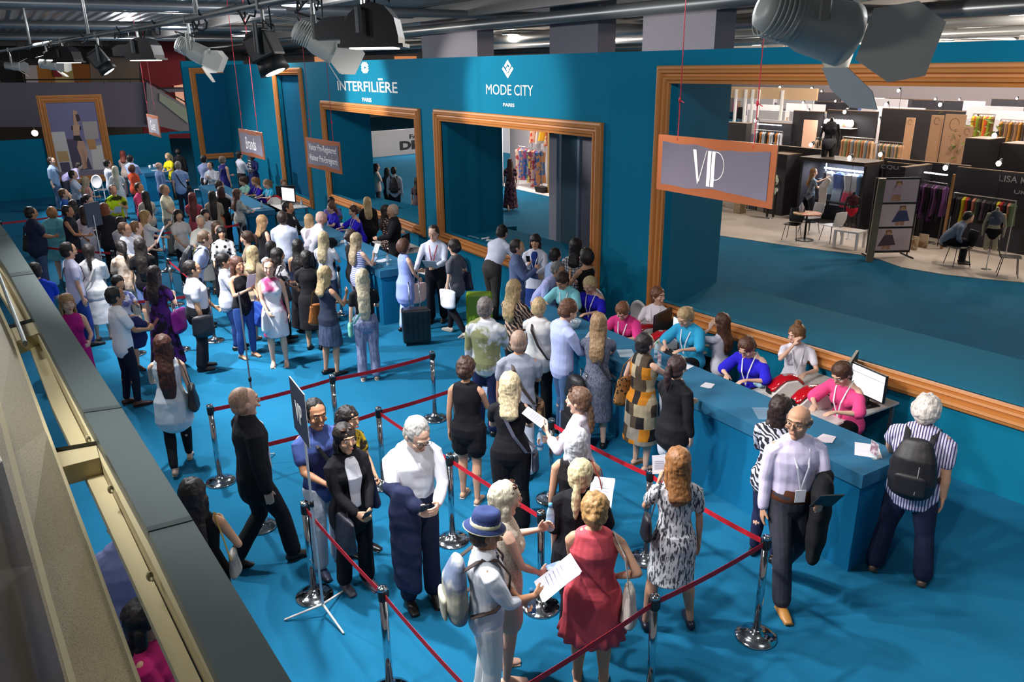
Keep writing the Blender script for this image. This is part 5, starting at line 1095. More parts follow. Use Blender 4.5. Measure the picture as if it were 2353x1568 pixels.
def stand_card(x, y, z, rz, label):
    e = empty('card_holder', (x, y, z), math.radians(rz), label, 'card holder'); b = MB(); b.box(-.055, -.03, 0, .055, .03, .004); b.box(-.055, -.004, 0, .055, .0, .155); b.build('stand', mat('d8e4ea', .1, alpha=.5), e)
    b = MB(); b.box(-.048, -.007, .03, .048, -.0045, .15); b.build('leaflet', mat('d7c3cb', .6, pat='noise', c2='94707c', sc_=22), e)
stand_card(-3.83, 6.35, 1.05, -20, 'clear holder with leaflets at the right end of the front counter'); stand_card(-6.75, 6.32, 1.05, -20, 'clear leaflet holder left of the royal blue receptionist')
bottle(-6.95, 6.45, 1.05, 'clear bottle with a green cap right of the turquoise receptionist', '3f9d68'); bottle(-14.3, 5.75, 1.05, 'clear bottle at the near end of the second counter'); bottle(-13.5, 5.65, 1.05, 'clear bottle with a red cap on the second counter corner', 'b03040')
bottle(-15.6, 5.62, 1.05, 'clear bottle behind the striped top woman'); bottle(-21.25, 5.42, 1.05, 'clear bottle at the near end of the third counter'); bottle(-22.75, 6.95, .76, 'clear bottle with a pink cap on the far desk', 'c85a88')
for i, (x, y) in enumerate(((-33.2, 4.6), (-32.9, 4.4))): b = MB(); b.lathe([(.04, 0), (.05, .13), (.045, .13), (.036, .01)], (x, y, 1.05), 14); tag(b.build('cup', mat('e8e8f0', .5), smooth=True), ('tall white cup on the far counter, left one', 'white cup on the far counter, right one')[i], 'cup')
def basket_of(x, y, z, label):
    b = MB(); b.lathe([(.10, 0), (.15, .10), (.155, .10), (.105, -.0)], (x, y, z), 20); tag(b.build('glass_bowl', mat('b8c8d4', .1, alpha=.5), smooth=True), label, 'bowl')
    for i in range(14):
        r = random.Random(i); a = r.uniform(0, 6.28); d = r.uniform(0, .09); b = MB(); b.ell((x+d*math.cos(a), y+d*math.sin(a), z+.05+r.uniform(0, .06)), (.022, .014, .012), 8, 6); tag(b.build('wrapped_sweet', mat('dcdfe8', .4), smooth=True), 'white wrapped sweet heaped in the glass bowl', 'sweet', 'sweets in the glass bowl')
q = P(1328, 790, 1.1); basket_of(-8.55, 6.28, 1.055, 'glass bowl of sweets beside the light blue shirt man')
b = MB(); 
for i in range(3): b.ell((-6.15+.06*i, 7.35, .80), (.06, .05, .04), 10, 6)
soft(tag(b.build('plastic_bag', mat('9cc0d4', .25)), 'crumpled pale blue plastic bag left of the printer pair', 'bag'), .012, 1, .03, _curl)
b = MB(); rr = random.Random(5); pts = [(-16.5+i*.035, 8.62+.02*math.sin(i*1.3)+i*.004, .872-.04+.045) for i in range(30)]; b.chain([(x, y, .85) for x, y, z in pts], [.008]*30, n=6); tag(b.build('foil_ribbon', mat('dfe3e8', .3)), 'strip of crumpled white ribbon on the second window shelf', 'ribbon')
b = MB(); b.chain([(-15.35, 8.75, .86), (-15.2, 8.85, .90), (-15.1, 8.72, .87), (-14.95, 8.86, .88), (-14.85, 8.80, .86)], [.022]*5, n=8); tag(b.build('tape_scraps', mat('eceef2', .5)), 'curled white tape scraps on the second window shelf', 'tape')
# ================================================================ SIGN STANDS
def tripod(e, r=.30, m=None):
    for a in (10, 130, 250): a = math.radians(a); b = MB(); b.chain([(0, 0, .12), (r*math.cos(a), r*math.sin(a), .015)], [.011, .010], n=8); b.build('foot', m or wt, e, True)
e = empty('sign_stand', (-5.78, 1.6, 0), 0, 'standing dark VIP sign on a thin white tripod pole, bottom left of centre', 'sign stand')
tripod(e, .33); b = MB(); b.chain([(0, 0, .10), (0, 0, 2.02)], [.012, .010], n=10); b.build('pole', mat('c9cfd6', .3, metal=.4), e, True); b = MB(); b.lathe([(.018, 0), (.018, .05)], (0, 0, 1.1), 12); b.build('joint', blk, e, True)
q0, q1 = P(686, 877, 2.2)-Vector((-5.78, 1.6, 0)), P(722, 921, 2.2)-Vector((-5.78, 1.6, 0)); dv = (q1-q0); dv.z = 0; q0 = Vector((-dv.x/2, -dv.y/2-.02, 2.2)); nv = Vector((dv.y, -dv.x, 0)).normalized()*.006
b = MB(); b.prism([q0, q0+dv, q0+dv-Vector((0, 0, .46)), q0-Vector((0, 0, .46))], nv*-1); b.build('board', mat('dcdfe4', .6), e)
b = MB(); b.prism([q0+nv*.2, q0+dv+nv*.2, q0+dv-Vector((0, 0, .46))+nv*.2, q0-Vector((0, 0, .46))+nv*.2], nv*.5); b.build('face', mat('2d3346', .6), e)
M = Matrix.Translation(q0+nv*.8+dv*.30-Vector((0, 0, .33))) @ Matrix.Rotation(math.atan2(dv.y, dv.x), 4, 'Z'); text_mesh('VIP', 'lettering', wl, e, dv.length*.42, .17, M)
e = empty('sign_stand', (-8.9, 1.9, 0), 0, 'thin metal sign pole on a white tripod behind the striding man', 'sign stand'); tripod(e, .28); b = MB(); b.chain([(0, 0, .10), (0, 0, 2.18)], [.011, .009], n=10); b.build('pole', mat('a8adb2', .3, metal=.6), e, True); b = MB(); b.lathe([(.018, 0), (.018, .05)], (0, 0, 1.1), 12); b.build('joint', blk, e, True)
q = P(235, 605, .95); q = Vector((q.x, q.y, 0)); e = empty('sign_stand', q, 0, 'dark sign board on a white pole among the far left queue', 'sign stand'); b = MB(); b.chain([(0, 0, .05), (0, 0, 1.9)], [.012, .010], n=10); b.build('pole', mat('c9cfd6', .3), e, True); b = MB(); b.cbox((-.02, -.02, 1.92), (.36, .02, .46), M=Matrix.Rotation(-.9, 4, 'Z')); b.build('board', mat('2c3b52', .6), e)
tripod(e, .3)
q = Vector((-27.9, 6.9, 0)); e = empty('sign_stand', q, 0, 'small dark notice on a stand in front of the dark blue wall', 'sign stand'); b = MB(); b.chain([(0, 0, .02), (0, 0, 1.3)], [.012, .010], n=10); b.build('pole', steel, e, True); b = MB(); b.lathe([(.15, 0), (.15, .02)], n=16); b.build('base', blk, e); b = MB(); b.cbox((0, -.02, 1.5), (.42, .02, .52)); bo = b.build('board', mat('3a3c48', .6), e)
for i in range(4): b = MB(); b.box(-.14, -.034, 1.34+i*.09, .14, -.031, 1.37+i*.09); b.build('notice_line', wl, bo)
# ================================================================ LUGGAGE AND BAGS
def suitcase(x, y, rz, h_, c, label, handle=True, soft_=False, w=.42, d=.24, hh=.32):
    e = empty('suitcase', (x, y, 0), math.radians(rz), label, 'suitcase'); m = mat(c, .3 if not soft_ else .85, coat=0 if soft_ else .3, bump=.1, bsc=60)
    b = MB(); b.cbox((0, 0, .05+h_/2), (w, d, h_)); b.build('shell', m, e, bevel=.035)
    for i in range(5 if not soft_ else 0):
        b = MB(); x_ = -w*.36+i*w*.18; b.cbox((x_, -d/2-.003, .05+h_/2), (.018, .012, h_*.84)); b.cbox((x_, d/2+.003, .05+h_/2), (.018, .012, h_*.84)); b.build('rib', m, e)
    if soft_: b = MB(); b.cbox((0, -d/2-.02, .05+h_*.45), (w*.8, .05, h_*.6)); b.build('pocket', m, e, bevel=.015)
    for sx in (-1, 1):
        for sy in (-1, 1): b = MB(); b.chain([(sx*w*.38-.012, sy*d*.32, .028), (sx*w*.38+.012, sy*d*.32, .028)], [.026, .026], n=12, round_=False); b.build('wheel', blk, e, True)
    if handle: b = MB(); b.chain([(-.09, d*.3, .05+h_), (-.09, d*.3, .05+h_+hh), (.09, d*.3, .05+h_+hh), (.09, d*.3, .05+h_)], [.010]*4, n=8); b.build('handle', chrome, e, True)
    return e
suitcase(-11.88, 5.42, 70, .60, '15151a', 'black ribbed hard suitcase with a pink bag on top', w=.48, hh=.45)
suitcase(-12.05, 6.78, 60, .62, '86a81e', 'lime green hard suitcase beside the grey tee woman', w=.48, d=.26, handle=False)
q = P(1283, 1035, 0); suitcase(q.x+.05, q.y+.25, -15, .55, '141418', 'black soft trolley case with a raised chrome handle', w=.40, hh=.42, soft_=True)
b = MB(); b.chain([(0, 0, 0), (0, 0, .18)], [(.19, .11), (.16, .09)], (1, 0, 0), 16); o = b.build('travel_bag', mat('17171b', .45), loc=(q.x+.05, q.y+.22, .72)); soft(o, .012, 2, .02); tag(o, 'black holdall resting on top of the black trolley case', 'bag')
def wear(i, kind, side, c, label, name=None, sz=1.0, strapc=None, zoff=0, pat=None):
    """bag carried by person i; side 1 = the right side of the body"""
    q = PP[i]; s = side; W = q['W']; tor = q['tor']; dz = q['dz']; k = q['k']; vox = min(max((q['base']-CAM).length*.001, .008), .02)/k
    nm = name or {'cross': 'shoulder_bag', 'shoulder': 'shoulder_bag', 'tote': 'tote_bag', 'arm': 'handbag', 'back': 'backpack'}[kind]
    e = empty(nm, q['base'], q['rz'], label, 'bag' if kind != 'back' else 'backpack'); e.scale = (k,)*3; m = cloth(c) if ':' in c else mat(c, .5, bump=.12, bsc=20); sm_ = mat(strapc or (c.split(':')[0]), .6)
    el, wr, pd, curl, _ = q['J'][s]; b = MB()
    if kind == 'cross':
        y1 = .135*W+.03; top = tor((-s*.085, -.01, 1.475+dz)); bc = tor((s*(.22*W+.02), .02, .80+zoff+dz), .3)
        f = [top, tor((-s*.05, .11*W+.02, 1.36+dz)), tor((s*.05, y1+.02, 1.15+dz)), tor((s*.17, y1*.75, .96+dz)), bc+Vector((0, .06, .12))]
        g_ = [top, tor((-s*.05, -.12*W-.02, 1.36+dz)), tor((s*.05, -.125*W-.03, 1.15+dz)), tor((s*.17, -.10*W-.02, .96+dz)), bc+Vector((0, -.06, .12))]
        for L_ in (f, g_): b.chain(L_, [(.018, .004)]*5, (1, 0, 0), 8, round_=False)
        b.build('strap', sm_, e); b = MB(); b.chain([bc+Vector((0, 0, .11*sz)), bc+Vector((0, 0, -.11*sz))], [(.045*sz, .14*sz), (.055*sz, .15*sz)], (1, 0, 0), 16); soft(b.build('pouch', m, e), vox, 2, .015)
    elif kind == 'shoulder':
        top = tor((s*.14, -.01, 1.47+dz)); bc = tor((s*(.215*W+.03), -.04, .98+zoff+dz), .5)
        for yy in (1, -1): b.chain([top, tor((s*(.19*W+.01), yy*.095-.02, 1.33+dz)), bc+Vector((0, yy*.10, .13*sz))], [(.012, .005)]*3, (0, 1, 0), 8, round_=False)
        b.build('strap', sm_, e); b = MB(); b.chain([bc+Vector((0, 0, .13*sz)), bc+Vector((0, 0, -.13*sz))], [(.045*sz, .13*sz), (.075*sz, .18*sz)], (1, 0, 0), 16); soft(b.build('pouch', m, e), vox, 2, .025)
    elif kind in ('tote', 'arm'):
        a = wr+pd*.07 if kind == 'tote' else el+(wr-el)*.35; bc = a+Vector((s*.02, 0, -.28*sz)); 
        for yy in (1, -1): b.chain([bc+Vector((0, yy*.09*sz, .10*sz)), a+Vector((0, yy*.03, .0)), a+Vector((0, 0, .018))], [(.007, .005)]*3, (1, 0, 0), 8)
        b.build('handles', sm_, e); b = MB(); b.chain([bc+Vector((0, 0, .13*sz)), bc+Vector((0, 0, -.14*sz))], [(.035*sz, .19*sz), (.065*sz, .165*sz)], (1, 0, 0), 16); soft(b.build('pouch', m, e), vox, 2, .015)
    elif kind == 'shop':
        a = wr+pd*.07 if q['J'][s][4] == 'd' else el+(wr-el)*.4; bc = a+Vector((s*.04, .0, -.36))
        for xx in (-.06, .06): b.chain([bc+Vector((xx, -.08, .18)), bc+Vector((xx, -.05, .33)), bc+Vector((xx, .05, .33)), bc+Vector((xx, .08, .18))], [.004]*4, n=6)
        b.build('handles', wt, e); b = MB(); b.cbox(bc, (.13, .40, .34)); b.build('carrier', m, e)
    elif kind == 'back':
        bk = lambda x, y, z: tor((x, y, z+dz)); y0 = -.135*W-.02
        b.chain([bk(0, y0-.06, 1.00), bk(0, y0-.075, 1.10), bk(0, y0-.07, 1.30), bk(0, y0-.05, 1.42)], [(.155*sz, .075*sz), (.165*sz, .09*sz), (.15*sz, .08*sz), (.11*sz, .05*sz)], (1, 0, 0), 18); soft(b.build('pack_body', m, e), vox, 2, .015)
        b = MB(); b.chain([bk(0, y0-.15*sz, 1.02), bk(0, y0-.155*sz, 1.17)], [(.115*sz, .025), (.11*sz, .03)], (1, 0, 0), 16); soft(b.build('front_pocket', m, e), vox, 1)
        for sx in (1, -1): b = MB(); b.chain([bk(sx*.09, y0-.02, 1.40), bk(sx*.105, -.04, 1.487), bk(sx*.11, .075, 1.462), bk(sx*.125, .155*W, 1.34), bk(sx*.165, .135*W, 1.20), bk(sx*.195, .03, 1.10), bk(sx*.15, -.14, 1.04)], [(.024, .007)]*7, (1, 0, 0), 8); b.build('strap', mat(strapc or '1a1a1e', .8), e, True)
        if 'zip' in (pat or ''): b = MB(); b.chain([bk(.05, y0-.19, 1.03), bk(.055, y0-.19, 1.28)], [.004, .004], n=6); b.build('zip', mat('cfc8bc', .4, metal=.6), e)
    return e
wear(1, 'cross', -1, '1c1c24', 'black bag hanging on the leftmost far man'); wear(14, 'cross', 1, '17181f', 'wide black shoulder bag on the light blue shirt man, far end', zoff=.05, sz=1.1); wear(17, 'cross', 1, '1a1a20', 'black bag on the white shirt man under the Brands sign', zoff=.05, sz=.8)
wear(29, 'shoulder', -1, '15151c', 'black bag behind the heavy man in navy'); wear(30, 'cross', 1, '5fb8c4', 'turquoise bag of the woman in the loose tunic', sz=.6) if False else None
wear(35, 'arm', -1, '1f3860', 'dark blue handbag of the red-brown bobbed woman'); wear(40, 'arm', -1, 'd9c0c4', 'small pale pink handbag of the white lace top woman', sz=.6); wear(41, 'arm', 1, 'd6d018:noise:3a3a1c:7', 'yellow and black bag of the grey-haired woman', sz=1.0)
wear(45, 'cross', -1, '1a1a1f', 'black crossbody bag on the young man in blue jeans', sz=.8, zoff=.08); wear(51, 'arm', 1, '8a1f86', 'large purple satin bag on the flowered purple dress woman', sz=1.15); wear(52, 'cross', 1, '1b1d26', 'black messenger bag on the stout man in the white polo', sz=1.15)
wear(55, 'shoulder', 1, '16161a', 'black fringed handbag of the white vest top woman', sz=.95, zoff=-.02); wear(83, 'shoulder', -1, 'a8642a', 'tan leather bag of the blond woman in charcoal', sz=.95); wear(88, 'arm', -1, '2c4fae:check:4a70d0:20', 'large blue patterned tote on the strapless top woman', sz=1.25)
wear(79, 'cross', -1, '7fc4ae', 'mint green bag on the very long blond hair woman', sz=.75, zoff=.02); wear(76, 'arm', 1, 'e3c0c0', 'pink tote bag resting on the black suitcase', sz=1.1); wear(75, 'arm', -1, 'ececf2', 'large white carton shopping bag on the grey tee woman', 'shopping_bag', sz=1.0); wear(75, 'shoulder', 1, '1b1f33', 'navy quilted bag of the grey tee woman', sz=.95)
wear(117, 'shoulder', -1, '8a6238:dots:231a12:24', 'leopard-print bag of the block-patterned dress woman', sz=1.0); wear(117, 'arm', 1, 'e2e6f4', 'white cloth tote of the block-patterned dress woman', sz=1.05); wear(120, 'cross', 1, '2a1f1c', 'dark bag on the short blond woman in cream', strapc='2a1f1c', sz=.8)
wear(123, 'cross', 1, '8a6a48:noise:4a3424:12', 'patterned brown bag of the grey tee man', strapc='4a3c34', sz=.9); wear(125, 'cross', 1, '3c3f4c', 'grey bag on a wide strap of the wide-trousered woman', strapc='555868', sz=.7); wear(118, 'cross', 1, '2a2a34', 'small dark bag on a thin cord of the grey marl dress woman', sz=.5)
wear(127, 'shoulder', 1, '9c2c20', 'red-brown leather bag of the grey-haired woman', sz=.85); wear(129, 'arm', -1, 'e6dce0', 'small white structured handbag of the coral dress woman', sz=.8); wear(129, 'shoulder', 1, 'ddd2c8:check:b8a894:26', 'checked cream bag beside the coral dress woman', sz=.9, zoff=-.12)
wear(133, 'shoulder', -1, '16161c', 'small black bag of the auburn-haired woman', sz=.65, zoff=.10); wear(135, 'cross', -1, '17171c', 'black bag on the man behind the standing sign', sz=1.0, zoff=.08); wear(137, 'shoulder', -1, '1a2040', 'navy folded bag of the black cardigan woman', sz=.85); wear(137, 'arm', 1, '24222e', 'dark carrier bag between the sign stand and the black cardigan woman', sz=1.1)
wear(138, 'shoulder', 1, '9a948c', 'small metallic bag on a gold chain by the grey ledge', strapc='b8923c', sz=.65, zoff=.03); wear(98, 'shoulder', -1, 'd6d0c4', 'cream shoulder bag of the navy dress woman', sz=.9, zoff=-.05); wear(28, 'arm', 1, 'c7601a', 'orange rucksack near the third counter', name='rucksack', sz=1.1)
wear(113, 'back', 1, '1e1b1f', 'black backpack with a pale zip on the white-haired man', sz=1.12, pat='zip'); wear(131, 'back', 1, '707c96:noise:bdb9a6:3.0', 'grey-blue and cream backpack of the man in the trilby', sz=1.08, strapc='3a2c28'); wear(44, 'back', 1, '16181f', 'black backpack on the stooping man in light blue', sz=.9)
wear(46, 'cross', -1, 'd8d2cc', 'pale bag on a thin chain on the white blazer woman', sz=.6); wear(33, 'shoulder', 1, '101014', 'black bag of the woman in charcoal', sz=.8); wear(16, 'cross', -1, '6a6458', 'grey bag of the man in the dark blue tunic', sz=.7)
wear(57, 'shoulder', -1, '1e1e24', 'small dark bag of the grey flowered blouse woman', sz=.6); wear(85, 'shoulder', 1, '17171b', 'black bag of the black and white flowered top woman', sz=.8); wear(86, 'arm', 1, 'e6eaf4', 'white paper bag held by the purple-flowered white dress woman', name='paper_carrier', sz=.95); wear(8, 'shoulder', 1, '3a3434', 'dark bag of the auburn-haired woman at the far counter', sz=.6)
def drape(i, s, c, label, L=.55):
    q = PP[i]; el, wr, pd, _, _ = q['J'][s]; e = empty('folded_jacket', q['base'], q['rz'], label, 'jacket'); e.scale = (q['k'],)*3; a = el+(wr-el)*.45; b = MB(); xr = (wr-el).normalized()
    b.chain([a+Vector((0, 0, .055)), a+Vector((0, .01, -.10)), a+Vector((0, -.01, -L*.6)), a+Vector((0, -.02, -L))], [(.13, .075), (.15, .085), (.17, .08), (.15, .06)], xr, 16); b.chain([a-xr*.14+Vector((0, 0, .03)), a+xr*.14+Vector((0, 0, .03))], [.07, .065], n=12); soft(b.build('cloth', cloth(c), e), .011, 2, .035)
drape(132, 1, '1d2340', 'navy jacket draped over the arm of the man texting', .80); drape(115, -1, '141417', 'black jacket draped over the arm of the man with the lanyard', .60); drape(50, -1, '232a5c', 'navy sweater over the arm of the man with the passport', .30); drape(67, 1, '15151b', 'black jacket at the side of the man leaning on the second counter', .45)
def hold(i, s, kind, label, c='ecebf2', sz=1.0, tilt=50, yaw=0, dz_=0):
    q = PP[i]; el, wr, pd, _, _ = q['J'][s]; k = q['k']; h_ = wr+pd*.10+Vector((0, .01, .025+dz_))
    nm = {'paper': 'paper_sheet', 'phone': 'phone', 'book': 'passport', 'tablet': 'tablet', 'folder': 'folder', 'bottle': 'water_bottle'}[kind]
    e = empty(nm, q['M'] @ h_, q['rz'], label, {'book': 'passport', 'paper': 'paper', 'bottle': 'bottle'}.get(kind, kind)); R = Matrix.Rotation(math.radians(yaw), 4, 'Z') @ Matrix.Rotation(math.radians(tilt), 4, 'X')
    if kind == 'bottle':
        b = MB(); b.lathe([(.028, -.10), (.032, -.09), (.032, .04), (.026, .07), (.012, .10), (.012, .11)], n=14); b.build('body', mat('bcd4e4', .08, alpha=.6), e, True); b = MB(); b.lathe([(.0155, .10), (.0155, .13)], n=12); b.build('cap', mat('5aa8e0', .5), e, True); b = MB(); b.lathe([(.0326, -.06), (.0326, 0)], n=14); b.build('wrap', mat('7fa8d8', .5), e, True); return e
    w, d, t = {'paper': (.21, .29, .0015), 'phone': (.068, .138, .009), 'book': (.09, .125, .008), 'tablet': (.19, .26, .010), 'folder': (.23, .31, .006)}[kind]; w *= sz; d *= sz; cc = {'phone': '1a1a20', 'book': '4a1020', 'tablet': '17171a'}.get(kind, c)
    b = MB(); b.cbox((0, d*.30, 0), (w, d, t), M=R)
    if kind == 'paper': b.cbox((w*.04, d*.32, .003), (w, d, t), M=R @ Matrix.Rotation(.06, 4, 'Z'))
    b.build({'paper': 'sheet', 'phone': 'case', 'book': 'cover', 'tablet': 'case', 'folder': 'sleeve'}[kind], mat(cc, .5), e)
    if kind in ('phone', 'tablet'): b = MB(); b.cbox((0, d*.30, t*.55), (w*.9, d*.86, .001), M=R); b.build('screen', mat('8fa4c8', .15, emit=.5) if c == 'ecebf2' else mat('0c0c10', .15), e)
    if kind == 'paper':
        b = MB()
        for j in range(5): b.cbox((0, d*(.08+j*.10), .0048), (w*.7, .006, .0006), M=R)
        b.build('print_lines', mat('9a98b4', .8), e)
    return e
hold(38, 1, 'paper', 'large white sheet held by the short-haired woman in white', sz=1.2, tilt=60); hold(86, -1, 'paper', 'sheaf of white papers held by the purple-flowered white dress woman', tilt=40) if False else None
hold(50, 1, 'book', 'dark red passport in the hand of the white polo man'); hold(88, 1, 'paper', 'printed card held up by the strapless top woman', sz=.75, tilt=75); hold(77, 1, 'paper', 'folded white sheet held by the striped top woman', sz=.6, tilt=60); hold(77, -1, 'phone', 'phone held low by the striped top woman')
hold(74, -1, 'paper', 'white form held by the bearded man with the red lanyard', tilt=35, sz=1.1); hold(73, 1, 'folder', 'white folder under the arm of the bald man in the black suit', tilt=80, c='e8e8ee'); hold(32, 1, 'paper', 'white sheet held by the dark-haired woman in black, far left', sz=1.1, tilt=40); hold(126, -1, 'paper', 'folded white leaflet held by the pale pink blouse woman', sz=.8, tilt=30)
hold(128, 1, 'paper', 'open white booklet held by the ponytailed woman in loose black', sz=.95, tilt=45); hold(133, -1, 'paper', 'small white leaflet held by the auburn-haired woman', sz=.55, tilt=75); hold(131, 1, 'paper', 'white sheet held by the man in the trilby', sz=1.15, tilt=35); hold(130, -1, 'bottle', 'water bottle held up by the platinum-haired woman')
hold(132, 1, 'phone', 'phone in the hands of the man texting in a white shirt'); hold(137, 1, 'phone', 'phone held low by the black cardigan woman'); hold(122, 1, 'phone', 'white phone of the olive flowered shirt man', tilt=80); hold(124, 1, 'phone', 'phone held by the woman in the black playsuit', tilt=70)
hold(39, 1, 'phone', 'phone raised by the long-haired woman in a white tee', tilt=80); hold(97, 1, 'phone', 'phone of the grey-blue jacket man', tilt=60); hold(98, 1, 'phone', 'phone held up by the navy dress woman', tilt=60); hold(130, 1, 'phone', 'phone held low by the platinum-haired woman', tilt=10); hold(115, -1, 'tablet', 'black tablet under the arm of the man with the lanyard', tilt=50)
hold(101, 1, 'phone', 'phone of the window-check blouse woman', tilt=60); hold(83, 1, 'phone', 'phone of the blond woman in charcoal', tilt=60) if False else None; hold(24, -1, 'paper', 'white paper held by the raspberry polo man', sz=.7); hold(23, 1, 'paper', 'white paper held by the neon tee man', sz=.8); hold(35, 1, 'paper', 'white paper of the charcoal jacket woman', sz=.7)
hold(119, 1, 'paper', 'white form of the light blue shirt man at the front counter', sz=.8, tilt=20); hold(64, 1, 'paper', 'white sheet of the tall man in the white shirt', sz=.8, tilt=30); hold(90, 1, 'phone', 'phone of the dotted blouse woman', tilt=50); hold(126, 1, 'bottle', 'small water bottle of the pale pink blouse woman', dz_=-.05); hold(131, -1, 'bottle', 'crushed water bottle held by the man in the trilby', dz_=-.03)
# ruffled hem of the coral dress
q = PP[129]; b = MB(); n = 96; vs = []
for zz, rr_ in ((.655, 0.0), (.60, .014), (.545, .030), (.543, .024), (.60, .006)):
    for kk in range(n):
        a = 2*math.pi*kk/n; wv_ = .014*math.sin(a*15)*(1 if zz < .65 else .2); r0 = 1.15*.184+.014+.010+rr_+wv_; r1 = 1.15*.140+.014+.010+rr_+wv_; vs.append((r0*math.cos(a), r1*math.sin(a), zz))
b.add(vs, [(i*n+kk, i*n+(kk+1) % n, (i+1)*n+(kk+1) % n, (i+1)*n+kk) for i in range(4) for kk in range(n)]); b.build('ruffle', cloth('e05a64'), q['root'], True)
# pink hair tie and bow tie
q = PP[116]; b = MB(); [b.ell(q['HC'] @ Vector((.016*sx, -.105, .045)), (.016, .016, .016), 10, 6) for sx in (-1, 1)]; b.build('hair_tie', mat('e88aa8', .5), q['root'], True)
q = PP[131]; b = MB(); c_ = q['neck']+Vector((0, .085, -.03))
for sx in (-1, 1): b.prism([c_, c_+Vector((sx*.055, 0, .028)), c_+Vector((sx*.055, 0, -.028))], (0, .012, 0))
b.ell(c_+Vector((0, .006, 0)), (.010, .010, .012), 8, 6); b.build('bow_tie', mat('1e2546', .8, pat='dots', c2='c8ccd8', sc_=120), q['root'])
# ================================================================ CEILING FITTINGS, COLUMNS
def ceil_lamp(x, y, r, label, energy=0, c=(1, .9, .8), z=None):
    z = z or CEIL-.38; e = empty('ceiling_light', (x, y, z), 0, label, 'ceiling light'); b = MB(); b.lathe([(r*1.12, 0), (r*1.12, -.06), (r, -.07), (r, -.03)], n=24); b.build('housing', mat('9a9c9e', .4, metal=.6), e, True)
    b = MB(); b.lathe([(r*.98, -.055), (r*.98, -.050)], n=24); b.build('diffuser', mat('fff4e0', .3, emit=5.0), e)
    b = MB(); b.chain([(0, 0, 0), (0, 0, .37)], [.015, .015], n=8); b.build('rod', steel, e)
    if energy:
        d = bpy.data.lights.new('ceiling_light_lamp', 'POINT'); d.energy = energy*.9; d.color = c; d.shadow_soft_size = .12; o = bpy.data.objects.new('ceiling_light_lamp', d); col.objects.link(o); o.location = (x, y, z-.20)
n_ = 0
for (px, py) in ((563, 52), (1353, 66), (2170, 22)):
    q = P(px, py, CEIL-.05); ceil_lamp(q.x, q.y, .42, ('round ceiling light above the boxy black stage lamp', 'round ceiling light above the white diamond mark', 'round ceiling light right of the large grey barn door')[n_], 260); n_ += 1
for i, (x, y, en) in enumerate(((-30, 4, 230), (-22, 4, 230), (-14, 4.6, 230), (-6, 4.8, 170), (-4, -1.4, 150), (-9.5, -1.4, 150), (-2, 5.5, 150), (-40, 14, 350), (-24, 15, 330), (-15, 20.0, 260), (-10.5, 20.5, 300), (-7.5, 21, 280), (-40, 30, 900), (-34, 38, 1500), (-20, 27, 900), (-13.5, 27.5, 800), (-26, 37, 1500), (-19, 38, 1300), (-19, 24, 420), (-13, 24, 420), (-30, 34, 800), (-22, 30, 650), (-16, 32, 600), (-26, 44, 900), (-42, 50, 2200), (-33, 50, 2200), (-25, 50, 2000), (-14, 44, 900), (-3, 22, 400), (-27, 20, 480), (-34, 20, 480))):
    o = ceil_lamp(x, y, .30, 'small round light in the metal ceiling, one of many alike', en, (1, .87, .74) if y > 6 else (.93, .96, 1))
for o in col.objects:
    if o.get('label', '').startswith('small round light in the metal'): o['group'] = 'small round lights in the metal ceiling'
duct = mat('8f9294', .35, metal=.6, bump=.05, bsc=6)
for i, (y, z, r, nm) in enumerate(((10.6, 5.55, .13, 'nearest the teal wall'), (15.2, 5.45, .16, 'second from the teal wall'), (21.5, 5.5, .14, 'third from the teal wall'), (30, 5.5, .16, 'far back over the stands'))):
    b = MB(); b.chain([(-60, y, z), (-35, y, z), (-10, y, z), (8, y, z)], [r]*4, n=16); tag(b.build('ceiling_duct', duct, smooth=True), 'long grey ceiling pipe along the hall, '+nm, 'pipe')
for i, (x, z, r, nm) in enumerate(((-25.5, 5.72, .09, 'above the left window'), (-17.5, 5.72, .09, 'above the second window'), (-34, 5.70, .10, 'over the far end'), (-9.5, 5.74, .09, 'above the orange frame corner'))):
    b = MB(); b.chain([(x, -2, z), (x, 20, z), (x, 50, z)], [r]*3, n=14); tag(b.build('ceiling_duct', duct, smooth=True), 'thin grey cross pipe under the ceiling, '+nm, 'pipe')
colm = mat('8b8792', .8)
for i, (pa, pb, Y) in enumerate(((970, 1025, 10.9), (1263, 1315, 11.5), (1475, 1590, 11.0))):
    a, c = PY(pa, 120, Y), PY((1097, 1373, 1640)[i], 120, Y); b = MB(); b.box(a.x, Y, 0, c.x, Y+.5, CEIL); tag(b.build('trim_%d' % (60+i), colm), kind='structure')
# ================================================================ FAR LEFT: POSTER, BALCONY, RED STAIR
tag(frame_mesh([(-35.12, 1.47, .72), (-35.12, 3.12, .72), (-35.12, 3.12, 3.46), (-35.12, 1.47, 3.46)], (1, 0, 0), 1.08, .8).build('picture_frame', oakm), 'tall orange moulded picture frame on the far wall around a poster', 'picture frame')
e = empty('poster', (-35.13, 2.3, .7), 0, 'tall poster of a figure stretching among pale blocks in the orange frame', 'poster')
def pz(name, pts, c, lay, **k):   # flat printed shape; pts in 0..1 of the poster
    b = MB(); b.add([(.004+.004*lay, (u-.5)*1.66, v*2.76) for u, v in pts], [tuple(range(len(pts)))]); return b.build(name, mat(c, .6, **k), e)
b = MB(); b.box(-.02, -.84, 0, .003, .84, 2.78); b.build('backing', mat('8d86a4', .6), e)
pz('backdrop', [(0, 0), (1, 0), (1, 1), (0, 1)], 'b9aeb9', 0, pat='grad', c2='7c769c'); pz('stage', [(0, 0), (1, 0), (1, .07), (0, .10)], '8a7f90', 1)
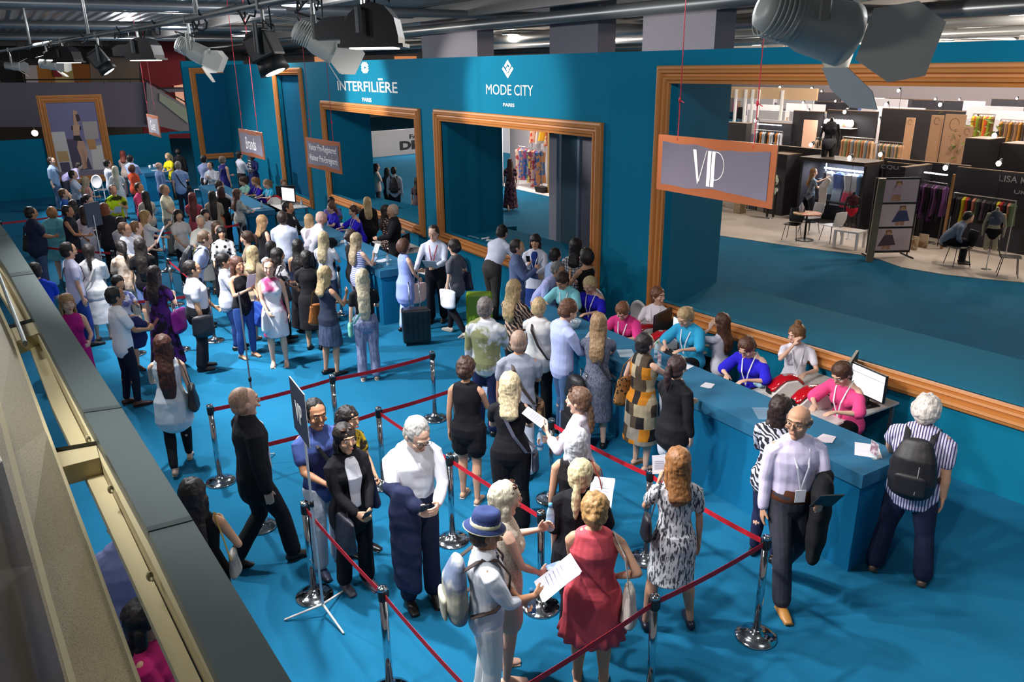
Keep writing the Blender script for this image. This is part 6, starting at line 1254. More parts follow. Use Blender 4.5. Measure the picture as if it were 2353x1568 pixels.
for pts, c in (([(.02, .08), (.30, .08), (.27, .62), (.0, .62)], 'dcd4ce'), ([(.04, .22), (.26, .22), (.25, .36), (.03, .36)], 'c9a06a'), ([(.06, .08), (.25, .08), (.25, .21), (.05, .21)], '5b5068'), ([(.30, .09), (.70, .09), (.58, .50), (.28, .52)], '54465c'), ([(.72, .08), (.98, .08), (.98, .42), (.74, .38)], 'e2d9d2'), ([(.70, .36), (.86, .36), (.86, .52), (.68, .52)], 'c98f58'), ([(.66, .50), (.95, .50), (.97, .74), (.66, .74)], 'b5a8a4')): pz('block', pts, c, 2+.12*('dcd4ce', 'c9a06a', '5b5068', '54465c', 'e2d9d2', 'c98f58', 'b5a8a4').index(c))
for pts, c in (([(.50, .10), (.56, .10), (.66, .30), (.62, .48), (.52, .52), (.46, .40), (.50, .26)], 'd1a084'), ([(.56, .12), (.60, .10), (.60, .30), (.55, .40)], 'c08c74'), ([(.42, .50), (.60, .48), (.56, .56), (.44, .56)], '221c22'), ([(.44, .56), (.56, .56), (.60, .70), (.46, .70)], 'd4a68a'), ([(.42, .64), (.62, .63), (.62, .68), (.43, .69)], '221c22'), ([(.48, .70), (.58, .70), (.60, .88), (.52, .90)], 'cc9c80'), ([(.56, .74), (.64, .76), (.62, .84), (.55, .84)], '3c2a26')): pz('figure', pts, c, 4+.1*('d1a084', 'c08c74', '221c22', 'd4a68a', '221c22', 'cc9c80', '3c2a26').index(c))
gw = mat('6f6c80', .85); b = MB()
def slabx(name, pts, X, th, m, k=None):
    b = MB(); b.prism([PX(x, y, X) for x, y in pts], (-th, 0, 0)); o = b.build(name, m); tag(o, kind='structure') if not k else tag(o, *k); return o
slabx('wall_left', [(-60, 190), (340, 189), (345, 292), (-60, 292)], -43.0, .3, gw)
slabx('wall_left', [(336, 189), (436, 248), (440, 308), (340, 284)], -42.8, .3, mat('8a868f', .8))
slabx('wall_left', [(366, 214), (432, 252), (432, 284), (366, 232)], -42.75, .04, mat('a3b0a0', .7))
slabx('wall_left', [(322, 80), (420, 80), (445, 318), (330, 318)], -47.0, .2, mat('7c1c28', .8))
slabx('wall_left', [(-60, 260), (340, 260), (340, 350), (-60, 350)], -52.0, .2, mat('57504a', .8)); slabx('wall_left', [(-60, 80), (330, 80), (330, 200), (-60, 200)], -53.0, .2, mat('4b4a4c', .8))
for pts, c, lb in (([(56, 150), (84, 150), (92, 225), (62, 225)], 'c9c3cc', 'white'), ([(84, 150), (124, 148), (130, 225), (92, 225)], 'b9772c', 'orange'), ([(124, 146), (165, 146), (176, 225), (130, 225)], 'd3bd7c', 'cream'), ([(165, 146), (205, 148), (212, 225), (176, 225)], 'a8662a', 'darker orange'), ([(205, 130), (318, 134), (322, 225), (212, 225)], '9c8c80', 'wide beige')):
    slabx('banner', pts, -50.0, .05, mat(c, .7), (lb+' tall panel standing on the far upper balcony', 'panel'))
slabx('banner', [(120, 152), (140, 152), (143, 177), (124, 177)], -49.9, .03, mat('8c1e2c', .7), ('small red square sign on the far upper balcony', 'sign'))
slabx('lit_doorway', [(400, 197), (420, 194), (425, 242), (405, 228)], -46.9, .1, mat('e0a58c', .5, emit=.5), ('pale lit doorway in the red stair wall', 'doorway'))
tag(MB().box(-53, -9, 3.55, -43.1, 8.4, 3.7).build('floor', gw), kind='structure')
b = MB(); q = [PX(x, y, -42.9) for x, y in ((-60, 184), (330, 182), (436, 240))]; b.chain(q, [.03]*3, n=8)
for x in (0, 60, 120, 180, 240, 300): b.chain([PX(x, 184, -42.9), PX(x, 191, -42.9)], [.02, .02], n=6)
tag(b.build('railing', gdark), 'dark handrail along the far grey balcony', 'railing')
q = PX(80, 306, -45); e = empty('lamp', q, 0, 'glowing round lamp under the far balcony', 'lamp'); b = MB(); b.ell((0, 0, 0), (.14, .14, .14), 14, 8); b.build('globe', mat('ffd9a0', .3, emit=18.0), e, True); b = MB(); b.chain([(0, 0, .1), (0, 0, 6-q.z-.01)], [.012, .012], n=6); b.build('stem', blk, e)
d = bpy.data.lights.new('lamp_light', 'POINT'); d.energy = 60; d.color = (1, .7, .4); d.shadow_soft_size = .15; o = bpy.data.objects.new('lamp_light', d); col.objects.link(o); o.location = q+Vector((.3, 0, 0))
slabx('wall_left', [(-60, 250), (340, 250), (345, 326), (-60, 326)], -60, .2, mat('6a5a4a', .8))
# window 2 glass panel and grey walls beyond the shelf; window 1 low white wall
tag(MB().box(-14.6, 10.40, .0, -13.95, 10.43, 3.9).build('glass_screen', mat('4d6a78', .15, alpha=.75)), 'tinted glass panel between grey posts behind the second window', 'glass panel')
for x, l in ((-14.68, 'left'), (-13.92, 'right')): tag(MB().box(x-.04, 10.36, 0, x+.04, 10.46, 3.95).build('post', mat('8fa0b4', .4, metal=.4)), l+' grey post of the tinted glass panel behind the second window', 'post')
tag(MB().box(-13.85, 10.42, 0, -10.3, 10.52, 4.0).build('wall_right', mat('6d6a78', .85)), kind='structure')
a, c = P(857, 362), P(985, 350); dv = (c-a); dv.z = 0
b = MB(); b.prism([a, c, c+Vector((0, 0, 1.35)), a+Vector((0, 0, 1.35))], (-.15, .05, 0)); e = b.build('partition', mat('b9b5b8', .8)); tag(e, 'low white partition with black lettering beyond the left window', 'partition')
M = Matrix.Translation(a+Vector((.02, -.01, 0))+dv*.48+Vector((0, 0, .25))) @ Matrix.Rotation(math.atan2(dv.y, dv.x), 4, 'Z'); text_mesh('DR', 'lettering', blk, e, dv.length*.40, .48, M, bold=.05)
M = Matrix.Translation(a+Vector((.02, -.01, 0))+dv*.66+Vector((0, 0, .82))) @ Matrix.Rotation(math.atan2(dv.y, dv.x), 4, 'Z'); text_mesh('FAS', 'lettering', blk, e, dv.length*.22, .24, M, bold=.04)
# ================================================================ TRADE HALL
stone = mat('cdbfb2', .7, var=.05)
b = MB(); pl = [(-16, 16.3), (-13.66, 16.9), (-12.5, 17.27), (-11.8, 17.55), (-11.2, 17.5), (-10.4, 17.2), (-9.48, 17.37), (-8.7, 17.75), (-8.14, 18.1), (-6.5, 19.4), (-4, 22), (-2, 30), (-22, 30), (-22, 17)]
b.prism([(x, y, .001) for x, y in pl], (0, 0, .012)); tag(b.build('floor', stone), kind='structure')
b = MB(); b.prism([(-27.8, 16.6, .001), (-23.6, 16.55, .001), (-23.6, 22, .001), (-30, 22, .001)], (0, 0, .012)); tag(b.build('floor', mat('e8e2e0', .6)), kind='structure')
dk = mat('1e1b20', .7); dk2 = mat('2b2830', .7); topb = mat('6a4f34', .7); wood = mat('8f7a60', .6, pat='wood', c2='a48d70', sc_=6.0)
rail = mat('b8b8b8', .3, metal=.8)
def wallbox(x0, x1, y0, y1, z, label, m=None, top=True, z0=0):
    e = empty('stand_wall', ((x0+x1)/2, (y0+y1)/2, z0), 0, label, 'stand wall'); w, d = (x1-x0)/2, (y1-y0)/2
    b = MB(); b.box(-w, -d, 0, w, d, z-z0); b.build('panel', m or dk, e)
    if top: b = MB(); b.box(-w, -d, z-z0, w, d, z-z0+.02); b.build('top_board', topb, e)
    return e
ng = [0]
def garment(x, y, z, rz, h, c, label, group, w=.30, d=.05, name='hanging_garment'):
    M = Matrix.Translation((x, y, z)) @ Matrix.Rotation(rz, 4, 'Z'); b = MB()
    b.chain([M @ Vector((0, 0, -.04)), M @ Vector((0, 0, -.10)), M @ Vector((0, 0, -h*.45)), M @ Vector((0, 0, -h))], [(w*.16, d*.7), (w*.5, d), (w*.40, d*.8), (w*.55, d*1.1)], M.to_3x3() @ Vector((1, 0, 0)), 10, round_=False)
    b.chain([M @ Vector((0, 0, -.05)), M @ Vector((0, 0, 0)), M @ Vector((.012, 0, .02))], [.004]*3, n=5); ng[0] += 1
    return tag(b.build(name, cloth(c) if ':' in c else mat(c, .8)), label, 'garment', group)
def rack(x0, y0, x1, y1, z, cols, label, gl, h=.75, n=10, w=.30, legs=True, shelf=False, lit=False):
    a, c = Vector((x0, y0, z)), Vector((x1, y1, z)); dv = c-a; rz = math.atan2(dv.y, dv.x)
    e = empty('clothes_rack', (a+c)/2-Vector((0, 0, z)), rz, label, 'clothes rack'); L = dv.length/2; b = MB(); b.chain([(-L, 0, z), (L, 0, z)], [.014, .014], n=8); b.build('rail', rail, e)
    for s in (-1, 1):
        if legs: b = MB(); b.chain([(s*L, 0, .012), (s*L, 0, z)], [.014, .014], n=8); b.chain([(s*L, -.2, .015), (s*L, .2, .015)], [.014, .014], n=8); b.build('leg', rail, e)
    if lit: b = MB(); b.cbox((0, 0, z+.22), (L*1.7, .06, .03)); b.build('light_strip', mat('f4f6ff', .3, emit=4.0), e)
    for i in range(n):
        t = (i+.5)/n; q = a+dv*t; garment(q.x, q.y, z-.03, rz+math.pi/2+.3*math.sin(i*2.1), h*(.85+.3*random.random()), cols[i % len(cols)], gl, gl, w)
    return e
A_ = 'garment on the '
def mannequin(px, py, Y, zb, label, c='151517', top='8a8a92', bot='151517', face=180, h=1.6, head=True, stand=True):
    q = PY(px, py, Y); e = empty('mannequin', (q.x, q.y, zb), math.atan2(-q.y, -q.x)-math.pi/2, label, 'mannequin'); k = h/1.75; e.scale = (k,)*3; b = MB()
    b.chain([(0, 0, .86), (0, 0, .95), (0, 0, 1.12), (0, 0, 1.31), (0, 0, 1.42)], [(.16, .11), (.17, .115), (.12, .09), (.155, .105), (.11, .06)], (1, 0, 0), 16); b.chain([(0, 0, 1.42), (0, .01, 1.53)], [.05, .045], n=10)
    for s in (1, -1):
        b.chain([(s*.088, 0, .9), (s*.095, 0, .5), (s*.10, 0, .08)] if stand else [(s*.088, 0, .9), (s*.092, 0, .55)], [.085, .055, .04] if stand else [.085, .07], n=12); b.chain([(s*.16, 0, 1.38), (s*.23, -.02, 1.10), (s*.22, .05, .85)], [.042, .034, .024], n=10); b.ell((s*.07, .078, 1.27), (.055, .05, .055), 10, 6)
    if head: b.ell((0, .02, 1.64), (.075, .092, .115), 14, 10)
    mm = mat(c, .3); o = b.build('figure', mm, e); soft(o, .02, 2)
    if bot: b = MB(); b.chain([(0, 0, .86), (0, 0, .97)], [(.155, .115), (.182, .126)], (1, 0, 0), 16); b.build('briefs', cloth(bot), e, True)
    if top: b = MB(); b.chain([(0, .004, 1.20), (0, .006, 1.30), (0, 0, 1.40)], [(.150, .112), (.172, .125), (.13, .078)], (1, 0, 0), 16); [b.ell((s*.07, .085, 1.27), (.062, .058, .062), 10, 6) for s in (1, -1)]; b.build('top', cloth(top), e, True)
    if not stand or True: b = MB(); b.lathe([(.16, 0), (.16, .012), (.015, .02), (.012, .9 if not stand else .1)], n=16); b.build('stand', rail, e, True)
    return e
def spotl(x, y, z, label='small bright stand spotlight', on=True):
    e = empty('spotlight', (x, y, z), 0, label+', one of those dotted over the stands', 'spotlight', 'small spotlights over the stands'); b = MB(); b.chain([(0, .02, .04), (0, -.05, -.02)], [.045, .06], n=12); b.chain([(0, .02, .04), (0, .12, -.04)], [.012, .012], n=6); b.build('can', blk, e, True)
    b = MB(); b.ell((0, -.095, -.035), (.065, .03, .065), 12, 6); b.build('bulb', mat('fff0dc', .3, emit=22.0), e, True)
    if z > 1.0: b = MB(); b.chain([(0, .12, -.04), (0, .14, -z+.02)], [.008, .008], n=6); b.build('pole', blk, e)
def photo_panel(parent, u0, u1, v0, v1, y, c, kind):
    """printed picture with a simple figure on a stand board, local x = u, z = v"""
    b = MB(); b.box(u0, y-.012, v0, u1, y, v1); pn = b.build('photo', mat(c, .6), parent); w, h = u1-u0, v1-v0
    def sh(pts, cc, l):
        b = MB(); b.add([(u0+w*u, y-.013-.001*l, v0+h*v) for u, v in pts], [tuple(range(len(pts)))]); b.build('print_shape', mat(cc, .6), pn)
    o = {0: 0, 1: .18, 2: -.08}[kind]; cc = ('b9a0b4', '34406a', '4a3a48')[kind]
    sh([(.38+o, .05), (.48+o, .05), (.50+o, .40), (.40+o, .42)], 'b98a70', 1); sh([(.50+o, .05), (.60+o, .05), (.60+o, .40), (.50+o, .42)], 'ad8068', 1); sh([(.36+o, .34), (.64+o, .34), (.60+o, .70), (.42+o, .70)] if kind == 0 else [(.28+o, .20), (.72+o, .25), (.62+o, .72), (.42+o, .72)], cc, 2); sh([(.44+o, .72), (.58+o, .72), (.58+o, .90), (.45+o, .90)], 'c59a7c', 3); sh([(.40+o, .60), (.46+o, .72), (.44+o, .93), (.58+o, .95), (.60+o, .75), (.54+o, .88), (.48+o, .86)], '8a6238', 4)
# front row of stands ------------------------------------------------
YA = 20.4
def xa(px, Y=YA, py=450): return PY(px, py, Y).x
def za(px, py, Y=YA): return PY(px, py, Y).z
wallbox(xa(1640), xa(1850), YA+.5, YA+.62, 2.05, 'black stand wall left of the lit display niche', dk); wallbox(xa(1995), xa(2190), YA+.5, YA+.62, 1.98, 'dark stand wall behind the three-photo banner', dk2)
e = wallbox(xa(1694), xa(1742), YA-.05, YA+.0, za(1715, 337), 'dark sign wall reading Pixie Won\'t Play', dk2); text_mesh("Pixie Won't Play", 'lettering', mat('b8b4b8', .6), e, 1.0, .13, T_(-.46, -.027, za(1715, 350)-.02)); text_mesh('LV', 'lettering', mat('b8b4b8', .6), e, .2, .11, T_(-.46, -.027, za(1715, 362)-.05))
rack(xa(1672), YA-.3, xa(1738), YA-.35, za(1705, 385), ['3a3230', '7c6040', '2a2628', '94785a'], 'rail of small dark garments below the Pixie sign', A_+'rail below the Pixie sign', .42, 10, .2)
tag(MB().box(xa(1737), YA-1.0, 0, xa(1752), YA-.7, za(1745, 348, YA-1)).build('plank', wood), 'upright pale wood board left of the swimsuit mannequin', 'board')
wallbox(xa(1757, YA-.2), xa(1800, YA-.2), YA-.2, YA+.5, za(1780, 352), 'black pillar behind the swimsuit mannequin', dk2)
mannequin(1776, 430, YA-.8, 0, 'black mannequin wearing a pale patterned swimsuit', top='c9c6b4:noise:7c8468:14', bot='b9b8a8:noise:8a9070:14', h=1.62)
# lit niche
x0, x1 = xa(1853), xa(1992); zt = za(1920, 372); e = empty('display_niche', ((x0+x1)/2, YA, 0), 0, 'lit display niche hung with scarves and dresses', 'display'); w = (x1-x0)/2
b = MB(); b.box(-w, .5, 0, w, .6, zt); b.build('back_panel', mat('3a3d48', .7), e); b = MB(); b.box(-w-.08, -.3, 0, -w, .6, zt); b.build('side_panel', dk2, e); b = MB(); b.box(w, -.3, 0, w+.08, .6, zt); b.build('side_panel', dk2, e)
b = MB(); b.box(-w-.08, -.4, zt, w+.08, .6, zt+.10); b.build('roof', mat('3c2f26', .7), e); b = MB(); b.box(-w*.6, .15, zt-.25, w*.8, .22, zt-.21); b.build('light_strip', mat('eef4ff', .3, emit=10.0), e); b = MB(); b.box(-w, -.1, .62, w, .5, .68); b.build('shelf', dk, e)
area('niche_light', ((x0+x1)/2, YA+.1, zt-.1), 1.6, 45, (.85, .92, 1), .2)
for i, (px, c, hh, ww) in enumerate(((1893, '2a2c34', .3, .2), (1903, '9ab0b8:grad:d8dce0:1', .7, .3), (1925, 'b8c8d8:grad:4a5a88:1', 1.0, .42), (1942, '3c4660', 1.0, .3), (1957, 'd8506a:grad:c9ccd0:1', 1.02, .62), (1972, '4c6a8c', .95, .22), (1980, '1c1e28', .95, .2), (1986, '5c3c5c', .9, .2))):
    garment(xa(px, YA+.1), YA+.1, zt-.26, .2, hh, c, 'hanging cloth in the lit niche, number %s from its left end' % ('first', 'second', 'third', 'fourth', 'fifth', 'sixth', 'seventh', 'eighth')[i] if False else ('small black piece at the left of the lit niche', 'grey-white scarf in the lit niche', 'blue dip-dyed scarf in the lit niche', 'slate scarf in the lit niche', 'coral and white dip-dyed dress in the lit niche', 'steel blue cloth in the lit niche', 'black cloth at the right of the lit niche', 'plum cloth at the far right of the lit niche')[i], None, ww, .06)
person(1870, 387, 1.60, 75, 'f', 'wavy:7a5636', 'tee|7f8a94:noise:4a525e:8', 'pants|2c2c34', arms='zp', label='woman with long brown hair lifting a white scarf at the lit niche', skin='m')
b = MB(); q = PP_ = PY(1895, 440, YA-.35); b.chain([PY(1905, 412, YA-.4), PY(1892, 430, YA-.45), PY(1888, 470, YA-.45), PY(1880, 500, YA-.45)], [(.10, .02), (.16, .03), (.13, .03), (.08, .02)], (1, 0, 0), 12); o = b.build('scarf', mat('ddd4d0', .8)); soft(o, .025, 2, .04); tag(o, 'long white scarf held up by the woman at the lit niche', 'scarf')
# banner with three photographs
a, c = P(1988, 592), P(2088, 590); e = empty('banner_stand', (a+c)/2, math.atan2((c-a).y, (c-a).x), 'tall black banner stand with three stacked photographs', 'banner'); e.location.z = .013; w = (c-a).length/2; zt = 1.93
b = MB(); b.box(-w, -.012, .10, w, .03, zt); b.build('board', mat('141416', .5), e)
for i in range(3): photo_panel(e, -w+.05, w-.04, .16+i*.59, .70+i*.59, -.013, ('c9b8c0', 'cfc0c8', 'b8aab8')[i], 2-i)
for s in (-1, 1): b = MB(); b.chain([(s*w*.9, -.3, .02), (s*w*.9, .3, .02)], [.018, .018], n=8); b.chain([(s*w*.9, 0, .02), (s*w*.9, 0, .14)], [.015, .015], n=8); b.build('foot', dk, e)
a2 = P(1990, 602); tag(MB().prism([a2, a2+Vector((.12, .10, 0)), a2+Vector((.12, .16, 1.98)), a2+Vector((.0, .06, 1.98))], (-.10, .12, 0)).build('wood_board', wood), 'leaning pale wood board left of the three-photo banner', 'board')
e = wallbox(xa(2012), xa(2100), YA+.3, YA+.4, za(2050, 378), 'dark fascia reading ACQUA above the banner', dk2); text_mesh('ACQUA', 'lettering', mat('b8b4b8', .6), e, .9, .12, T_(-.9, -.055, za(2050, 382)-.14))
# purple rack bay and the LISA KING stand
wallbox(xa(2098), xa(2112), YA-.8, YA+.4, 1.95, 'narrow dark partition right of the banner', dk2)
rack(xa(2112, YA), YA, xa(2178, YA), YA-.1, za(2145, 418), ['241f2a', '6a3a72', '2a2630', '8a5a8c', '1a181e', '4c2a4c'], 'rail of purple and black garments by the banner', A_+'purple and black rail', .85, 14, .34, lit=True)
e = wallbox(xa(2186, YA+.3), xa(2420, YA+.3), YA+.35, YA+.45, za(2270, 396), 'dark stand wall reading LISA KING UK', mat('34323a', .7)); text_mesh('LISA KING', 'lettering', mat('c4c0c4', .6), e, 1.05, .15, T_(-.10, -.055, za(2320, 412)-.12)); text_mesh('UKJ12', 'lettering', mat('c4c0c4', .6), e, .55, .12, T_(.30, -.055, za(2320, 438)-.14))
tag(MB().box(xa(2183, YA-.6), YA-.65, 0, xa(2187, YA-.6), YA-.58, za(2190, 400, YA-.6)).build('post', mat('b08050', .4, metal=.5)), 'thin brass-coloured post at the left of the LISA KING stand', 'post')
rack(xa(2195), YA-.05, xa(2345), YA-.15, za(2270, 452), ['18171c', '1f1d24', '2c2a34', 'c8b820', 'b82c28', '18171c', 'c47a6a', '4a5c3a', '2a2a30', '5c4a54'], 'rail of mixed swimwear under the LISA KING sign', A_+'rail under the LISA KING sign', .62, 18, .24)
person(2232, 488, 1.72, 85, 'm', 'short:1a1412', 'shirt|7c8aa0', 'pants|17181f', arms='ff', pose='t', lean=38, seat=.45, label='man in a grey-blue shirt seated hunched beside the black mannequin stand')
mannequin(2285, 520, 18.6, 0, 'cream torso mannequin in a grey crop top and black briefs', c='b7a98c', top='5e626c', bot='141416', h=1.62, head=False, stand=False)
def cafe_chair(px, py, rz, c, label, z=0):
    q = P(px, py, .45); e = empty('chair', (q.x, q.y, .013), math.radians(rz), label, 'chair'); m = mat(c, .4); b = MB(); b.chain([(0, -.2, .44), (0, .2, .44)], [(.2, .015), (.2, .015)], (1, 0, 0), 12); b.build('seat', m, e, True)
    b = MB(); b.chain([(0, -.21, .47), (0, -.26, .62), (0, -.29, .82)], [(.18, .014), (.21, .014), (.19, .012)], (1, 0, 0), 14); b.build('backrest', m, e, True)
    for sx in (-1, 1):
        for sy in (-1, 1): b = MB(); b.chain([(sx*.14, sy*.14, .43), (sx*.2, sy*.2, .01)], [.009, .009], n=6); b.build('leg', blk, e)
cafe_chair(2205, 568, 150, '1a1a1e', 'black chair under the hunched man'); cafe_chair(2322, 590, -60, '17171b', 'black chair heaped with small things at the right edge'); cafe_chair(1822, 515, 200, '101014', 'black shell chair at the round table'); cafe_chair(1862, 500, 170, 'c9c9cc', 'white chair behind the round table'); cafe_chair(1912, 518, 80, 'd0d0d2', 'white chair with a yellow cushion right of the round table')
q = P(1848, 553); e = empty('round_table', (q.x, q.y, .013), 0, 'small round table with a patterned top beyond the VIP opening', 'table'); b = MB(); b.lathe([(.36, .71), (.36, .74)], n=24); b.build('table_top', mat('b8a878', .6, pat='noise', c2='c0604c', sc_=9), e); b = MB(); b.lathe([(.24, 0), (.24, .02), (.03, .04), (.025, .71)], n=20); b.build('pedestal', blk, e)
b = MB(); b.chain([(q.x-.2, q.y, .76), (q.x-.2, q.y, .88), (q.x-.2, q.y, 1.0)], [.05, .07, .012], n=12); tag(b.build('paper_cone', mat('c4c2cc', .5), smooth=True), 'pale pointed object standing on the round table', 'ornament')
q = P(1938, 572); e = empty('side_table', (q.x, q.y+.2, .013), .2, 'low white square side table with papers', 'table'); b = MB(); b.box(-.32, -.25, .42, .32, .25, .46); b.build('table_top', wt, e)
for sx in (-1, 1):
    for sy in (-1, 1): b = MB(); b.box(sx*.29-.03, sy*.22-.03, 0, sx*.29+.03, sy*.22+.03, .42); b.build('leg', wt, e)
leaf(q.x-.1, q.y+.2, .473, 20, 'papers on the low white side table', .2, .28, 3, 'd8c4b8')
mannequin(1958, 480, 18.9, 0, 'dark torso form in a maroon wrap with a red band', c='2a2026', top='4a1e28', bot='b01c2c', h=1.45, head=False, stand=False)
for i, (px, py) in enumerate(((2095, 575), (2118, 570))): q = P(px, py); b = MB(); b.box(q.x-.12, q.y, .013, q.x+.12, q.y+.04, .36); tag(b.build('framed_print', mat('a8845c', .7, pat='noise', c2='c8b090', sc_=8)), ('small framed print leaning on the floor, left one', 'small framed print leaning on the floor, right one')[i], 'print')
# second row -----------------------------------------------------------
YB = 25.0
def zb(px, py, Y=YB): return PY(px, py, Y).z
def xb(px, Y=YB): return PY(px, 330, Y).x
wallbox(xb(1660, 24), xb(1712, 24), 24, 24.3, zb(1690, 283, 24), 'black block at the left, below the cream stand', dk); wallbox(xb(1728), xb(1802), YB+.3, YB+.4, zb(1765, 284), 'dark lit bay with a rail of small pieces', mat('3a3c46', .7))
rack(xb(1732), YB, xb(1796), YB, zb(1765, 300), ['d8dce4', 'c0c4cc', '2a2a30', 'c47a30'], 'rail of small white and dark pieces in the second row', A_+'second row left rail', .6, 14, .2, lit=True)
wallbox(xb(1800), xb(1822), YB+.4, YB+.5, zb(1810, 256), 'grey lit panel behind the man in black, second row', dk2); wallbox(xb(1822), xb(1875), YB+.2, YB+.3, zb(1850, 257), 'tall black wall behind the woman in the white dress', dk); wallbox(xb(1876), xb(1990), YB+.4, YB+.5, zb(1930, 256), 'black stand wall with a hat shelf', dk)
tag(MB().box(xb(1832, YB-.1), YB+.14, .02, xb(1862, YB-.1), YB+.195, zb(1850, 276)).build('mirror', mat('e0b094', .3, emit=.25)), 'rounded pale lit mirror behind the woman in the white dress', 'mirror')
for i in range(9): x = xb(1884+i*7); b = MB(); b.ell((x, YB+.25, zb(1900, 283)), (.10, .10, .14), 10, 6); tag(b.build('hat', mat(('e9e0dc', 'd98a70', 'e4d8d0', 'f0ece8', 'c8d4e0')[i % 5], .7), smooth=True), 'pale hat on the lit shelf of the second row', 'hat', 'hats on the lit shelf')
tag(MB().box(xb(1880), YB+.05, zb(1900, 292)-.03, xb(1950), YB+.39, zb(1900, 292)).build('wall_shelf', white), 'white lit shelf holding hats', 'shelf'); area('shelf_light', (xb(1915), YB-.1, zb(1915, 262)), 1.5, 40, (.95, .97, 1), .2)
person(1852, 273, 1.68, 20, 'f', 'vlong:5a3822', 'tank*|e4cdb4', 'maxi', arms='ff', label='woman in a long cream dress in front of the lit mirror', skin='m'); person(1801, 270, 1.76, 60, 'm', 'short:16110f', 'tee|141418', 'pants|7a6a2a', arms='fd', label='man in black in the second row of stands'); person(1918, 292, 1.66, -120, 'f', 'bun:8a6238', 'tank|b8a484', 'pants|8a7a60', arms='ff', label='blond woman in khaki behind the black lingerie mannequin'); person(1944, 286, 1.70, -140, 'f', 'long:a87838', 'blouse|6a3a2c', 'pants|8a6a34', arms='hf', label='woman with golden hair and a dark red blouse, second row')
q = PY(1905, 362, YA+.2); mannequin(1905, 330, YA+.2, q.z-.64, 'black headless mannequin in black and grey lingerie on top of the lit niche', c='101012', top='26262c', bot='5a5a62', h=2.0, head=False, stand=False)
for (px, py, Y) in ((1834, 330, 24.2), (1846, 335, 24.0)):
    q = PY(px, py, Y); b = MB(); b.chain([(q.x, Y, .013), (q.x, Y, .5), (q.x, Y, 1.1)], [(.2, .14), (.17, .12), (.10, .08)], (1, 0, 0), 12); tag(b.build('draped_dress_form', mat(('a87018', '8a5c1c')[px == 1846], .8, pat='noise', c2='5a3a14', sc_=5), smooth=True), ('ochre', 'brown')[px == 1846]+' draped dress form beside the cream dress woman', 'dress form')
# third bay: beige racks and banners
YC = 25.5
rack(xb(2002, YC), YC-1.6, xb(2075, YC), YC-1.6, zb(2040, 322, YC-1.6), ['b98a64', 'c9a27c', '8a9470', 'b0754c', 'd0b090', '7c8a94'], 'wooden rail of beige and green garments, left part', A_+'left beige rail', .75, 14, .26)
rack(xb(2095, YC), YC-1.8, xb(2150, YC), YC-1.8, zb(2120, 332, YC-1.8), ['8a8a94', 'c9a27c', '5c6a4c', 'b98a64'], 'wooden rail of grey and beige garments, right part', A_+'right beige rail', .7, 12, .24)
rack(xb(1966, YC), YC-2.2, xb(1998, YC), YC-2.0, zb(1980, 325, YC-2.2), ['b8a08c', 'a89484'], 'short rail of pale garments right of the lingerie mannequin', A_+'short pale rail', .8, 6, .3)
wallbox(xb(1985, YC), xb(2170, YC), YC+.8, YC+.95, zb(2080, 252, YC+.8), 'dark wall behind the beige rails', dk)
for i, (xa_, xb_, y0, y1, Y) in enumerate(((2084, 2104, 270, 330, YC-1.0), (2142, 2170, 264, 365, YC-2.0), (2174, 2222, 262, 375, YC-2.2), (2212, 2238, 290, 385, YC-2.6))):
    a, c = PY(xa_, y0, Y), PY(xb_, y0, Y); e = empty('hanging_banner', ((a.x+c.x)/2, Y, 0), 0, ('narrow', 'middle', 'widest', 'shorter right-hand')[i]+' beige banner with a line-drawn face among the stands', 'banner'); w = (c.x-a.x)/2; b = MB(); b.box(-w, -.015, .15, w, .015, a.z); b.build('cloth', mat('c49a78', .7), e); b = MB(); b.box(-.03, -.03, 0, .03, .03, .2); b.box(-w*.8, -.15, 0, w*.8, .15, .03); b.build('foot', rail, e)
    b = MB(); n = 14; pts = [(w*.45*math.cos(t), -.018, a.z-w*.9+w*.55*math.sin(t)) for t in [k*math.pi*1.7/n for k in range(n+1)]]; b.chain(pts, [.008]*len(pts), n=5); b.build('line_drawing', mat('8a6850', .7), e)
wallbox(xb(2236, 22), xb(2290, 22), 21.6, 22.4, zb(2262, 318, 22), 'black block right of the beige banners', dk); wallbox(xb(2292, 22), xb(2400, 22), 22.2, 23, zb(2330, 330, 22.4), 'black block at the right edge above LISA KING', dk)
rack(xb(2225, 27), 27, xb(2275, 27), 27, zb(2250, 262, 27), ['c8a020', 'c8501c', '7a8a1c', '6a4a20'], 'rail of yellow and orange garments, upper right', A_+'yellow and orange rail', .8, 8, .3); rack(xb(2290, 27), 27, xb(2350, 27), 27, zb(2320, 275, 27), ['a8742c', '4a3c34', '8a6a4c'], 'rail of ochre and dark garments, upper right', A_+'ochre and dark rail', .9, 8, .3)
person(2248, 288, 1.72, 160, 'm', 'short:1c1412', 'shirt|c9ab90', 'pants|3a3430', arms='ff', label='man in a pale shirt leaning by the black block, upper right'); person(2280, 284, 1.74, 200, 'm', 'short:2a1c16', 'tee|c9b09c', 'pants|3a3430', arms='ff', label='second man in a pale top by the black block, upper right'); person(2075, 277, 1.66, 30, 'f', 'long:6a4a30', 'tee|b89a7c', 'pants|5a4a40', arms='ff', label='woman with brown hair behind the beige rails'); person(2128, 280, 1.76, 60, 'm', 'short:1c1412', 'shirt|c8a888', 'pants|4a3a30', arms='ff', label='dark-haired man in a beige shirt at the beige rails')
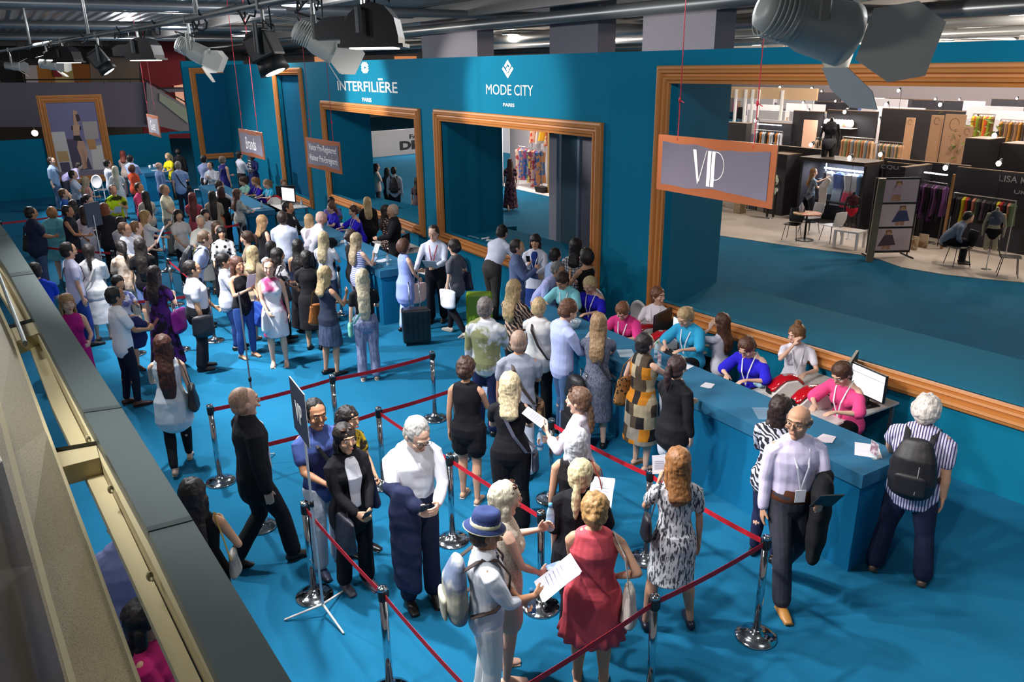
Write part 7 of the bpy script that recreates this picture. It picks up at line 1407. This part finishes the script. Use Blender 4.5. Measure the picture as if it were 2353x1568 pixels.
# far rows of small stands -------------------------------------------------
fr_ = random.Random(11); pal = ['d8d0d4', 'b8b4c4', 'c05a5a', '3a7c84', 'e0c8b8', '4a5a8c', 'caa070', '8a8494', '242228', 'e8e4e4', '5c8a5c', 'b04a80', '6a6474', 'd0a8a0']
def far_bay(x0, y, wd, pale, i):
    hgt = fr_.uniform(1.9, 2.4); e = wallbox(x0, x0+wd, y, y+.12, hgt, 'far trade stand wall with hung wares', mat('cfc8cc', .8) if pale else dk2, top=not pale); e['group'] = 'far trade stand walls'
    e2 = empty('clothes_rack', (x0+wd/2, y-.4, 0), 0, 'far clothes rail in the rows of stands', 'clothes rack', 'far clothes rails'); b = MB(); b.chain([(-wd*.4, 0, 1.5), (wd*.4, 0, 1.5)], [.02, .02], n=6); b.build('rail', rail, e2)
    for s in (-1, 1): b = MB(); b.chain([(s*wd*.4, 0, 0), (s*wd*.4, 0, 1.5)], [.02, .02], n=6); b.build('leg', rail, e2)
    base = fr_.choice(pal)
    for k in range(5):
        c = base if fr_.random() < .4 else fr_.choice(pal); xx = x0+wd*(.12+.19*k); b = MB(); hh = fr_.uniform(.6, 1.1); b.cbox((xx, y-.4, 1.48-hh/2), (wd*.15, .12, hh), taper=.8); tag(b.build('hanging_garment', mat(c, .8)), 'far hanging garment on the rails of the back rows', 'garment', 'garments on the far rails')
    if fr_.random() < .6: spotl(x0+wd*.5, y-.1, hgt+.12)
i = 0
for (y, xs0, xs1, st) in ((29.5, -26, -9, 2.6), (34.5, -31, -13, 2.8), (40, -36, -16, 3.0), (47, -43, -20, 3.4), (54, -50, -24, 3.6)):
    x = xs0
    while x < xs1:
        far_bay(x, y, st*.9, (y < 41 and x < xs0+6) or fr_.random() < .5, i); i += 1; x += st
for k, (px, py, h_) in enumerate(((1720, 243, 1.7), (1790, 236, 1.7), (1985, 232, 1.75), (2060, 222, 1.7), (2140, 225, 1.72), (2215, 230, 1.7), (2300, 238, 1.7), (1880, 228, 1.68))):
    person(px, py, h_, fr_.choice((0, 90, 180, -90)), fr_.choice('mf'), fr_.choice(('short:2a1c16', 'long:5a3a24', 'short:1a1412')), 'tee|'+fr_.choice(pal), 'pants|'+fr_.choice(('2a2a32', '4a5068')), label='distant visitor among the back rows of stands', group='distant visitors among the back stands')
for (px, py, Y) in ((1690, 207, 32), (1745, 205, 31), (1795, 200, 33), (1868, 202, 34), (1923, 204, 32), (1950, 210, 30), (2068, 206, 31), (2040, 238, 28), (2164, 238, 27), (1945, 255, 25.2), (1740, 275, 24.8), (1957, 360, 20.3), (2028, 352, 21.5), (1776, 333, 21), (1868, 330, 22), (2178, 382, 19.8), (2290, 308, 22.2), (2300, 372, 20.5)): q = PY(px, py, Y); spotl(q.x, q.y, q.z)
for px in (1690, 1712, 1728, 1742, 1796): q = PY(px, 240, 30); tag(MB().box(q.x-.05, 29.95, 0, q.x+.05, 30.05, 3.4).build('white_post', white), 'slim white post of the cream stand, upper left of the opening', 'post', 'slim white posts of the cream stand')
q = PY(1700, 212, 30.2); tag(MB().box(q.x-1.5, 30.05, 3.0, q.x+4.5, 30.15, 3.5).build('fascia', mat('c9a884', .7)), 'cream fascia board over the slim white posts', 'fascia')
q = PY(2260, 235, 23.6); e = empty('potted_plant', (q.x, q.y, 0), 0, 'leafy olive-green plant on the dark stand, upper right', 'plant'); b = MB(); b.lathe([(.15, 0), (.2, .35), (.18, .35)], n=14); b.build('pot', dk, e, True); b = MB(); b.chain([(0, 0, .3), (0, 0, 2.2)], [.02, .015], n=6); b.build('stem', mat('5a4a30', .8), e)
b = MB(); rr = random.Random(2)
for k in range(160): v = Vector((rr.gauss(0, .4), rr.gauss(0, .3), 2.3+rr.gauss(0, .28))); M = Matrix.Translation(v) @ Euler((rr.uniform(-1, 1), rr.uniform(-1, 1), rr.uniform(0, 6))).to_matrix().to_4x4(); b.add([M @ Vector(p_) for p_ in ((0, -.12, 0), (.04, 0, .02), (0, .12, 0), (-.04, 0, .02))], [(0, 1, 2, 3)])
b.build('foliage', mat('6c7a34', .7), e)
# far back wall: bright panels seen between wall top and ceiling
for i, (px, pw, c, em, l) in enumerate(((720, 60, 'e09a6a', .6, 'peach'), (905, 50, 'e08a50', .6, 'orange'), (1170, 80, 'e8b08c', .8, 'pale peach'), (1390, 50, 'e89a50', .8, 'amber'), (1655, 110, 'e4e4f4', 1.2, 'white'), (2060, 40, 'd8902c', .5, 'mustard'), (2115, 50, 'e8c890', .7, 'cream'), (2170, 60, 'd8c4cc', .7, 'pink-white'), (2255, 45, 'a02424', .3, 'red'), (2320, 70, 'f0eef4', 1.2, 'bright white'))):
    a, c_ = PY(px, 100, 61.8), PY(px+pw, 100, 61.8); lw = a.x < -74; a, c_ = (PX(px, 100, -74.9), PX(px+pw, 100, -74.9)) if lw else (a, c_); tag(MB().box(a.x if not lw else -75, a.y if lw else 61.8, 4.3, c_.x if not lw else -74.85, c_.y if lw else 62, 5.6).build('light_box', mat(c, .5, emit=em)), l+' lit panel on the far back wall above the teal wall', 'panel')
# beyond window 2: kaftan stand
q = P(1215, 432); kc = ['c05050:noise:e8c8b0:6', '5a6ab0:noise:d8b8c8:6', 'c88a5c:noise:4a6a9c:6', '3a5c9c:noise:c05a7a:6', 'b8c8d8:noise:5a8a7c:6', '8a4a6c:noise:e0c060:6']
rack(-27.1, 17.2, -25.4, 17.2, 1.55, kc, 'rail of colourful printed kaftans beyond the second window', A_+'colourful kaftan rail', 1.25, 9, .42); rack(-27.3, 18.0, -25.2, 18.0, 2.45, ['e0b090:noise:c04030:4', 'e8e0dc', 'd8a020', 'c86a4a:noise:e8d0b0:5'], 'upper rail of pale kaftans and hats beyond the second window', A_+'upper kaftan rail', .75, 6, .5)
tag(MB().box(-29.5, 18.3, 0, -24.4, 18.4, 3.2).build('stand_wall', mat('bdb4b8', .8)), 'pale wall behind the kaftan rails', 'wall'); tag(MB().box(-28.3, 16.9, 0, -28.1, 17.1, 3.0).build('white_post', white), 'white upright left of the kaftan rails', 'post'); tag(MB().box(-24.75, 17.0, 0, -24.62, 17.1, 3.0).build('wood_post', mat('c89a5c', .5)), 'pale wooden upright right of the kaftan rails', 'post')
area('stand_light', (-26.5, 16.2, 3.4), 1.5, 170, (1, .95, .9))
q = P(1240, 443); b = MB(); b.cbox((q.x, q.y+.1, .12), (.42, .3, .2), taper=1.2); tag(b.build('basket', mat('2a1c18', .7)), 'dark open basket on the white floor by the kaftans', 'basket')
person(1172, 365, 1.68, 0, 'f', 'vlong:3a2019', 'tee|2a1c28:noise:8a6a70:14', 'maxiskirt|271b26:noise:6a4a56:14', arms='dd', pose='w', label='woman in a long dark flowered dress walking beyond the second window', extra='sandals', shoe='6a4a3a')
garment(-28.0, 16.6, 2.4, .3, 2.0, '2a3a3a:noise:7a8a80:6', 'long dark patterned dress on the upright left of the kaftans', None, .5)
# beyond window 1
p(201, 904, 384, 1.64, 5, 'm', 'short:1a1412', 'shirt|d8dcec', 'pants|22263a', 'dark-haired man in a white shirt seen through the left window', arms='dd'); wear(201, 'back', 1, '3a3436', 'dark grey backpack of the man seen through the left window', sz=.95)
p(202, 864, 376, 1.58, 80, 'f', 'long:1a1110', 'blouse|d9c4bc', 'pants|4a4650', 'long-haired woman in a beige blouse at the edge of the left window', arms='ff'); p(203, 889, 386, 1.55, 30, 'f', 'vlong:120e0e', 'tee|20222c', 'pants|20222c', 'black-haired person in dark clothes beside the backpack man', arms='fp'); p(204, 958, 408, 1.50, 10, 'f', 'long:2a1a14', 'tee|6a5a60', 'pants|3a3038', 'person half hidden by the right edge of the left window', arms='dd')
rack(-43.0, 20.6, -41.0, 21.2, 2.1, ['e8e4e8', 'b8bcd8', 'd8c0b8', 'c05a4a'], 'rail of pastel wares on the bright stand beyond the left window', 'pastel garment on the bright stand beyond the left window', .9, 7, .5)
tag(MB().box(-46, 23.5, 0, -38, 23.6, 4.0).build('stand_wall', mat('e8e4ea', .7)), 'bright white stand wall beyond the left window', 'wall'); area('stand_light', (-42, 20, 3.8), 2, 350, (1, .97, .95))
tag(MB().box(-43.4, 19.2, 0, -41.6, 19.9, 1.1).build('white_counter', white), 'white counter of the bright stand beyond the left window', 'counter')
b = MB(); b.ell((-20.9, 9.0, .83), (.16, .10, .035), 12, 6); b.ell((-20.65, 9.0, .84), (.12, .06, .04), 10, 6); o = b.build('cling_film', mat('7a8a98', .3)); soft(o, .02, 1, .03); tag(o, 'crumpled clear packaging on the left window shelf', 'packaging')
